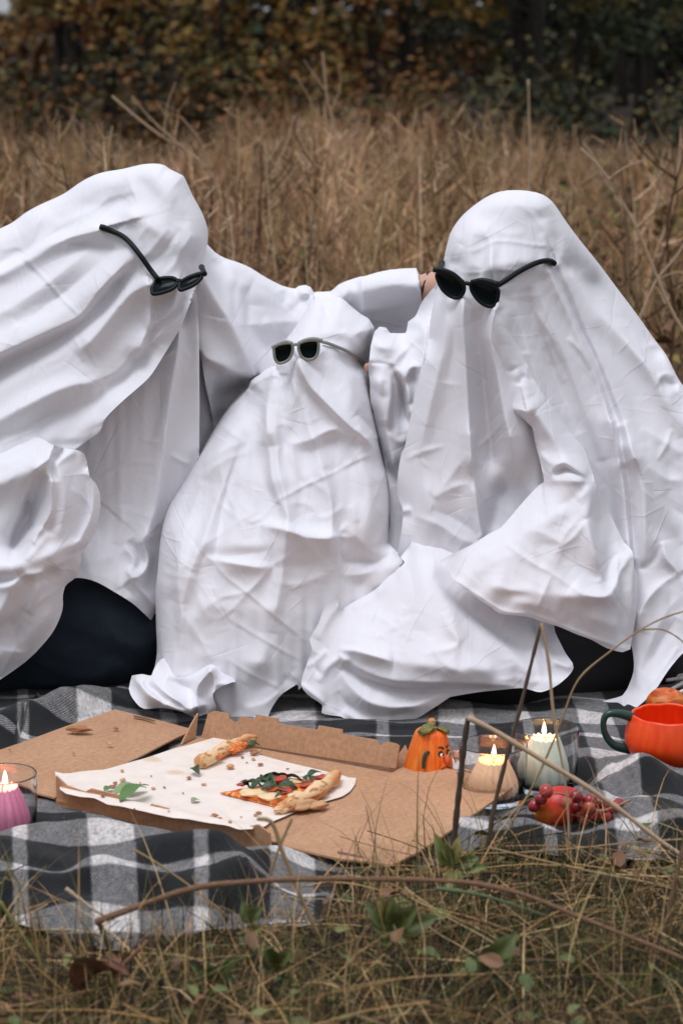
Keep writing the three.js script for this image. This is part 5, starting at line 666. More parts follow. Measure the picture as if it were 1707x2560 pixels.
{ // left: torso, head, the arm that reaches across; jeans with a seam; strap at the wrist
  const arm = [bone(Q1, [600, 760, -16], [900, 720, -16], 0.045, 0.04), bone(MZ, [60, 330, -17], [640, 500, -22], 0.034, 0.03), bone(MZ, [640, 500, -22], [1250, 350, -19], 0.026, 0.025), bone(MZ, [1250, 350, -19], [1520, 315, -17], 0.025, 0.0255), bone(MZ, [1520, 315, -17], [1640, 330, -16], 0.027, 0.034), ...[0, 1, 2, 3].map(i => bone(MZ, [1640, 290 + i * 34, -16], [1800, 300 + i * 40, -13 - i], 0.0095, 0.0075)), bone(MZ, [1600, 270, -15], [1700, 240, -11], 0.0105, 0.008)];
  const g = blob([bone(Q1, [690, 380, -3], [720, 440, -3], 0.055, 0.05), bone(Q1, [620, 520, -9], [560, 640, -11], 0.045, 0.05), bone(Q1, [560, 700, -13], [420, 1300, -14], 0.085, 0.09), bone(Q1, [420, 1300, -14], [500, 1750, -10], 0.09, 0.1), ...arm], 0.011, 0.02);
  mesh('body', intoGroup(leftPerson, [planarUV(g)]), skin, leftPerson);
  const j = blob([bone(Q3, [760, 1000, -2], [420, 960, 10], 0.105, 0.112), bone(Q3, [420, 960, 10], [-80, 1010, 14], 0.112, 0.09), bone(Q3, [-80, 1010, 14], [-260, 1060, 10], 0.09, 0.08), bone(Q3, [760, 1000, -8], [640, 1130, 6], 0.09, 0.07), bone(Q3, [-200, 1100, 6], [500, 1160, 8], 0.06, 0.055)], 0.011, 0.03);
  { const p = j.attributes.position, q = j.attributes.normal; for (let i = 0; i < p.count; i++) { const x = p.getX(i), y = p.getY(i), z = p.getZ(i), n = 0.011 * Math.max(0, 1 - 5 * Math.abs(fbm(x * 7 + y * 5, y * 9, z * 7, 2))) - 0.003 * Math.exp(-Math.pow((x + 0.33 - 0.3 * (y - 0.15)) / 0.006, 2)); p.setXYZ(i, x + q.getX(i) * n, y + q.getY(i) * n, z + q.getZ(i) * n); } j.computeVertexNormals(); }
  mesh('jeans', intoGroup(leftPerson, [planarUV(j)]), denim, leftPerson);
  const seam = [[440, 735, 0], [500, 800, 0], [545, 900, 0], [550, 1000, 0], [520, 1100, 0]];
  const c = B(MZ, [1452, 312, -17.6]), r = 0.029, pts = []; for (let i = 0; i < 24; i++) { const a = i / 24 * Math.PI * 2; pts.push(V3(c.x + 0.012 * Math.cos(a), c.y + r * Math.cos(a), c.z + r * Math.sin(a))); }
  const st = new THREE.TubeGeometry(new THREE.CatmullRomCurve3(pts, true), 48, 0.0048, 8, true); mesh('wrist_strap', intoGroup(leftPerson, [st]), std([0.012, 0.014, 0.018], 0.5), leftPerson);
}
{ // small one
  const g = blob([bone(MZ, [860, 640, -6], [840, 690, -5], 0.045, 0.04), bone(MZ, [860, 760, -10], [820, 880, -12], 0.035, 0.045), bone(MZ, [820, 900, -13], [700, 1500, -8], 0.07, 0.085), bone(Q3, [1100, 600, -6], [1000, 1000, 6], 0.07, 0.06)], 0.014, 0.02);
  mesh('body', intoGroup(midPerson, [planarUV(g)]), skin, midPerson);
  const f = blob([0, 1, 2].map(i => bone(MZ, [1090 + i * 3, 822 + i * 14, 3.5], [1120, 820 + i * 14, 3], 0.0055, 0.006)), 0.003, 0.004); mesh('fingers', intoGroup(midPerson, [planarUV(f)]), skin, midPerson);
}
{ // right: torso and head, leggings
  const g = blob([bone(Q2, [760, 470, -3], [730, 540, -2], 0.055, 0.05), bone(Q2, [800, 640, -10], [820, 760, -12], 0.045, 0.06), bone(Q2, [860, 850, -12], [900, 1450, -12], 0.085, 0.09), bone(Q2, [900, 1450, -12], [950, 1800, -8], 0.09, 0.1)], 0.014, 0.02);
  mesh('body', intoGroup(rightPerson, [planarUV(g)]), skin, rightPerson);
  const j = blob([bone(Q4, [1180, 1120, 4], [700, 1140, 24], 0.085, 0.075), bone(Q4, [1180, 1130, 4], [1420, 1060, 8], 0.085, 0.07), bone(Q4, [1420, 1080, 10], [900, 1180, 20], 0.06, 0.05), bone(Q4, [900, 1190, 20], [480, 1240, 24], 0.05, 0.04)], 0.011, 0.03);
  mesh('leggings', intoGroup(rightPerson, [planarUV(j)]), leggings, rightPerson);
}
// ---------------------------------------------------------------- plaid blanket
const S1 = zone(0, 1700, 860), S2 = zone(847, 1700, 860), G0 = zone(0, 2050, 1707), F = p => [p[0] * 1707 / 1568, p[1] * 1707 / 1568, ...p.slice(2)];
const plaid = (() => { // woollen weave: white bands in both directions over charcoal
  const N = 2048, per = 0.25, size = 1.0, band = s => { s = ((s / per) % 1 + 1) % 1; const b = (c, w) => smooth(w + 0.013, w - 0.009, Math.abs(((s - c + 1.5) % 1) - 0.5)); return Math.max(b(0, 0.040), b(0.515, 0.125) * 0.94); };
  const wv = new Float32Array(4096); for (let i = 0; i < 4096; i++) wv[i] = rnd();
  return dataTex(N, N, (u, v) => { const x = u * size, y = v * size, n = rnd(), fz = fbm(u * 30, v * 30, 1, 2) * 0.0035, a = band(x + fz + (n - 0.5) * 0.002), b = band(y + fz + (rnd() - 0.5) * 0.002), th = Math.sin(x * 1500 + n) * Math.sin(y * 1500 + n * 2) > 0 ? 0.68 : 0.32, m = a * th + b * (1 - th), t = m * (0.82 + 0.18 * n) + 0.0;
    const hair = (n - 0.5) * 0.14 + fbm(u * 60, v * 60, 9, 2) * 0.22 + fbm(u * 200, v * 140, 4, 2) * 0.3, k = clamp(t + hair * (0.22 + t), 0, 1); return [0.065 + 0.83 * k, 0.076 + 0.795 * k, 0.086 + 0.77 * k]; });
})();
const woolBump = dataTex(512, 512, () => { const n = rnd(); return [n, n, n]; }, false); woolBump.repeat.set(4, 4);
const blanketMat = new THREE.MeshPhysicalMaterial({ map: plaid, roughness: 1, bumpMap: woolBump, bumpScale: 0.0016, side: THREE.DoubleSide, sheen: 0.25, sheenRoughness: 0.8, sheenColor: new THREE.Color(0.5, 0.5, 0.5) });
const G3 = (p, y = 0.015) => atY(p[0], p[1], y);
const blanketRidges = [ // points, height m, near half-width, far half-width
  [zmap(S1, [[-200, 760], [0, 690], [150, 650], [300, 628], [480, 640], [700, 685], [950, 755], [1080, 820]]), 0.050, 0.10, 0.04],
  [zmap(S1, [[-100, 865], [150, 850], [300, 850], [480, 880], [700, 850], [980, 850], [1200, 800]]), 0.026, 0.035, 0.045],
  [zmap(S1, [[-100, 960], [100, 925], [300, 930], [470, 915], [600, 950]]), 0.022, 0.028, 0.03],
  [zmap(S1, [[200, 1000], [480, 1010], [700, 960], [1000, 1000], [1200, 930]]), 0.022, 0.03, 0.04],
  [zmap(S1, [[970, 800], [1010, 780], [1150, 770], [1300, 790]]), 0.016, 0.04, 0.03],
  [zmap(S2, [[560, 640], [680, 622], [850, 640], [1000, 690], [1200, 715], [1400, 740]]), 0.030, 0.06, 0.03],
  [zmap(S2, [[1090, 470], [1160, 385], [1290, 365], [1380, 400], [1480, 430]]), 0.036, 0.05, 0.04],
  [zmap(S2, [[1300, 560], [1380, 540], [1480, 570], [1600, 640]]), 0.030, 0.05, 0.04],
  [zmap(S2, [[1180, 700], [1320, 640], [1450, 660], [1620, 700]]), 0.022, 0.04, 0.04],
  [zmap(S2, [[1420, 410], [1568, 395], [1700, 410]]), 0.028, 0.05, 0.05],
  [zmap(S2, [[1090, 260], [1130, 330], [1100, 420]]), 0.014, 0.04, 0.04],
  [zmap(S2, [[760, 730], [1000, 790], [1250, 790], [1500, 800]]), 0.016, 0.04, 0.05],
  [zmap(S1, [[-100, 230], [40, 160], [200, 100], [420, 40]]), 0.03, 0.08, 0.05],
  [zmap(S1, [[60, 330], [180, 190], [300, 120]]), 0.016, 0.05, 0.04],
  [zmap(S2, [[500, 100], [700, 110], [900, 150], [1050, 130]]), 0.012, 0.05, 0.05],
].map(([p, h, a, b]) => [spline(p, 30).map(q => { const g = G3(q, 0.016 + h); return [g.x, g.z]; }), h, a, b]);
const flats = []; // places where things press the blanket flat: [x, z, r]
function blanketY(x, z) {
  let y = 0.016 + 0.012 * fbm(x * 2.2, z * 2.2, 6, 2) + 0.012 * fbm(x * 5.5, z * 7, 2, 2) + 0.006 * Math.max(0, 1 - 5 * Math.abs(fbm(x * 5 + 3, z * 8, 4, 2)));
  for (const [p, h, a, b] of blanketRidges) { let d = 1e9, s = 0; for (let i = 0; i + 1 < p.length; i++) { const q = segDist(x, z, p[i], p[i + 1]); if (q[0] < d) { d = q[0]; s = q[2]; } } const w = s > 0 ? a : b; if (d < 3 * w) y += h * Math.exp(-Math.pow(d / w, 1.8)); }
  for (const [fx, fz, r, fy] of flats) { const d = Math.hypot(x - fx, z - fz); y = y + (fy - y) * smooth(r * 1.8, r, d); }
  return Math.max(y, 0.008);
}
const edgePx = zmap(G0, [[-160, 240], [0, 245], [60, 256], [130, 280], [200, 304], [270, 312], [340, 302], [400, 286], [470, 270], [560, 256], [640, 250], [690, 264], [745, 246], [762, 205], [755, 170], [800, 146], [870, 134], [960, 122], [1040, 96], [1130, 82], [1300, 96], [1450, 104], [1568, 100], [1760, 96]]);
const blanketEdge = spline(edgePx, 30).map(p => { const g = G3(p, 0.01); return [g.x, g.z]; });
const edgeZ = x => { let z = -9; for (let i = 0; i + 1 < blanketEdge.length; i++) { const [a, b] = [blanketEdge[i], blanketEdge[i + 1]]; if ((a[0] - x) * (b[0] - x) <= 0 && a[0] !== b[0]) z = Math.max(z, a[1] + (x - a[0]) / (b[0] - a[0]) * (b[1] - a[1])); } return z > -5 ? z : 1.1; };
const blanketUV = (x, z) => { const c = Math.cos(0.02), s = Math.sin(0.02), wx = 0.022 * fbm(x * 1.6, z * 1.6, 3, 2), wz = 0.04 * fbm(x * 1.4 + 5, z * 1.4, 8, 2); return [x * c + z * s + 0.446 - 0.024 + wx - 0.16 * (z - 1.25) * smooth(0.1, -0.4, x), z * c - x * s * 1.5 + wz]; };

// ---------------------------------------------------------------- pizza box
const kraft = (() => { const t = dataTex(512, 512, (u, v) => { const n = fbm(u * 40, v * 40, 2, 3) * 0.10 + (rnd() - 0.5) * 0.05 + fbm(u * 3, v * 3, 7, 3) * 0.08 + Math.sin(u * 512 * 0.55) * 0.006; return [0.70 + n, 0.535 + n * 0.95, 0.405 + n * 0.85]; }); t.repeat.set(3, 3); return std(0xffffff, 0.9, { map: t }); })();
const kraftEdge = std([0.17, 0.10, 0.06], 0.95);
function board(pts, th = 0.003, bulge = 0, cut) {                    // a sheet of board from 4 corner points (round the sheet), gently bowed, with thickness
  const [a, b, c, d] = pts, n = 14, pos = [], uv = [], idx = [], nrm = b.clone().sub(a).cross(d.clone().sub(a)).normalize(); if (nrm.y < 0) nrm.negate(); const lu = a.distanceTo(b), lv = a.distanceTo(d);
  for (const side of [0, 1]) for (let j = 0; j <= n; j++) for (let i = 0; i <= n; i++) { const u = i / n, v = j / n, p = a.clone().lerp(b, u).lerp(d.clone().lerp(c, u), v); p.addScaledVector(nrm, bulge * Math.sin(Math.PI * u) * Math.sin(Math.PI * v) + 0.0022 * noise(u * 3 + a.x * 9, v * 3, a.z * 9) - (side ? th : 0)); pos.push(p.x, p.y, p.z); uv.push(u * lu, v * lv); }
  const R = n + 1, M = R * R; for (let j = 0; j < n; j++) for (let i = 0; i < n; i++) { const q = j * R + i; idx.push(q, q + 1, q + R, q + 1, q + R + 1, q + R, M + q, M + q + R, M + q + 1, M + q + 1, M + q + R, M + q + R + 1); }
  const rim = []; for (let i = 0; i < n; i++) rim.push([i, i + 1], [n * R + i + 1, n * R + i], [(i + 1) * R, i * R], [i * R + n, (i + 1) * R + n]); for (const [p, q] of rim) idx.push(p, p + M, q, q, p + M, q + M);
  const g = new THREE.BufferGeometry(); g.setAttribute('position', new THREE.Float32BufferAttribute(pos, 3)); g.setAttribute('uv', new THREE.Float32BufferAttribute(uv, 2)); g.setIndex(idx); return toCreasedNormals(g, 0.6);
}
function polyBoard(outline, up, th = 0.003) {                        // flat board from an outline of 3D points lying nearly in a plane
  const o = outline[0], n = up.clone().normalize(), X = outline[1].clone().sub(o).normalize(), Y = n.clone().cross(X).normalize(); X.copy(Y.clone().cross(n));
  const s = new THREE.Shape(outline.map(p => { const q = p.clone().sub(o); return new THREE.Vector2(q.dot(X), q.dot(Y)); }));
  const g = new THREE.ExtrudeGeometry(s, { depth: th, bevelEnabled: true, bevelThickness: 0.0004, bevelSize: 0.0004, bevelSegments: 1 }); g.translate(0, 0, -th); g.applyMatrix4(new THREE.Matrix4().makeBasis(X, Y, n)); g.translate(o.x, o.y, o.z); return g;
}
const boxY = 0.026;
const bFL = atY(...S1([255, 545]), boxY), bFR = atY(...S1([1255, 735]), boxY), bBR = atY(...S2([300, 405]), boxY), bBL = atY(...S1([905, 262]), boxY);
const boxC = bFL.clone().add(bBR).multiplyScalar(0.5);
const pizzaBox = tag(group('pizza_box', [boxC.x, 0, boxC.z]), 'opened brown cardboard pizza box with flaps spread flat on the plaid blanket', 'pizza box');
const rel = (root, ...ps) => ps.map(p => p.clone().sub(root.position));
const lift = (p, dy, t, k = 0) => p.clone().add(V3(0, dy, 0)).addScaledVector(t, k);
{
  const P = (...q) => rel(pizzaBox, ...q);
  const inB = bFL.clone().sub(bBL).normalize(), outB = inB.clone().negate();
  mesh('base_panel', board(P(bFL, bFR, bBR, bBL), 0.003, 0.001), kraft, pizzaBox);
  // back wall with tabs and a thumb notch along its top
  const h = 0.043, L = bBL.distanceTo(bBR), along = bBR.clone().sub(bBL).normalize(), up = V3(0, 1, 0).addScaledVector(outB, 0.30).normalize(), W = (s, y) => bBL.clone().addScaledVector(along, s * L).addScaledVector(up, y);
  const prof = [[0.015, 0], [1.0, 0], [1.0, h * 0.86], [0.985, h * 0.92], [0.95, h * 0.95], [0.93, h * 0.93], [0.92, h * 0.8], [0.905, h * 0.78], [0.89, h * 0.96], [0.72, h * 0.98], [0.715, h * 1.16], [0.60, h * 1.18], [0.595, h * 1.0], [0.395, h * 1.02], [0.39, h * 1.22], [0.28, h * 1.24], [0.275, h * 1.05], [0.20, h * 1.07], [0.19, h * 0.86], [0.165, h * 0.82], [0.145, h * 0.9], [0.14, h * 1.12], [0.06, h * 1.14], [0.03, h * 1.0]].map(([s, y]) => W(s, y));
  mesh('back_wall', polyBoard(P(...prof), inB.clone().addScaledVector(V3(0, 1, 0), 0.3)), kraft, pizzaBox);
  const gr = W(1.0, 0), g2 = W(0.93, h * 0.93), g3 = W(1.0, 0).addScaledVector(inB, 0.05).add(V3(0, 0.004, 0)), g4 = W(1.045, h * 0.25).addScaledVector(inB, 0.01);
  mesh('corner_gusset', [polyBoard(P(W(0.94, 0.002).addScaledVector(inB, 0.006), g3, g4, W(0.985, h * 0.9)), inB.clone().add(V3(0, 0.5, 0)))], kraft, pizzaBox);
  const q0 = W(0.0, 0.002), q1 = W(0.045, h * 1.06), q2 = W(-0.03, h * 0.6).addScaledVector(inB, 0.02), q3 = W(0.01, 0.004).addScaledVector(inB, 0.055);
  mesh('corner_gusset', [polyBoard(P(q3, W(0.03, 0.004).addScaledVector(inB, 0.01), q1, q2), along.clone().add(V3(0, 0.2, 0)))], kraft, pizzaBox);
  // front wall, folded down and ragged
  const fw = 0.028, fa = bFR.clone().sub(bFL), Wf = (s, y) => bFL.clone().addScaledVector(fa, s).add(V3(0, y, 0)).addScaledVector(inB, 0.004 + y * 0.55);
  const fp = [[0, -0.012], [1.01, -0.012], [1.0, fw * 0.62], [0.95, fw * 0.95], [0.88, fw * 0.6], [0.82, fw * 0.75], [0.78, fw * 0.55], [0.55, fw * 0.62], [0.54, fw * 0.8], [0.46, fw * 0.85], [0.45, fw * 0.66], [0.32, fw * 0.72], [0.30, fw * 0.98], [0.17, fw * 1.02], [0.14, fw * 0.75], [0.05, fw * 0.9], [0.0, fw * 1.35]].map(([s, y]) => Wf(s, y));
  mesh('front_wall', polyBoard(P(...fp), inB), kraft, pizzaBox);
  // side flaps
  for (const [x, y, r] of [[250, 330, 0.09], [430, 250, 0.09], [600, 230, 0.08], [120, 420, 0.09], [300, 430, 0.08]]) { const q = G3(S1([x, y])); flats.push([q.x, q.z, r, 0.012]); } flats.push([boxC.x, boxC.z, 0.20, 0.014]);
  const Lp = [atY(...S1([888, 225]), boxY), atY(...S1([525, 132]), 0.03), atY(...S1([-260, 410]), 0.03), atY(...S1([-60, 560]), 0.012), atY(...S1([252, 535]), boxY)];
  const lf = board(P(Lp[4], Lp[0], Lp[1], Lp[2]), 0.003, 0.004); mesh('side_flap', lf, kraft, pizzaBox);
  mesh('slot', polyBoard(P(...[[610, 161], [660, 168], [706, 184], [704, 187], [660, 174], [612, 166]].map(p => atY(...S1(p), 0.0345))), V3(0, 1, 0), 0.001), kraftEdge, pizzaBox);
  const rp = [[1262, 738, 0], [300, 402, 1], [372, 381, 1], [820, 470, 1], [500, 690, 1], [430, 742, 1], [350, 795, 1], [245, 850, 1], [190, 842, 1], [0, 818, 1], [1290, 752, 0]];
  const yy = [0.026, 0.028, 0.034, 0.045, 0.042, 0.040, 0.038, 0.036, 0.035, 0.032, 0.028];
  const R = rp.map(([x, y, z], i) => atY(...(z ? S2 : S1)([x, y]), yy[i]));
  // one bowed sheet: fan of the outline, subdivided by the extruder
  mesh('side_flap', polyBoard(P(...R), R[4].clone().sub(R[0]).cross(R[2].clone().sub(R[0])).multiplyScalar(Math.sign(R[4].clone().sub(R[0]).cross(R[2].clone().sub(R[0])).y))), kraft, pizzaBox);
  const nR = R[4].clone().sub(R[0]).cross(R[2].clone().sub(R[0])).normalize(); if (nR.y < 0) nR.negate();
  const onR = (x, y) => { const r = ray(...S2([x, y])); return r.multiplyScalar(R[0].clone().sub(CAM).dot(nR) / r.dot(nR)).add(CAM).addScaledVector(nR, 0.0012); };
  mesh('slot', polyBoard(P(onR(536, 424), onR(600, 430), onR(662, 444), onR(662, 446), onR(600, 434), onR(537, 427)), nR, 0.0008), kraftEdge, pizzaBox);
  mesh('slot', polyBoard(P(onR(-5, 784), onR(60, 797), onR(112, 810), onR(108, 813), onR(55, 803), onR(-5, 793)), nR, 0.0008), kraftEdge, pizzaBox);
  for (const [x, y] of [[0, 0]]) {}
}
// parchment
const paperMat = (() => { const t = dataTex(256, 256, (u, v) => { const n = fbm(u * 14, v * 14, 3, 3) * 0.05 + (rnd() - 0.5) * 0.02, st = smooth(0.22, 0.36, fbm(u * 5 + 2, v * 5, 5, 3)) * 0.10; return [0.895 + n - st * 0.5, 0.845 + n - st * 0.9, 0.80 + n - st * 1.4]; }); t.repeat.set(2.4, 2.4); return std(0xffffff, 0.75, { map: t }); })();
const paperY = (x, z) => { const inB = bFL.clone().sub(bBL).normalize(), d = V3(x, 0, z).sub(bFL).dot(inB); return boxY + 0.004 + 0.018 * Math.exp(-Math.pow(d / 0.035, 2)) + 0.0025 * fbm(x * 14, z * 14, 4, 2); };
{
  const out = zmap(S1, [[252, 418], [300, 428], [360, 418], [420, 412], [480, 408], [560, 385], [740, 330], [900, 285], [1050, 240], [1062, 290], [1100, 312], [1180, 340], [1300, 372], [1450, 408], [1568, 436]]), out2 = [...zmap(S2, [[40, 443], [78, 447], [74, 475], [50, 508], [20, 528], [0, 536]]), ...zmap(S1, [[1500, 548], [1430, 570], [1330, 608], [1230, 650], [1150, 680], [1090, 696], [1040, 692], [960, 672], [860, 650], [790, 625], [700, 604], [560, 578], [490, 560], [430, 572], [370, 560], [300, 540], [275, 500], [258, 455]])];
  const ring = [...out, ...out2].map(p => { let y = 0.03; for (let k = 0; k < 4; k++) { const q = atY(...p, y); y = paperY(q.x, q.z); } const q = atY(...p, y); return new THREE.Vector2(q.x, q.z); });
  const sh = new THREE.Shape(ring), g0 = new THREE.ShapeGeometry(sh); // dense interior: lattice clipped by the outline
  const box = new THREE.Box2().setFromPoints(ring), st = 0.006, pos = [], idx = [], W = Math.ceil((box.max.x - box.min.x) / st) + 1, H = Math.ceil((box.max.y - box.min.y) / st) + 1, ids = new Int32Array(W * H).fill(-1);
  const inP = (x, y) => { let c = false; for (let i = 0, j = ring.length - 1; i < ring.length; j = i++) { const a = ring[i], b = ring[j]; if ((a.y > y) !== (b.y > y) && x < (b.x - a.x) * (y - a.y) / (b.y - a.y) + a.x) c = !c; } return c; };
  const near = (x, y) => { let bd = 1e9, r = [x, y]; for (let i = 0, j = ring.length - 1; i < ring.length; j = i++) { const a = [ring[i].x, ring[i].y], b = [ring[j].x, ring[j].y], [d, t] = segDist(x, y, a, b); if (d < bd) { bd = d; r = [a[0] + (b[0] - a[0]) * t, a[1] + (b[1] - a[1]) * t]; } } return [r, bd]; };
  const ins = (i, j) => inP(box.min.x + i * st, box.min.y + j * st), I = new Uint8Array(W * H); for (let j = 0; j < H; j++) for (let i = 0; i < W; i++) I[j * W + i] = ins(i, j);
  const po = boxC, vert = (i, j) => { const k = j * W + i; if (ids[k] >= 0) return ids[k]; let x = box.min.x + i * st, z = box.min.y + j * st; if (!I[k]) [[x, z]] = near(x, z); ids[k] = pos.length / 3; pos.push(x - po.x, paperY(x, z), z - po.z); return ids[k]; };
  for (let j = 0; j < H - 1; j++) for (let i = 0; i < W - 1; i++) { const k = j * W + i; if (!(I[k] || I[k + 1] || I[k + W] || I[k + W + 1])) continue; const a = vert(i, j), b = vert(i + 1, j), c = vert(i, j + 1), d = vert(i + 1, j + 1); idx.push(a, c, b, b, c, d); }
  const g = new THREE.BufferGeometry(); g.setAttribute('position', new THREE.Float32BufferAttribute(pos, 3)); g.setIndex(idx); g.computeVertexNormals(); const u = []; for (let i = 0; i < pos.length; i += 3) u.push(pos[i], pos[i + 2]); g.setAttribute('uv', new THREE.Float32BufferAttribute(u, 2));
  const m = mesh('parchment_paper', g, paperMat); m.position.set(po.x, 0, po.z); tag(m, 'crumpled sheet of white baking parchment lining the pizza box', 'paper');
}
// put: a point of the photograph on the parchment
function onPaper(p) { let y = 0.03; for (let k = 0; k < 5; k++) { const q = atY(...p, y); y = paperY(q.x, q.z) + 0.0008; } return atY(...p, y); }
const speck = (a, b, c, f = 4, e = 0.3) => dataTex(128, 128, (u, v) => { const n = fbm(u * f, v * f, 1, 3), m = fbm(u * f * 2.3 + 5, v * f * 2.3, 8, 3), w = smooth(-0.1, 0.25, n), k = smooth(0.05, 0.2, m) * e; return [0, 1, 2].map(i => (a[i] * (1 - w) + b[i] * w) * (1 - k) + c[i] * k + (rnd() - 0.5) * 0.05); });
const crustMat = std(0xffffff, 0.7, { map: speck([0.90, 0.76, 0.58], [0.80, 0.55, 0.34], [0.56, 0.30, 0.15], 3, 0.6) }), sauceMat = std(0xffffff, 0.42, { map: speck([0.86, 0.45, 0.16], [0.78, 0.27, 0.10], [0.93, 0.72, 0.42], 6, 0.9) }), cheeseMat = std([0.80, 0.58, 0.32], 0.5), tomatoMat = std([0.44, 0.055, 0.03], 0.35), basilMat = std(0xffffff, 0.5, { map: speck([0.15, 0.26, 0.14], [0.24, 0.34, 0.20], [0.08, 0.15, 0.08], 6, 0.6) }), crumbMat = std([0.36, 0.16, 0.07], 0.85), paleCrumb = std([0.56, 0.32, 0.16], 0.85);
function lump(r, sx, sy, sz, k = 0.35, s = 0) { const g = new THREE.IcosahedronGeometry(r, 3), p = g.attributes.position; for (let i = 0; i < p.count; i++) { const v = V3().fromBufferAttribute(p, i), n = 1 + k * noise(v.x / r * 1.3 + s, v.y / r * 1.3 + s * 3, v.z / r * 1.3); p.setXYZ(i, v.x * n * sx, v.y * n * sy, v.z * n * sz); } const h = mergeVertices(g.deleteAttribute('normal') && g); h.computeVertexNormals(); return h; }
function leafBlade(l, w, curl, fold = 0.2, tip = 1) { const n = 10, m = 4, pos = [], uv = [], idx = []; for (let i = 0; i <= n; i++) { const t = i / n, ww = w * Math.pow(Math.sin(Math.PI * Math.pow(t, 0.8) * 0.98 + 0.02), 0.8) * (1 - 0.2 * t); for (let j = -m; j <= m; j++) { const s = j / m; pos.push(s * ww, curl * Math.sin(Math.PI * t) * l + fold * Math.abs(s) * ww + 0.05 * l * Math.sin(t * 9 + j) * Math.abs(s) * 0.4, t * l); uv.push(s * 0.5 + 0.5, t); } } const R = 2 * m + 1; for (let i = 0; i < n; i++) for (let j = 0; j < 2 * m; j++) { const a = i * R + j; idx.push(a, a + R, a + 1, a + 1, a + R, a + R + 1); } const g = new THREE.BufferGeometry(); g.setAttribute('position', new THREE.Float32BufferAttribute(pos, 3)); g.setAttribute('uv', new THREE.Float32BufferAttribute(uv, 2)); g.setIndex(idx); g.computeVertexNormals(); return g; }
const place = (g, x, y, z, ry = 0, rx = 0, rz = 0, s = 1) => g.clone().scale(s, s, s).rotateX(rx).rotateZ(rz).rotateY(ry).translate(x, y, z);
{ // pizza slice: tip at the left, crust at the right
  const tip = onPaper(S1([1002, 520])), ca = onPaper(S1([1480, 455])), cb = onPaper(S1([1330, 600])), o = tag(group('pizza_slice', tip.toArray()), 'pizza slice topped with tomato and basil on the white parchment', 'pizza slice');
  const A = ca.clone().sub(tip).setY(0), Bv = cb.clone().sub(tip).setY(0), n = 18, pos = [], uv = [], idx = [];
  for (const s of [0, 1]) for (let i = 0; i <= n; i++) for (let j = 0; j <= n; j++) { const t = i / n, u = j / n, p = A.clone().lerp(Bv, u).multiplyScalar(t * (1 + 0.02 * noise(u * 4, t * 4, 1))); const e = Math.min(u, 1 - u) * t; pos.push(p.x, s ? 0.001 : (0.35 + 0.65 * t) * 0.009 * smooth(0, 0.06, e + 0.03) + 0.002 * noise(t * 6, u * 6, 3) + 0.002 * Math.sin(t * 2), p.z); uv.push(t, u * t); }
  const R = n + 1, M = R * R; for (let i = 0; i < n; i++) for (let j = 0; j < n; j++) { const a = i * R + j; idx.push(a, a + 1, a + R, a + 1, a + R + 1, a + R, M + a, M + a + R, M + a + 1, M + a + 1, M + a + R, M + a + R + 1); } for (let i = 0; i < n; i++) for (const j of [0, n]) { const a = i * R + j, b = (i + 1) * R + j; idx.push(a, b, a + M, b, b + M, a + M); }
  const g = new THREE.BufferGeometry(); g.setAttribute('position', new THREE.Float32BufferAttribute(pos, 3)); g.setAttribute('uv', new THREE.Float32BufferAttribute(uv, 2)); g.setIndex(idx); g.computeVertexNormals(); mesh('topping_base', g, sauceMat, o);
  const cp = [[1300, 604], [1350, 585], [1410, 560], [1470, 520], [1520, 480], [1538, 455]].map(([x, y], i) => onPaper(S1([x, y])).sub(tip).add(V3(0, 0.012, 0)));
  mesh('crust', tube(cp, 0.012, 0.012, 24, 12, t => 0.0128 * (0.62 + 0.38 * Math.sin(Math.PI * t)) * (1 + 0.16 * Math.sin(t * 17) + 0.1 * Math.sin(t * 41))), crustMat, o);
  const P = (x, y, dy = 0.013) => onPaper(S1([x, y])).sub(tip).add(V3(0, dy, 0));
  for (const [x, y, s] of [[1275, 492, 0.015], [1305, 545, 0.010], [1470, 482, 0.011], [1100, 515, 0.007], [1390, 520, 0.008]]) { const p = P(x, y); mesh('tomato', lump(s, 1.1, 0.38, 0.8, 0.55, x).translate(p.x, p.y + 0.001, p.z), tomatoMat, o); }
  for (const [x, y, s] of [[1150, 540, 0.018], [1230, 560, 0.016], [1370, 555, 0.018], [1340, 490, 0.014]]) { const p = P(x, y, 0.010); mesh('cheese', lump(s, 1.2, 0.32, 0.8, 0.4, x).translate(p.x, p.y, p.z), cheeseMat, o); }
  for (const [x, y, r, l] of [[1160, 520, 1.2, 0.042], [1190, 525, 2.4, 0.040], [1230, 500, 0.6, 0.045], [1250, 480, 2.0, 0.044], [1300, 480, 1.4, 0.034], [1240, 535, 1.8, 0.036], [1330, 525, 1.7, 0.046], [1350, 490, 1.2, 0.040], [1440, 475, 2.2, 0.034], [1120, 512, 0.8, 0.026], [1285, 575, 2.0, 0.024], [1205, 495, 3.0, 0.036], [1270, 545, 4.4, 0.032], [1180, 505, 5.0, 0.026], [1320, 505, 2.6, 0.024], [1145, 530, 3.4, 0.022], [1390, 495, 0.4, 0.026], [1415, 488, 3.1, 0.022], [1220, 520, 5.6, 0.028]]) { const p = P(x, y, 0.015); mesh('basil_leaf', place(leafBlade(l * 0.85, l * 0.24, 0.12, 0.5), p.x - Math.sin(r) * l / 2, p.y, p.z - Math.cos(r) * l / 2, r, rr(-0.25, 0.25), rr(-0.5, 0.5)), basilMat, o); }
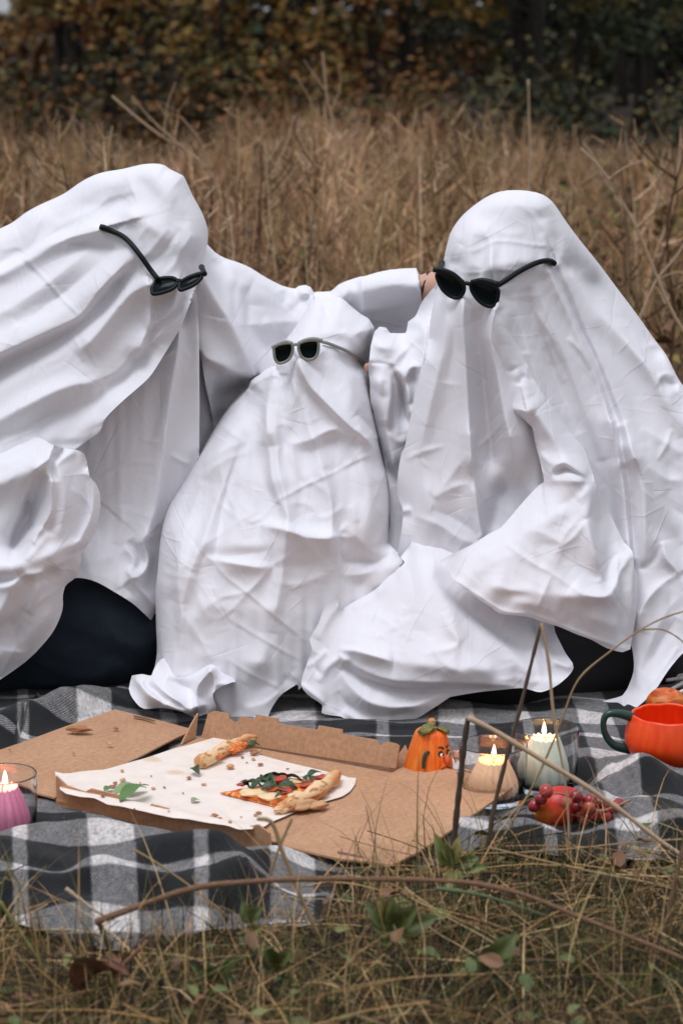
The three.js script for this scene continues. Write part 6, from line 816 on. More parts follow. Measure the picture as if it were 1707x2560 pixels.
  // broken crust pieces under the rim
  for (const [x, y, s, l] of [[1300, 600, 0.016, 'pale broken lump of crust beside the slice'], [1375, 590, 0.019, 'browned shard of crust leaning under the slice rim'], [1450, 585, 0.013, 'flat crust chip right of the slice rim']]) { const p = onPaper(S1([x, y])), m = mesh('crust_piece', lump(s, 1.3, 0.45, 0.7, 0.5, x), x === 1300 ? crustMat : paleCrumb); m.position.copy(p).add(V3(0, s * 0.4, 0)); m.rotation.y = 0.6; tag(m, l, 'crust'); }
}
{ // eaten-off crust
  const a = onPaper(S1([900, 408])), o = tag(group('pizza_crust', a.toArray()), 'leftover pizza crust smeared with sauce near the back of the parchment', 'pizza crust'), P = (x, y, dy = 0.011) => onPaper(S1([x, y])).sub(a).add(V3(0, dy, 0));
  mesh('crust', tube([[905, 405], [950, 388], [1000, 358], [1050, 330], [1110, 303], [1165, 290]].map(p => P(...p)), 0.011, 0.008, 24, 12, t => 0.0135 * (1 - 0.35 * t) * (0.75 + 0.25 * Math.sin(Math.PI * t)) * (1 + 0.16 * Math.sin(t * 15) + 0.09 * Math.sin(t * 37))), crustMat, o);
  for (const [x, y, s] of [[1060, 340, 0.015], [1090, 325, 0.012], [985, 378, 0.009]]) { const p = P(x, y); mesh('sauce', lump(s, 1.1, 0.6, 0.9, 0.45, x).translate(p.x, p.y, p.z), sauceMat, o); }
  for (const [x, y, l, r] of [[1120, 320, 0.026, 1.9], [880, 420, 0.030, 0.4], [890, 395, 0.02, 2.6]]) { const p = P(x, y, 0.008); mesh('basil_leaf', place(leafBlade(l, l * 0.28, 0.15, 0.4), p.x, p.y, p.z, r, 0.1, 0.3), basilMat, o); }
}
{ // two fallen leaves and the crumbs
  const leaf = (x0, y0, x1, y1, w, mat, lab) => { const a = onPaper(S1([x0, y0])), b = onPaper(S1([x1, y1])), d = b.clone().sub(a), l = d.length(), m = mesh('basil_leaf', leafBlade(l, w, 0.10, 0.35), mat); m.position.copy(a).add(V3(0, 0.002, 0)); m.rotation.y = Math.atan2(d.x, d.z); tag(m, lab, 'leaf'); };
  const paleLeaf = std([0.22, 0.30, 0.13], 0.5), greenLeaf = std([0.10, 0.20, 0.055], 0.45);
  leaf(520, 528, 668, 508, 0.016, paleLeaf, 'grey-green wilted leaf on top of another on the parchment'); leaf(548, 560, 676, 528, 0.013, greenLeaf, 'brighter green rolled leaf at the front of the parchment'); leaf(872, 560, 912, 552, 0.008, paleLeaf, 'small torn leaf alone at the middle of the parchment'); leaf(478, 512, 520, 500, 0.008, greenLeaf, 'leaf scrap next to crumbs at the left of the parchment');
  const cr = (f, x, y, s, mat, sx = 1.3) => { const m = mesh('crumb', lump(s * 0.52, sx, 0.5, 0.9, 0.5, x + y), mat); m.position.copy(f).add(V3(0, s * 0.35, 0)); m.rotation.y = x; return m; };
  const pc = [[558, 418, 0.006], [560, 462, 0.008], [526, 475, 0.007], [515, 492, 0.008], [470, 532, 0.007], [700, 498, 0.006], [750, 492, 0.004], [862, 452, 0.007], [930, 480, 0.006], [1160, 342, 0.011], [1182, 330, 0.007], [1155, 365, 0.006], [1188, 390, 0.007], [1310, 408, 0.004], [1125, 378, 0.003], [980, 624, 0.008], [1002, 636, 0.006], [1048, 650, 0.006], [1100, 626, 0.003], [1178, 612, 0.007], [1165, 620, 0.005], [960, 625, 0.004], [835, 518, 0.003], [690, 440, 0.003], [770, 600, 0.003], [1105, 356, 0.005], [640, 470, 0.003], [1230, 640, 0.003], [900, 300 + 60, 0.003], [615, 590, 0.003]];
  const areas = [['beside the fallen leaves on the parchment', p => p[0] < 620], ['behind the leftover crust on the parchment', p => p[0] > 1090 && p[1] < 420], ['along the front of the parchment', p => p[1] > 588], ['in the bare middle of the parchment', p => true]];
  for (const [i, p] of pc.entries()) p.area = areas.findIndex(a => a[1](p));
  for (const k of [0, 1, 2, 3]) pc.filter(p => p.area === k).sort((a, b) => a[0] - b[0]).forEach(([x, y, s], n) => tag(cr(onPaper(S1([x, y])), x, y, s, rnd() < 0.5 ? crumbMat : paleCrumb), 'brown crumb, ' + ORD[n] + ' from the left ' + areas[k][0], 'crumb', 'crumbs on the parchment'));
  tag(cr(onPaper(S1([1050, 404])), 1050, 404, 0.013, paleCrumb, 1), 'largest flat flake of crust on the parchment below the leftover crust', 'crumb');
  const onFlap = p => atY(...S1(p), 0.034);
  tag(cr(onFlap([360, 240]), 3, 240, 0.021, crumbMat, 1.9), 'long brown crust shard on the left cardboard flap', 'crumb'); tag(cr(onFlap([530, 226]), 530, 226, 0.008, crumbMat), 'dark crumb on the left cardboard flap below its slit', 'crumb'); tag(cr(onFlap([502, 297]), 502, 297, 0.008, paleCrumb), 'pale crumb at the middle of the left cardboard flap', 'crumb'); tag(cr(onFlap([46, 320]), 46, 320, 0.004, crumbMat), 'tiny dark crumb by the outer edge of the left cardboard flap', 'crumb'); tag(cr(onFlap([338, 338]), 338, 338, 0.004, crumbMat), 'tiny crumb at the lower left of the left cardboard flap', 'crumb');
}
// ---------------------------------------------------------------- candles in glasses
const glassMat = new THREE.MeshPhysicalMaterial({ color: new THREE.Color(0.985, 0.995, 1), transmission: 1, roughness: 0.02, ior: 1.48, thickness: 0.003, side: THREE.DoubleSide, attenuationColor: new THREE.Color(0.6, 0.8, 0.86), attenuationDistance: 0.2 });
const lathe = (pts, seg = 64) => new THREE.LatheGeometry(pts.map(p => new THREE.Vector2(...p)), seg);
const flameMat = new THREE.MeshStandardMaterial({ color: 0x000000, emissive: new THREE.Color(1, 0.78, 0.48), emissiveIntensity: 4.0, roughness: 1 }), wickMat = std([0.02, 0.016, 0.014], 0.9);
function candleSet(cx, cy, R, h, cr, ch, twist, lobes, mat, labels, flameDx = 0, squash = 0.86) {
  const b = G3([cx, cy]); flats.push([b.x, b.z, R * 1.15, 0.014]); const y0 = 0.0145;
  const t = 0.0022, g = lathe([[0, 0], [R * 0.86, 0], [R * 0.93, 0.004], [R * 0.985, h * 0.5], [R, h - 0.002], [R - t * 0.5, h], [R - t, h - 0.002], [R - t - 0.001, h * 0.5], [R * 0.9 - t, 0.010], [R * 0.6, 0.008], [0, 0.008]]);
  const gl = mesh('candle_glass', g, glassMat); gl.position.set(b.x, y0, b.z); tag(gl, labels[0], 'glass');
  const o = tag(group('candle', [b.x, y0 + 0.0085, b.z]), labels[1], 'candle'), n = 40, m = lobes * 6, pos = [], idx = [];
  for (let i = 0; i <= n; i++) { const v = i / n, rad = cr * (v < 0.12 ? 0.86 + 0.14 * Math.sin(v / 0.12 * Math.PI / 2) : 1 - (1 - squash + 0.0) * 0 - 0.46 * Math.pow((v - 0.12) / 0.88, 1.5)); for (let j = 0; j < m; j++) { const a = j / m * Math.PI * 2, q = a * lobes + twist * Math.sin(v * Math.PI * 1.5), r = rad * (1 + 0.10 * Math.pow(Math.abs(Math.cos(q / 2)), 0.8) - 0.06); pos.push(Math.cos(a) * r, v * ch + (i === n ? 0.0015 * Math.cos(q) : 0), Math.sin(a) * r); } }
  const top = pos.length / 3; const rim = cr * 0.54; for (let k = 1; k <= 5; k++) for (let j = 0; j < m; j++) { const a = j / m * Math.PI * 2, r = rim * (1 - k / 5.2); pos.push(Math.cos(a) * r, ch - 0.006 * Math.sin(Math.min(1, k / 2) * Math.PI / 2), Math.sin(a) * r); }
  for (let i = 0; i < n + 5; i++) for (let j = 0; j < m; j++) { const a = i * m + j, b2 = i * m + (j + 1) % m; idx.push(a, a + m, b2, b2, a + m, b2 + m); }
  const c = pos.length / 3; pos.push(0, ch - 0.006, 0, 0, 0, 0); const last = (n + 5) * m; for (let j = 0; j < m; j++) { idx.push(last + j, c, last + (j + 1) % m, j, (j + 1) % m, c + 1); }
  const wg = new THREE.BufferGeometry(); wg.setAttribute('position', new THREE.Float32BufferAttribute(pos, 3)); wg.setIndex(idx); wg.computeVertexNormals(); mesh('wax', wg, mat, o);
  mesh('wick', tube([V3(0, ch - 0.008, 0), V3(0.0005, ch - 0.001, 0), V3(0.002 + flameDx, ch + 0.006, 0)], 0.0009, 0.0007, 6, 6), wickMat, o);
  const fl = lathe([[0, 0], [0.0024, 0.002], [0.0038, 0.0055], [0.0038, 0.009], [0.0027, 0.014], [0.0012, 0.0195], [0, 0.023]], 20).translate(0.001 + flameDx, ch + 0.004, 0); const fm = mesh('flame', fl, flameMat, o); fm.castShadow = false;
  const li = new THREE.PointLight(0xffa850, 0.02, 0, 2); li.position.set(0.001 + flameDx, ch + 0.015, 0.0); li.shadow.radius = 0.25; li.castShadow = true; o.add(li);
}
const waxMat = (c) => new THREE.MeshPhysicalMaterial({ color: new THREE.Color().setRGB(...c), roughness: 0.45, side: THREE.DoubleSide });
candleSet(...S2([700, 548]), 0.0545, 0.094, 0.042, 0.058, 0.0, 18, waxMat([0.86, 0.56, 0.34]), ['clear candle glass just right of the pumpkin figurine, partly behind the cardboard flap', 'peach ribbed candle burning beside the pumpkin figurine']);
candleSet(...S2([935, 492]), 0.0545, 0.103, 0.041, 0.077, 1.6, 15, waxMat([0.70, 0.78, 0.64]), ['taller clear candle glass behind the grapes', 'mint green zigzag ribbed candle burning behind the grapes'], -0.003);
candleSet(...S1([18, 712]), 0.053, 0.100, 0.042, 0.070, 0.3, 18, waxMat([0.80, 0.27, 0.44]), ['clear candle glass at the left edge in front of the cardboard flap', 'pink ribbed candle burning at the left edge of the blanket'], 0.004);
// ---------------------------------------------------------------- pumpkin figurine
{
  const b = G3(S2([405, 440])), o = tag(group('pumpkin_figurine', [b.x, 0.014, b.z], 0.55), 'painted orange pumpkin figurine with a grumpy face behind the box flap', 'figurine'); flats.push([b.x, b.z, 0.05, 0.014]);
  const t = dataTex(256, 128, (u, v) => { const n = fbm(u * 26, v * 2.2, 1, 3), m = fbm(u * 5, v * 3, 7, 3); return [0.90 + n * 0.05, 0.44 + n * 0.16 + m * 0.12, 0.11 + n * 0.12 + m * 0.08]; }), n = 36, m = 80, pos = [], uv = [], idx = [], H = 0.108; o.scale.set(0.84, 0.8, 0.84); o.rotation.z = -0.06;
  for (let i = 0; i <= n; i++) { const v = i / n, r = 0.047 * Math.pow(Math.sin(Math.PI * (0.06 + 0.94 * v) * 0.5 + (v > 0.0 ? 0 : 0)), 0) * (v < 0.2 ? 0.82 + 0.18 * Math.sin(v / 0.2 * Math.PI / 2) : 1 - 0.36 * Math.pow((v - 0.2) / 0.7, 1.4)) * (v > 0.86 ? Math.sqrt(Math.max(0, 1 - Math.pow((v - 0.86) / 0.145, 2))) : 1); for (let j = 0; j <= m; j++) { const a = j / m * Math.PI * 2, q = r * (1 - 0.08 * Math.pow(Math.abs(Math.sin(a * 4.5)), 4) + 0.02); pos.push(Math.cos(a) * q, v * H - (v > 0.95 ? 0.006 * (v - 0.95) / 0.05 : 0), Math.sin(a) * q); uv.push(j / m * 2, v); } }
  const R = m + 1; for (let i = 0; i < n; i++) for (let j = 0; j < m; j++) { const a = i * R + j; idx.push(a, a + R, a + 1, a + 1, a + R, a + R + 1); }
  const g = new THREE.BufferGeometry(); g.setAttribute('position', new THREE.Float32BufferAttribute(pos, 3)); g.setAttribute('uv', new THREE.Float32BufferAttribute(uv, 2)); g.setIndex(idx); g.computeVertexNormals(); mesh('body', g, std(0xffffff, 0.45, { map: t }), o);
  const moss = std(0xffffff, 0.7, { map: speck([0.45, 0.42, 0.20], [0.33, 0.33, 0.14], [0.62, 0.58, 0.36], 6, 0.7) }), blk = std([0.01, 0.012, 0.012], 0.5), dg = std([0.012, 0.05, 0.035], 0.5), wht = std([0.8, 0.78, 0.74], 0.4), red = std([0.62, 0.11, 0.03], 0.4);
  mesh('stem', tube([V3(0, H - 0.008, 0), V3(0.002, H + 0.006, 0), V3(-0.001, H + 0.014, 0.002)], 0.0075, 0.0068, 8, 10), std([0.62, 0.20, 0.04], 0.5), o);
  mesh('leaf', lump(0.017, 1.05, 0.42, 0.85, 0.6, 2).rotateZ(0.5).translate(-0.018, H - 0.001, 0.012), moss, o); mesh('leaf', lump(0.014, 0.9, 0.4, 1, 0.6, 5).rotateZ(-0.4).translate(0.018, H - 0.005, 0.014), moss, o);
  const S = (a, y, d = 0) => { const v = y / H, r = 0.047 * (1 - 0.36 * Math.pow(Math.max(0, (v - 0.2) / 0.7), 1.4)) * 1.0 + d; return V3(Math.sin(a) * r, y, Math.cos(a) * r); };
  const fc = 0.25; // the face turns with the group
  for (const s of [-1, 1]) { const p = S(fc + s * 0.26, 0.060, -0.001); mesh('eye', new THREE.SphereGeometry(0.0070, 16, 12).scale(0.85, 1, 0.55).rotateY(fc + s * 0.26).translate(p.x, p.y, p.z), blk, o); const w = S(fc + s * 0.26, 0.0585, 0.0022); mesh('eye_white', new THREE.SphereGeometry(0.0046, 14, 10).scale(0.85, 0.9, 0.5).rotateY(fc + s * 0.26).translate(w.x, w.y, w.z), wht, o); const q = S(fc + s * 0.22, 0.060, 0.0048); mesh('pupil', new THREE.SphereGeometry(0.0022, 10, 8).translate(q.x, q.y, q.z), blk, o); mesh('eyebrow', tube([S(fc + s * 0.12, 0.0715 - 0.001, 0.002), S(fc + s * 0.26, 0.0745, 0.002), S(fc + s * 0.40, 0.0735, 0.002)], 0.0020, 0.0016, 6, 6), blk, o); }
  const np = S(fc, 0.048, 0.003); mesh('nose', lump(0.0085, 0.8, 1.25, 0.9, 0.15).translate(np.x, np.y, np.z), red, o);
  mesh('mouth', tube([S(fc - 0.3, 0.030, 0.0005), S(fc, 0.034, 0.0005), S(fc + 0.3, 0.029, 0.0005)], 0.0011, 0.0011, 8, 6), blk, o);
  mesh('arm', tube([S(-0.62, 0.066, 0.002), S(-0.76, 0.062, 0.004), S(-0.82, 0.048, 0.004), S(-0.8, 0.032, 0.003)], 0.0036, 0.0034, 12, 8), dg, o);
  const hp = S(1.15, 0.050, 0.008), pal = [[hp, hp.clone().add(V3(0, -0.004, 0.001)), 0.0058, 0.0056]]; for (const [dx, dy] of [[0.006, 0.008], [0.010, -0.002], [0.008, -0.009], [0.001, -0.013], [-0.004, 0.009]]) pal.push([hp, hp.clone().add(V3(dx, dy - 0.002, 0.003)), 0.0032, 0.0028]);
  mesh('hand', planarUV(blob(pal, 0.0018, 0.002)), std([0.72, 0.52, 0.38], 0.5), o);
}
// ---------------------------------------------------------------- mug
{
  const b = G3(S2([1500, 375]), 0.03); const o = tag(group('pumpkin_mug', [b.x, 0.030, b.z], 0), 'orange ribbed mug with a dark green handle at the right edge', 'mug'); flats.push([b.x, b.z, 0.05, 0.030]);
  const t = dataTex(256, 128, (u, v) => { const n = fbm(u * 24, v * 1.5, 1, 3) * 0.10 + (rnd() - 0.5) * 0.02; return [0.93 + n * 0.4, 0.285 + n, 0.06 + n * 0.4]; }), mat = std(0xffffff, 0.38, { map: t });
  const R = 0.0735, H = 0.082, prof = []; for (let i = 0; i <= 26; i++) { const v = i / 26; prof.push([R * (v < 0.5 ? 0.70 + 0.30 * Math.sin(v / 0.5 * Math.PI / 2) : 1 - 0.13 * Math.pow((v - 0.5) / 0.5, 1.6)), v * H]); } const inner = prof.slice(4).reverse().map(([r, y]) => [r - 0.0055, Math.max(y, 0.008)]);
  const pts = [[0, 0.002], [R * 0.5, 0], ...prof, [prof[26][0] - 0.0012, H + 0.0022], [prof[26][0] - 0.004, H + 0.0018], ...inner, [0, 0.0085]], seg = 120, pos = [], uv = [], idx = [];
  pts.forEach(([r, y], i) => { for (let j = 0; j <= seg; j++) { const a = j / seg * Math.PI * 2, k = 1 - 0.02 * Math.pow(Math.abs(Math.sin(a * 4.5)), 6) * smooth(0, 0.02, y) * (r > 0.02 ? 1 : 0); pos.push(Math.cos(a) * r * k, y - (y > H * 0.9 ? 0.0012 * Math.pow(Math.abs(Math.sin(a * 4.5)), 3) : 0), Math.sin(a) * r * k); uv.push(j / seg * 2, y / H); } });
  for (let i = 0; i + 1 < pts.length; i++) for (let j = 0; j < seg; j++) { const a = i * (seg + 1) + j; idx.push(a, a + seg + 1, a + 1, a + 1, a + seg + 1, a + seg + 2); }
  const g = new THREE.BufferGeometry(); g.setAttribute('position', new THREE.Float32BufferAttribute(pos, 3)); g.setAttribute('uv', new THREE.Float32BufferAttribute(uv, 2)); g.setIndex(idx); g.computeVertexNormals(); mesh('cup', g, mat, o);
  mesh('handle', tube([V3(-0.060, 0.077, 0.0), V3(-0.086, 0.085, 0.004), V3(-0.104, 0.084, 0.006), V3(-0.1095, 0.074, 0.006), V3(-0.107, 0.052, 0.006), V3(-0.093, 0.032, 0.004), V3(-0.064, 0.022, 0)], 0.0075, 0.0075, 36, 12, q => 0.0068 + 0.0016 * Math.cos(q * Math.PI * 2)), std([0.010, 0.045, 0.034], 0.3), o);
}
// ---------------------------------------------------------------- fruit
const blY = (p, y0 = 0.02) => { let y = y0; for (let k = 0; k < 6; k++) { const q = atY(...p, y); y = blanketY(q.x, q.z); } return atY(...p, y); };
{
  const pc = blY(S2([1000, 640])); const t = dataTex(256, 256, (u, v) => { const n = fbm(u * 5, v * 4, 3, 4), w = smooth(-0.5, 0.6, n * 0.6 + 0.5 * Math.cos((u - 0.05) * 6.28) - 0.18), s = (rnd() - 0.5) * 0.05; return [0.84 - 0.10 * (1 - w) + s, 0.12 + 0.36 * w * w + s, 0.07 + 0.06 * w]; });
  const g = new THREE.SphereGeometry(0.036, 40, 28), p = g.attributes.position; for (let i = 0; i < p.count; i++) { const v = V3().fromBufferAttribute(p, i), k = (v.x + 0.036) / 0.072, s = 1 - 0.0 * k; p.setXYZ(i, v.x * 1.12, v.y * (0.52 + 0.36 * Math.sin(Math.PI * clamp(0.22 + 0.62 * k, 0, 1))), v.z * (0.52 + 0.36 * Math.sin(Math.PI * clamp(0.22 + 0.62 * k, 0, 1)))); } g.computeVertexNormals();
  const m = mesh('pear', g, std(0xffffff, 0.42, { map: t })); m.position.set(pc.x, pc.y + 0.022, pc.z); m.rotation.set(0.2, 0.25, 0.42); tag(m, 'red and yellow pear lying among the grapes', 'pear');
}
{
  const root = blY(S2([1130, 650])), o = tag(group('grape_bunch', root.toArray()), 'bunch of red grapes around the pear on the blanket', 'grapes');
  const gm = [[0.30, 0.020, 0.024], [0.38, 0.035, 0.03], [0.42, 0.085, 0.04], [0.22, 0.014, 0.022]].map(c => new THREE.MeshPhysicalMaterial({ color: new THREE.Color().setRGB(...c), roughness: 0.25, clearcoat: 0.2, clearcoatRoughness: 0.4 }));
  const sph = new THREE.SphereGeometry(1, 20, 14).scale(1, 1.12, 1);
  const L = [[943, 507, 31, 1, 0.06], [920, 540, 28, 3, 0.035], [890, 573, 28, 0, 0.025], [1035, 560, 28, 2, 0.06], [1080, 532, 30, 3, 0.055], [1085, 580, 24, 0, 0.03], [1140, 550, 30, 0, 0.05], [1138, 580, 31, 2, 0.055], [1100, 605, 24, 2, 0.03], [1165, 612, 29, 1, 0.045], [1115, 643, 26, 2, 0.03], [1185, 560, 24, 3, 0.035], [1212, 618, 28, 1, 0.05], [1170, 650, 22, 0, 0.02], [1200, 655, 24, 3, 0.02], [1250, 645, 26, 1, 0.035], [1240, 600, 24, 3, 0.03], [1262, 572, 26, 0, 0.03], [1272, 620, 24, 0, 0.02], [1225, 650, 22, 3, 0.01], [1060, 620, 24, 3, 0.01], [1230, 575, 22, 3, 0.01], [1148, 630, 24, 3, 0.02]];
  for (const [x, y, r, m, f] of L) { const R = r * 0.5485 / FPX * 3.35 * 1.02, q = atZ(...S2([x, y]), root.z - 0.028 + f); q.y = Math.max(q.y, blanketY(q.x, q.z) + R * 0.7); const g = mesh('grape', sph, gm[m], o); g.position.copy(q.sub(root)); g.scale.setScalar(R); g.rotation.set(rr(-1, 1), 0, rr(-1, 1)); }
  const P = (x, y, f) => atZ(...S2([x, y]), root.z - 0.02 + f).sub(root);
  mesh('stalk', [tube([P(1325, 548, 0.02), P(1260, 575, 0.04), P(1185, 598, 0.05), P(1120, 570, 0.035), P(1080, 545, 0.03)], 0.0022, 0.0016, 14, 7), tube([P(1050, 530, 0.02), P(1000, 517, 0.03), P(955, 520, 0.035)], 0.0016, 0.0013, 8, 6), tube([P(1120, 570, 0.035), P(1180, 550, 0.045), P(1210, 570, 0.04)], 0.0014, 0.001, 8, 6), tube([P(1090, 560, 0.05), P(1125, 590, 0.05)], 0.0016, 0.001, 5, 6)], std([0.34, 0.17, 0.09], 0.8), o);
}
{ // small gourd behind the mug, fringe of the blanket beside it
  const p = blY(S2([1487, 168])); const m = mesh('gourd', (() => { const g = new THREE.SphereGeometry(0.036, 40, 24), q = g.attributes.position; for (let i = 0; i < q.count; i++) { const x = q.getX(i), y = q.getY(i), z = q.getZ(i), a = Math.atan2(z, x), k = 1 - 0.05 * Math.pow(Math.abs(Math.sin(a * 4)), 3); q.setXYZ(i, x * k, y * 0.78 - 0.010 * Math.exp(-(x * x + z * z) / 0.00012) * (y > 0 ? 1 : 0), z * k); } g.computeVertexNormals(); return g; })(), std(0xffffff, 0.5, { map: speck([0.80, 0.38, 0.12], [0.68, 0.26, 0.08], [0.88, 0.60, 0.25], 3, 0.6) })); m.position.set(p.x, p.y + 0.026, p.z); tag(m, 'small orange gourd half hidden behind the orange mug', 'gourd');
}
// the blanket itself, built once everything pressing on it is known
{
  const X0 = -1.0, X1 = 1.02, Z0 = -1.0, st = 0.0085, W = Math.ceil((X1 - X0) / st), n = 250, pos = [], uv = [], idx = [], root = [0, 0, 0.4];
  for (let i = 0; i <= W; i++) { const x = X0 + i * st, ze = edgeZ(x); for (let j = 0; j <= n; j++) { const q = j / n, z = Z0 + (ze - Z0) * Math.pow(q, 0.72), d = ze - z; let y = blanketY(x, z); y = y * smooth(-0.01, 0.11, d) + 0.014 * (1 - smooth(-0.01, 0.11, d)) + 0.007 * fbm(x * 9, z * 9, 5, 2) + 0.008 * Math.exp(-d * 60) * (0.5 + noise(x * 12, 3)); pos.push(x, y, z - root[2]); const u = blanketUV(x, z); uv.push(u[0], -u[1]); } }
  for (let i = 0; i < W; i++) for (let j = 0; j < n; j++) { const a = i * (n + 1) + j; idx.push(a, a + 1, a + n + 1, a + 1, a + n + 2, a + n + 1); }
  const g = new THREE.BufferGeometry(); g.setAttribute('position', new THREE.Float32BufferAttribute(pos, 3)); g.setAttribute('uv', new THREE.Float32BufferAttribute(uv, 2)); g.setIndex(idx); g.computeVertexNormals();
  const o = tag(group('plaid_blanket', root), 'rumpled grey, black and white plaid picnic blanket spread on the grass', 'blanket'); mesh('cloth', g, blanketMat, o);
  const tas = std([0.62, 0.57, 0.52], 0.95), TT = [[[1568, 20], [1530, 24], [1488, 30]], [[1590, 30], [1540, 55], [1495, 82]], [[1600, 70], [1550, 85], [1520, 105]], [[1600, 5], [1550, 8], [1510, 12]], [[1610, 95], [1580, 110], [1562, 130]]];
  for (const t of TT) { const p = t.map(([x, y], i) => { const q = blY(S2([x, y])); return q.add(V3(0, 0.012, 0)).sub(o.position); }); mesh('tassel', tube(p, 0.0042, 0.0036, 14, 8, s => 0.0042 * (1 + 0.12 * Math.sin(s * 60)) * (1 - 0.2 * s)), tas, o); }
}
// ---------------------------------------------------------------- sunglasses
function sunglasses(o) { // o.plane: points on the front; lens outlines in photograph pixels; temples as lists of world points
  const { label, surf, A, Bp, down, frame, lens, lensMat, temples, bridge, rim } = o, X = Bp.clone().sub(A).normalize(), Y = down.clone().addScaledVector(X, -down.dot(X)).normalize(), Nn = X.clone().cross(Y).normalize(); if (Nn.z < 0 && Nn.y < 0) Nn.negate();
  const root = tag(group('sunglasses', A.toArray()), label, 'sunglasses'); const proj = ([x, y], off = 0) => { const r = ray(x, y); return r.multiplyScalar(A.clone().sub(CAM).dot(Nn) / r.dot(Nn)).add(CAM).addScaledVector(Nn, off).sub(A); };
  if (surf) { let pen = -1; for (const L of lens) { const c = [L.reduce((s, p) => s + p[0], 0) / L.length, L.reduce((s, p) => s + p[1], 0) / L.length]; for (const p of [...L, c]) for (const f of [0.7, 1]) { const q = [c[0] + (p[0] - c[0]) * f, c[1] + (p[1] - c[1]) * f], w = proj(q).add(A); pen = Math.max(pen, sheetZ(surf, ...q) - w.z); } } pen += 0.002; A.z += pen; Bp.z += pen; const na = atZ(o.a[0], o.a[1], A.z); A.copy(na); root.position.copy(A); }
  const frames = [], c3 = (pts, closed) => new THREE.CatmullRomCurve3(pts, closed);
  for (const L of lens) { const ring = L.map(p => proj(p)), cv = c3(ring, true), N = 60; frames.push(new THREE.TubeGeometry(cv, N, rim, 10, true));
    const c = ring.reduce((s, p) => s.add(p), V3()).multiplyScalar(1 / ring.length), pos = [], uv = [], idx = [], K = 6; for (let k = 0; k <= K; k++) for (let i = 0; i < N; i++) { const p = cv.getPoint(i / N), q = c.clone().lerp(p, k / K).addScaledVector(Nn, 0.0035 * (1 - (k / K) ** 2)); pos.push(q.x, q.y, q.z); uv.push(i / N, k / K); } for (let k = 0; k < K; k++) for (let i = 0; i < N; i++) { const a = k * N + i, b = k * N + (i + 1) % N; idx.push(a, a + N, b, b, a + N, b + N); }
    const g = new THREE.BufferGeometry(); g.setAttribute('position', new THREE.Float32BufferAttribute(pos, 3)); g.setAttribute('uv', new THREE.Float32BufferAttribute(uv, 2)); g.setIndex(idx); g.computeVertexNormals(); mesh('lens', g, lensMat, root); }
  for (const b of bridge) frames.push(tube(b.map(p => proj(p, 0.001)), rim * 1.1, rim * 1.1, 14, 8));
  for (const [p, r0, r1] of o.brow || []) frames.push(tube(p.map(q => proj(q, 0.001)), r0, r1, 14, 8));
  mesh('frame', frames, frame, root);
  for (const t of temples) { const p = t.map(q => q.clone().sub(A)); mesh('temple', tube(p, 0.0034, 0.0026, 26, 8, s => o.tr * (1 + (s > 0.8 ? (s - 0.8) * 1.4 : 0)) * (s > 0.97 ? 0.8 : 1)), frame, root); }
  return root;
}
const blackPlastic = new THREE.MeshPhysicalMaterial({ color: new THREE.Color(0.006, 0.009, 0.009), roughness: 0.45, specularIntensity: 0.35, side: THREE.DoubleSide }), darkLens = new THREE.MeshPhysicalMaterial({ color: new THREE.Color(0.004, 0.008, 0.009), roughness: 0.18, specularIntensity: 0.16, side: THREE.DoubleSide });
const greyPlastic = std([0.25, 0.26, 0.22], 0.5);
const on = (g, p, off = 0.008) => { const z = sheetZ(g, ...p); return atZ(p[0], p[1], z + off); };
{
  const g = rightPanels[0][0], A = on(g, Q2([440, 610]), 0.012), Bp = on(g, Q2([722, 668]), 0.014); A.z = Math.max(A.z, Bp.z - 0.03);
  sunglasses({ label: 'black browline sunglasses on the upright covered head at the right', surf: g, a: Q2([440, 610]), A, Bp, down: V3(0.06, -1, -0.12), frame: blackPlastic, lensMat: darkLens, rim: 0.0036, tr: 0.0050,
    lens: [zmap(Q2, [[446, 612], [470, 602], [510, 612], [550, 640], [570, 668], [564, 700], [540, 720], [508, 712], [474, 684], [454, 648]]), zmap(Q2, [[606, 648], [650, 646], [700, 662], [724, 684], [722, 724], [708, 754], [682, 758], [648, 742], [618, 710], [602, 676]])],
    bridge: [zmap(Q2, [[562, 660], [580, 654], [604, 660]])], brow: [[zmap(Q2, [[430, 592], [470, 594], [520, 612], [566, 650]]), 0.0052, 0.0036], [zmap(Q2, [[600, 648], [650, 640], [700, 652], [726, 660]]), 0.0040, 0.0058]],
    temples: [[[724, 662, 0.012], [760, 640, 0.012], [810, 606, 0.011], [860, 578, 0.011], [900, 560, 0.011], [935, 551, 0.010], [965, 554, 0.010], [985, 566, 0.009]].map(([x, y, f]) => on(g, Q2([x, y]), f)), [A.clone(), A.clone().add(V3(0.006, 0.012, -0.05)), A.clone().add(V3(0.012, 0.022, -0.11))]] });
}
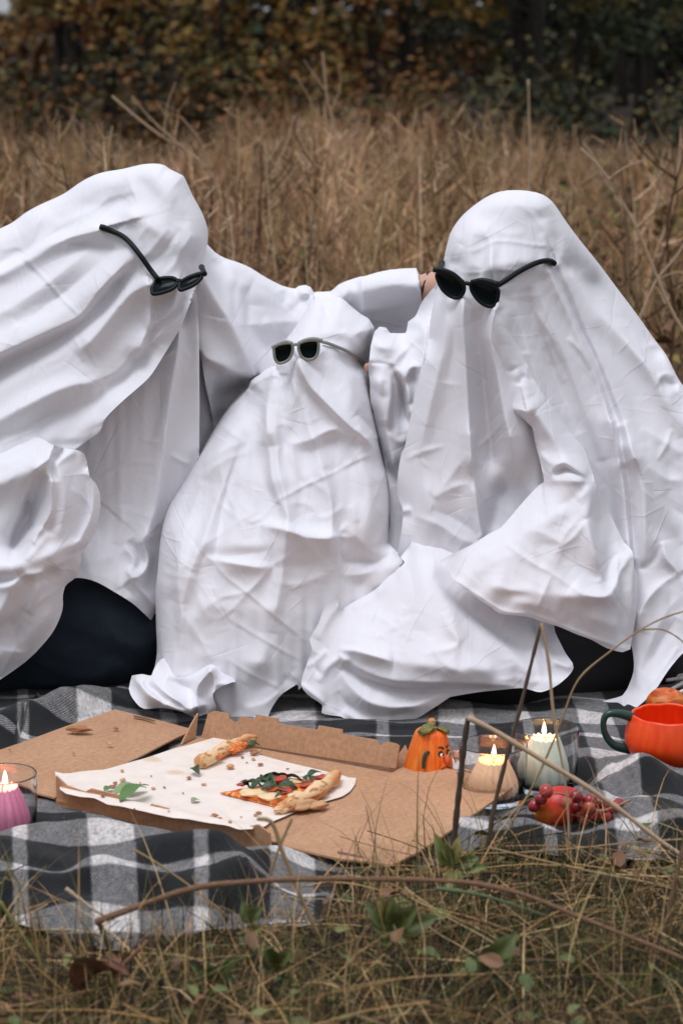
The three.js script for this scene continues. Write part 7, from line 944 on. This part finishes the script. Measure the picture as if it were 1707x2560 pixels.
{
  const g = midPanels[0][0], A = on(g, MZ([474, 705]), 0.02), Bp = on(g, MZ([795, 660]), 0.012); A.z = Bp.z + 0.004;
  sunglasses({ label: 'grey-green framed sunglasses on the smallest covered head', surf: g, a: MZ([474, 705]), A, Bp, down: V3(-0.03, -1, -0.06), frame: greyPlastic, lensMat: darkLens, rim: 0.0027, tr: 0.0032,
    lens: [zmap(MZ, [[486, 694], [520, 682], [560, 674], [595, 676], [606, 700], [600, 745], [580, 780], [548, 800], [512, 804], [492, 780], [484, 735]]), zmap(MZ, [[650, 676], [690, 660], [735, 654], [768, 660], [775, 690], [768, 740], [748, 772], [710, 782], [672, 770], [650, 735], [643, 700]])],
    bridge: [zmap(MZ, [[604, 690], [624, 682], [646, 688]])], brow: [[zmap(MZ, [[470, 706], [520, 678], [560, 666], [606, 676]]), 0.0036, 0.003], [zmap(MZ, [[640, 676], [690, 654], [745, 648], [798, 660]]), 0.003, 0.0044]],
    temples: [[[796, 664, 0.012], [840, 676, 0.012], [890, 696, 0.011], [940, 716, 0.011], [990, 742, 0.010], [1040, 776, 0.009], [1075, 812, 0.008], [1086, 830, 0.007]].map(([x, y, f]) => on(g, MZ([x, y]), f))] });
}
{
  const g = leftPanels[0][0], A = on(g, LZ([1030, 790]), 0.014), Bp = on(g, LZ([1310, 748]), 0.02); Bp.z = A.z + 0.02;
  sunglasses({ label: 'black sunglasses on the tilted covered head at the left, seen from above', surf: g, a: LZ([1030, 790]), A, Bp, down: V3(-0.25, -0.75, 0.65), frame: blackPlastic, lensMat: darkLens, rim: 0.0036, tr: 0.0050,
    lens: [zmap(LZ, [[1032, 782], [1080, 776], [1130, 778], [1160, 790], [1155, 815], [1130, 840], [1090, 858], [1040, 872], [1000, 874], [996, 845], [1010, 810]]), zmap(LZ, [[1180, 800], [1220, 778], [1270, 762], [1312, 752], [1318, 766], [1290, 800], [1250, 826], [1210, 842], [1180, 850], [1172, 830]])],
    bridge: [zmap(LZ, [[1156, 798], [1170, 790], [1186, 796]])], brow: [[zmap(LZ, [[1020, 786], [1080, 774], [1140, 776], [1160, 790]]), 0.0046, 0.0036], [zmap(LZ, [[1178, 800], [1240, 768], [1300, 750], [1340, 744]]), 0.0034, 0.0052]],
    temples: [[[1034, 780, 0.014], [990, 725, 0.013], [930, 640, 0.013], [880, 575, 0.013], [830, 520, 0.012], [785, 488, 0.011], [735, 466, 0.010], [690, 448, 0.010], [655, 434, 0.009]].map(([x, y, f]) => on(g, LZ([x, y]), f)), [atZ(...LZ([1338, 744]), Bp.z), atZ(...LZ([1325, 715]), Bp.z - 0.04), atZ(...LZ([1318, 700]), Bp.z - 0.09)]] });
}
// ---------------------------------------------------------------- grass and stems in front
{
  const mk = (bend, w, n = 5) => { const P = [], I = [], g = new THREE.BufferGeometry(); for (let i = 0; i <= n; i++) { const t = i / n, a = bend * t, s = bend ? Math.sin(a) / bend : t, c = bend ? (1 - Math.cos(a)) / bend : 0, ww = w * (1 - 0.92 * t * t); P.push(c - 0.0, s, -ww, c + ww * 0.5, s, 0, c, s, ww); if (i < n) { const k = i * 3; I.push(k, k + 1, k + 3, k + 1, k + 4, k + 3, k + 1, k + 2, k + 4, k + 2, k + 5, k + 4); } } g.setAttribute('position', new THREE.Float32BufferAttribute(P, 3)); g.setIndex(I); g.computeVertexNormals(); return g; };
  const kinds = [mk(0.5, 0.013), mk(1.2, 0.012), mk(2.0, 0.013), mk(1.6, 0.020), mk(0.9, 0.009)], sets = kinds.map(() => []);
  const straw = [[0.44, 0.28, 0.12], [0.28, 0.165, 0.065], [0.15, 0.085, 0.032], [0.60, 0.42, 0.21]], green = [[0.10, 0.11, 0.024], [0.06, 0.075, 0.02], [0.15, 0.14, 0.036]], dark = [[0.022, 0.014, 0.008], [0.04, 0.024, 0.012], [0.014, 0.011, 0.006]];
  let made = 0; for (let t = 0; t < 150000 && made < 42000; t++) { const x = rr(-1.0, 1.0), z = rr(0.98, 2.05), e = edgeZ(x); if (z < e - 0.015) continue; const n = fbm(x * 3.5, z * 3.5, 4, 3), g = fbm(x * 2.2 + 7, z * 2.2, 9, 2), near = z - e; const k = (rnd() * kinds.length) | 0; const pal = rnd() < 0.34 ? dark : rnd() < 0.42 + 1.1 * g ? green : straw;
    const h = (0.030 + 0.095 * rnd() * rnd() + 0.03 * n) * (near < 0.06 ? 0.85 : 1.1) * (z > 1.8 ? 0.75 : 1); sets[k].push({ p: [x, rr(-0.004, 0.02) * (rnd() < 0.5 ? 1 : 0.2), z], r: [rr(-0.6, 0.6), rr(0, 6.28), rr(-1.0, 0.4)], s: [h, h, h * rr(0.35, 0.8) * (k === 3 ? 0.8 : 1)], c: jit(pal[(rnd() * pal.length) | 0], 0.35) }); made++; }
  const parent = tag(group('grass'), 'tangle of dry and green grass in front of the blanket', 'grass', null, 'stuff'); const m = std(0xffffff, 0.85); sets.forEach((L, i) => { const q = instanced(kinds[i], m, L); q.name = 'grass_blades'; q.userData.kind = 'stuff'; parent.add(q); });
  // long thin blades arching out of the tangle
  const long = []; for (let i = 0; i < 1500; i++) { const x = rr(-0.95, 0.95), z = rr(1.05, 1.95), e = edgeZ(x); if (z < e + 0.005) continue; const h = rr(0.09, 0.25) * (z > 1.7 ? 0.7 : 1); long.push({ p: [x, 0, z], r: [rr(-0.6, 0.6), rr(0, 6.28), rr(-0.5, 0.5)], s: [h, h, h * 0.35], c: jit(rnd() < 0.6 ? straw[rnd() < 0.5 ? 0 : 3] : green[(rnd() * 3) | 0], 0.3) }); }
  const lg = instanced(kinds[1], m, long); lg.name = 'grass_blades'; lg.userData.kind = 'stuff'; parent.add(lg);
  // fine straw lying every way
  const st = [], sg = tube([V3(-0.5, 0, 0), V3(-0.15, 0.03, 0.02), V3(0.2, 0.02, -0.02), V3(0.5, 0, 0.01)], 0.0045, 0.003, 6, 4); for (let i = 0; i < 2600; i++) { const x = rr(-0.95, 0.95), z = rr(1.0, 2.0), l = rr(0.07, 0.26), e = edgeZ(x); if (z < e + 0.01 + l * 0.42 * rnd()) continue; st.push({ p: [x, rr(0.008, 0.065), z], r: [rr(-0.3, 0.3), rr(0, 6.28), rr(-0.35, 0.35)], s: [l, l, l * rr(0.5, 1)], c: jit(rnd() < 0.6 ? straw[(rnd() * 4) | 0] : dark[(rnd() * 3) | 0], 0.3) }); }
  const sm = instanced(sg, std(0xffffff, 0.9), st); sm.name = 'loose_straw'; scene.add(tag(sm, 'loose dry straw strewn over the grass in front', 'straw', null, 'stuff'));
  // leaf litter and low leaves
  const lf = []; const ll = leafBlade(1, 0.3, 0.08, 0.3); for (let i = 0; i < 620; i++) { const x = rr(-0.9, 0.9), z = rr(1.1, 1.95), e = edgeZ(x); if (z < e + 0.05 || fbm(x * 3 + 1, z * 3, 3, 2) < -0.05) continue; const s = rr(0.012, 0.036); lf.push({ p: [x, rr(0.015, 0.085), z], r: [rr(-0.6, 0.6), rr(0, 6.28), rr(-0.5, 0.5)], s, c: jit(rnd() < 0.7 ? (rnd() < 0.5 ? [0.075, 0.10, 0.026] : [0.13, 0.14, 0.04]) : [0.16, 0.08, 0.035], 0.3) }); }
  const lm = instanced(ll, std(0xffffff, 0.7), lf); lm.name = 'leaf_litter'; scene.add(tag(lm, 'small leaves and litter among the front grass', 'leaves', null, 'stuff'));
}
function stemThing(name, pts, D, r, label, mat, cat = 'stem', r1, wob = 0.6) { // pts in the 1568-wide picture: [x, y, optional z]
  const W = pts.map(p => { const q = F(p); return atZ(q[0], q[1], p[2] ?? D); }), o = tag(group(name, W[0].toArray()), label, cat), c = W.map(p => p.clone().sub(W[0]));
  mesh('stalk', tube(c, r, r1 ?? r * 0.6, Math.max(16, pts.length * 8), 8, t => (r + ((r1 ?? r * 0.6) - r) * t) * (1 + 0.1 * Math.sin(t * 43) + 0.25 * Math.exp(-Math.pow((t * 4 % 1 - 0.5) / 0.06, 2)) * wob)), mat, o); return [o, c];
}
const twigMat = std(0xffffff, 0.9, { map: (() => { const t = speck([0.46, 0.34, 0.25], [0.34, 0.24, 0.17], [0.60, 0.48, 0.37], 6, 0.7); t.repeat.set(2, 10); return t; })() });
const greenStem = std([0.085, 0.095, 0.028], 0.7), straw2 = std([0.34, 0.235, 0.12], 0.85);
{
  const [o, c] = stemThing('fallen_twig', [[218, 2118, 1.56], [310, 2084, 1.55], [440, 2041, 1.54], [560, 2026, 1.53], [690, 2019, 1.53], [900, 2019, 1.54], [1000, 2022, 1.55], [1090, 2029, 1.56], [1200, 2054, 1.58], [1350, 2114, 1.61], [1570, 2202, 1.65], [1680, 2250, 1.67]], 1.5, 0.0044, 'long brown twig arching across the front of the blanket', twigMat, 'twig', 0.0024);
  const P = (x, y) => atZ(...F([x, y]), 1.5).sub(o.position); mesh('side_twig', tube([P(226, 2116), P(244, 2160), P(264, 2215)], 0.0032, 0.0028, 8, 6), darkStem, o);
}
stemThing('broken_stem', [[1036, 1990], [1042, 1930], [1052, 1830], [1060, 1760], [1068, 1690], [1074, 1650]], 1.22, 0.0044, 'dark upright half of the snapped stem in front of the peach candle', darkStem, 'stem', 0.0038);
stemThing('broken_stem', [[1074, 1648], [1130, 1676], [1190, 1712], [1250, 1748], [1330, 1796], [1420, 1858], [1500, 1920], [1600, 1990]], 1.225, 0.0040, 'pale half of the snapped stem slanting down to the right edge', strawMat, 'stem', 0.0030);
stemThing('broken_stem', [[1116, 1960], [1135, 1850], [1165, 1730], [1190, 1640], [1215, 1540], [1242, 1432]], 1.15, 0.0036, 'tall brown stem leaning up before the right covered knee', std([0.10, 0.068, 0.042], 0.9), 'stem', 0.0024);
stemThing('broken_stem', [[1242, 1432], [1252, 1480], [1260, 1530], [1268, 1620], [1278, 1690], [1296, 1790], [1305, 1900], [1302, 1970]], 1.16, 0.0024, 'thin pale stem hanging from the tip of the tall brown one', strawMat, 'stem', 0.0016);
stemThing('grass_stalk', [[1130, 1960], [1180, 1880], [1230, 1790], [1262, 1720], [1290, 1650], [1328, 1560], [1400, 1496], [1470, 1446], [1530, 1416], [1600, 1396]], 1.1, 0.0018, 'long thin grass stalk bending over toward the right edge', straw2, 'grass stalk', 0.0012);
stemThing('grass_stalk', [[1470, 1446], [1520, 1446], [1560, 1468], [1590, 1500]], 1.1, 0.0014, 'short drooping grass wisp at the right edge below the sheet', straw2, 'grass stalk', 0.0009);
stemThing('grass_stalk', [[670, 1880], [640, 1950], [610, 2040], [575, 2130], [560, 2190]], 1.45, 0.0020, 'straw leaning left in front of the box corner', straw2, 'grass stalk');
stemThing('grass_stalk', [[590, 1880], [620, 1885], [650, 1960], [700, 2080], [760, 2200], [830, 2290], [900, 2350]], 1.47, 0.0028, 'thick pale straw slanting right from the box corner', straw2, 'grass stalk', 0.0024);
stemThing('grass_stalk', [[306, 1950], [350, 1975], [430, 2030], [500, 2085], [560, 2140], [620, 2200]], 1.45, 0.0015, 'fine straw crossing the wide grey band of the blanket', straw2, 'grass stalk');
stemThing('grass_stalk', [[152, 2040], [180, 2062], [215, 2088], [245, 2105]], 1.5, 0.0026, 'short seeded grass stalk lying on the blanket at the left', std([0.50, 0.38, 0.28], 0.9), 'grass stalk', 0.0018, 1.6);
stemThing('grass_stalk', [[0, 2070], [40, 2130], [80, 2190], [110, 2240], [140, 2290]], 1.55, 0.0028, 'green-yellow grass stalk at the lower left edge', std([0.22, 0.19, 0.06], 0.8), 'grass stalk');
stemThing('grass_stalk', [[140, 2130], [170, 2190], [210, 2270], [230, 2300]], 1.55, 0.0032, 'thick dry straw poking up left of the twig end', straw2, 'grass stalk');
stemThing('grass_stalk', [[150, 2352], [210, 2300], [270, 2230], [340, 2160]], 1.62, 0.0036, 'reddish dead stem slanting up at the lower left', std([0.20, 0.105, 0.06], 0.9), 'grass stalk');
stemThing('grass_stalk', [[330, 2290], [430, 2260], [560, 2200], [640, 2170], [690, 2150]], 1.6, 0.0024, 'green grass blade lying along the blanket edge', greenStem, 'grass stalk', 0.0012);
stemThing('grass_stalk', [[1000, 2040], [1100, 2055], [1200, 2085], [1260, 2105]], 1.5, 0.0032, 'green blade lying under the arching twig at the right', std([0.08, 0.12, 0.05], 0.6), 'grass stalk', 0.0010);
stemThing('grass_stalk', [[1620, 2060], [1500, 2030], [1350, 2000], [1220, 1970], [1120, 1945]], 1.3, 0.0020, 'pale dry stalk lying along the right blanket edge', straw2, 'grass stalk');
stemThing('grass_stalk', [[1600, 1925], [1450, 1935], [1300, 1950], [1180, 1958], [1000, 1960]], 1.2, 0.0015, 'level thin straw below the grapes', straw2, 'grass stalk');
stemThing('grass_stalk', [[1400, 2360], [1410, 2260], [1425, 2170], [1440, 2090]], 1.5, 0.0026, 'upright dry stalk at the lower right', straw2, 'grass stalk');
stemThing('grass_stalk', [[1510, 2210], [1535, 2100], [1555, 2000], [1580, 1900]], 1.45, 0.0036, 'thick brown stalk rising at the right edge', std([0.17, 0.10, 0.06], 0.9), 'grass stalk');
stemThing('grass_stalk', [[900, 2120], [890, 2060], [870, 1990], [850, 1900], [840, 1850]], 1.32, 0.0012, 'hair-thin straw rising over the right cardboard flap', straw2, 'grass stalk', 0.0008);
// leafy plants
const herbMats = [[[0.44, 0.48, 0.27], [0.38, 0.43, 0.22]], [[0.34, 0.39, 0.20], [0.28, 0.34, 0.17]], [[0.52, 0.50, 0.28], [0.46, 0.42, 0.22]], [[0.26, 0.31, 0.16], [0.21, 0.26, 0.13]]].map(([a, b]) => std(0xffffff, 0.6, { map: speck(a, b, [0.40, 0.30, 0.16], 4, 0.4) }));
function herb(stemPts, z, leaves, label, mat) { const W = stemPts.map(p => atZ(...F(p), z)), o = tag(group('herb', W[0].toArray()), label, 'plant', 'herbs along the blanket edge'); mesh('stem', tube(W.map(p => p.clone().sub(W[0])), 0.0022, 0.0014, 14, 6), greenStem, o);
  for (const [x0, y0, x1, y1, w, m] of leaves) { const a = atZ(...F([x0, y0]), z + 0.004), b = atZ(...F([x1, y1]), z + rr(0.0, 0.03)), d = b.clone().sub(a), l = d.length(), g = leafBlade(l, w * 0.72, 0.10, 0.55), q = mesh('leaf', g, herbMats[m ?? mat], o); q.position.copy(a.sub(W[0])); q.quaternion.setFromRotationMatrix(new THREE.Matrix4().makeBasis(V3(0, 0.45, 0.9).cross(d).normalize(), d.clone().normalize().cross(V3(0, 0.45, 0.9).cross(d).normalize()).normalize(), d.clone().normalize())); } return o; }
herb([[1045, 2030], [1042, 1990], [1030, 1950]], 1.30, [[1030, 1990, 996, 1912, 0.016, 0], [1040, 1985, 1052, 1920, 0.013, 2], [1040, 2000, 1020, 2046, 0.014, 2], [1044, 1998, 1050, 2040, 0.013, 0], [1050, 1990, 1100, 1966, 0.014, 1], [1055, 1996, 1118, 1990, 0.013, 0], [1036, 1975, 1012, 1935, 0.012, 0]], 'light green lobed plant under the corner of the right flap', 0);
herb([[905, 2180], [900, 2130], [890, 2090]], 1.52, [[900, 2130, 836, 2070, 0.020, 1], [905, 2120, 900, 2060, 0.018, 0], [910, 2130, 960, 2080, 0.020, 1], [915, 2140, 1005, 2105, 0.020, 1], [900, 2140, 850, 2120, 0.018, 1], [905, 2145, 945, 2150, 0.018, 2], [900, 2150, 860, 2160, 0.018, 1], [895, 2110, 870, 2060, 0.015, 2]], 'clump of olive leaves under the arching twig, middle', 1);
herb([[1120, 2260], [1125, 2220], [1130, 2190]], 1.58, [[1115, 2230, 1186, 2140, 0.026, 1], [1120, 2230, 1090, 2190, 0.018, 3], [1122, 2245, 1150, 2240, 0.016, 3]], 'broad green leaf standing below the twig, right of middle', 1);
herb([[1500, 2310], [1500, 2270], [1490, 2240]], 1.55, [[1500, 2270, 1400, 2245, 0.020, 0], [1500, 2270, 1540, 2225, 0.024, 1], [1500, 2280, 1568, 2215, 0.022, 1], [1505, 2285, 1568, 2270, 0.024, 3], [1495, 2285, 1460, 2255, 0.018, 0]], 'broad-leaved green plant at the lower right edge', 1);
herb([[575, 2200], [575, 2140], [580, 2080]], 1.53, [[575, 2110, 604, 2080, 0.012, 1], [575, 2120, 556, 2070, 0.014, 1], [577, 2140, 606, 2128, 0.012, 2], [574, 2160, 548, 2150, 0.012, 3], [578, 2170, 612, 2165, 0.014, 1]], 'thin leafy sprig over the front hem of the blanket', 1);
herb([[480, 2290], [490, 2250], [510, 2200]], 1.58, [[490, 2250, 442, 2215, 0.016, 3], [490, 2255, 478, 2210, 0.016, 1], [495, 2250, 540, 2195, 0.016, 1], [488, 2270, 456, 2255, 0.014, 3], [500, 2260, 545, 2235, 0.018, 3], [486, 2280, 470, 2300, 0.016, 1]], 'dark green leafy clump in the grass left of middle', 3);
herb([[640, 2250], [636, 2220], [630, 2190]], 1.56, [[636, 2215, 600, 2170, 0.016, 1], [638, 2215, 670, 2180, 0.016, 0], [636, 2225, 680, 2215, 0.014, 1], [634, 2230, 590, 2220, 0.015, 3]], 'small green plant just below the front hem', 1);
herb([[20, 2120], [10, 2080]], 1.5, [[15, 2100, -20, 2070, 0.016, 1], [15, 2105, 30, 2080, 0.012, 1]], 'green leaf cut off at the left edge', 1);
{ // dead brown leaf
  const p = atZ(...F([180, 2288]), 1.62), m = mesh('dead_leaf', leafBlade(0.085, 0.034, 0.2, 0.7), std(0xffffff, 0.8, { map: speck([0.42, 0.27, 0.19], [0.34, 0.20, 0.13], [0.52, 0.36, 0.26], 5, 0.6) })); m.position.copy(p); m.rotation.set(-0.9, 0.9, 0.5); tag(m, 'curled dead brown leaf in the grass at the lower left', 'leaf');
}
scene.updateMatrixWorld(true);
renderer.render(scene, camera);
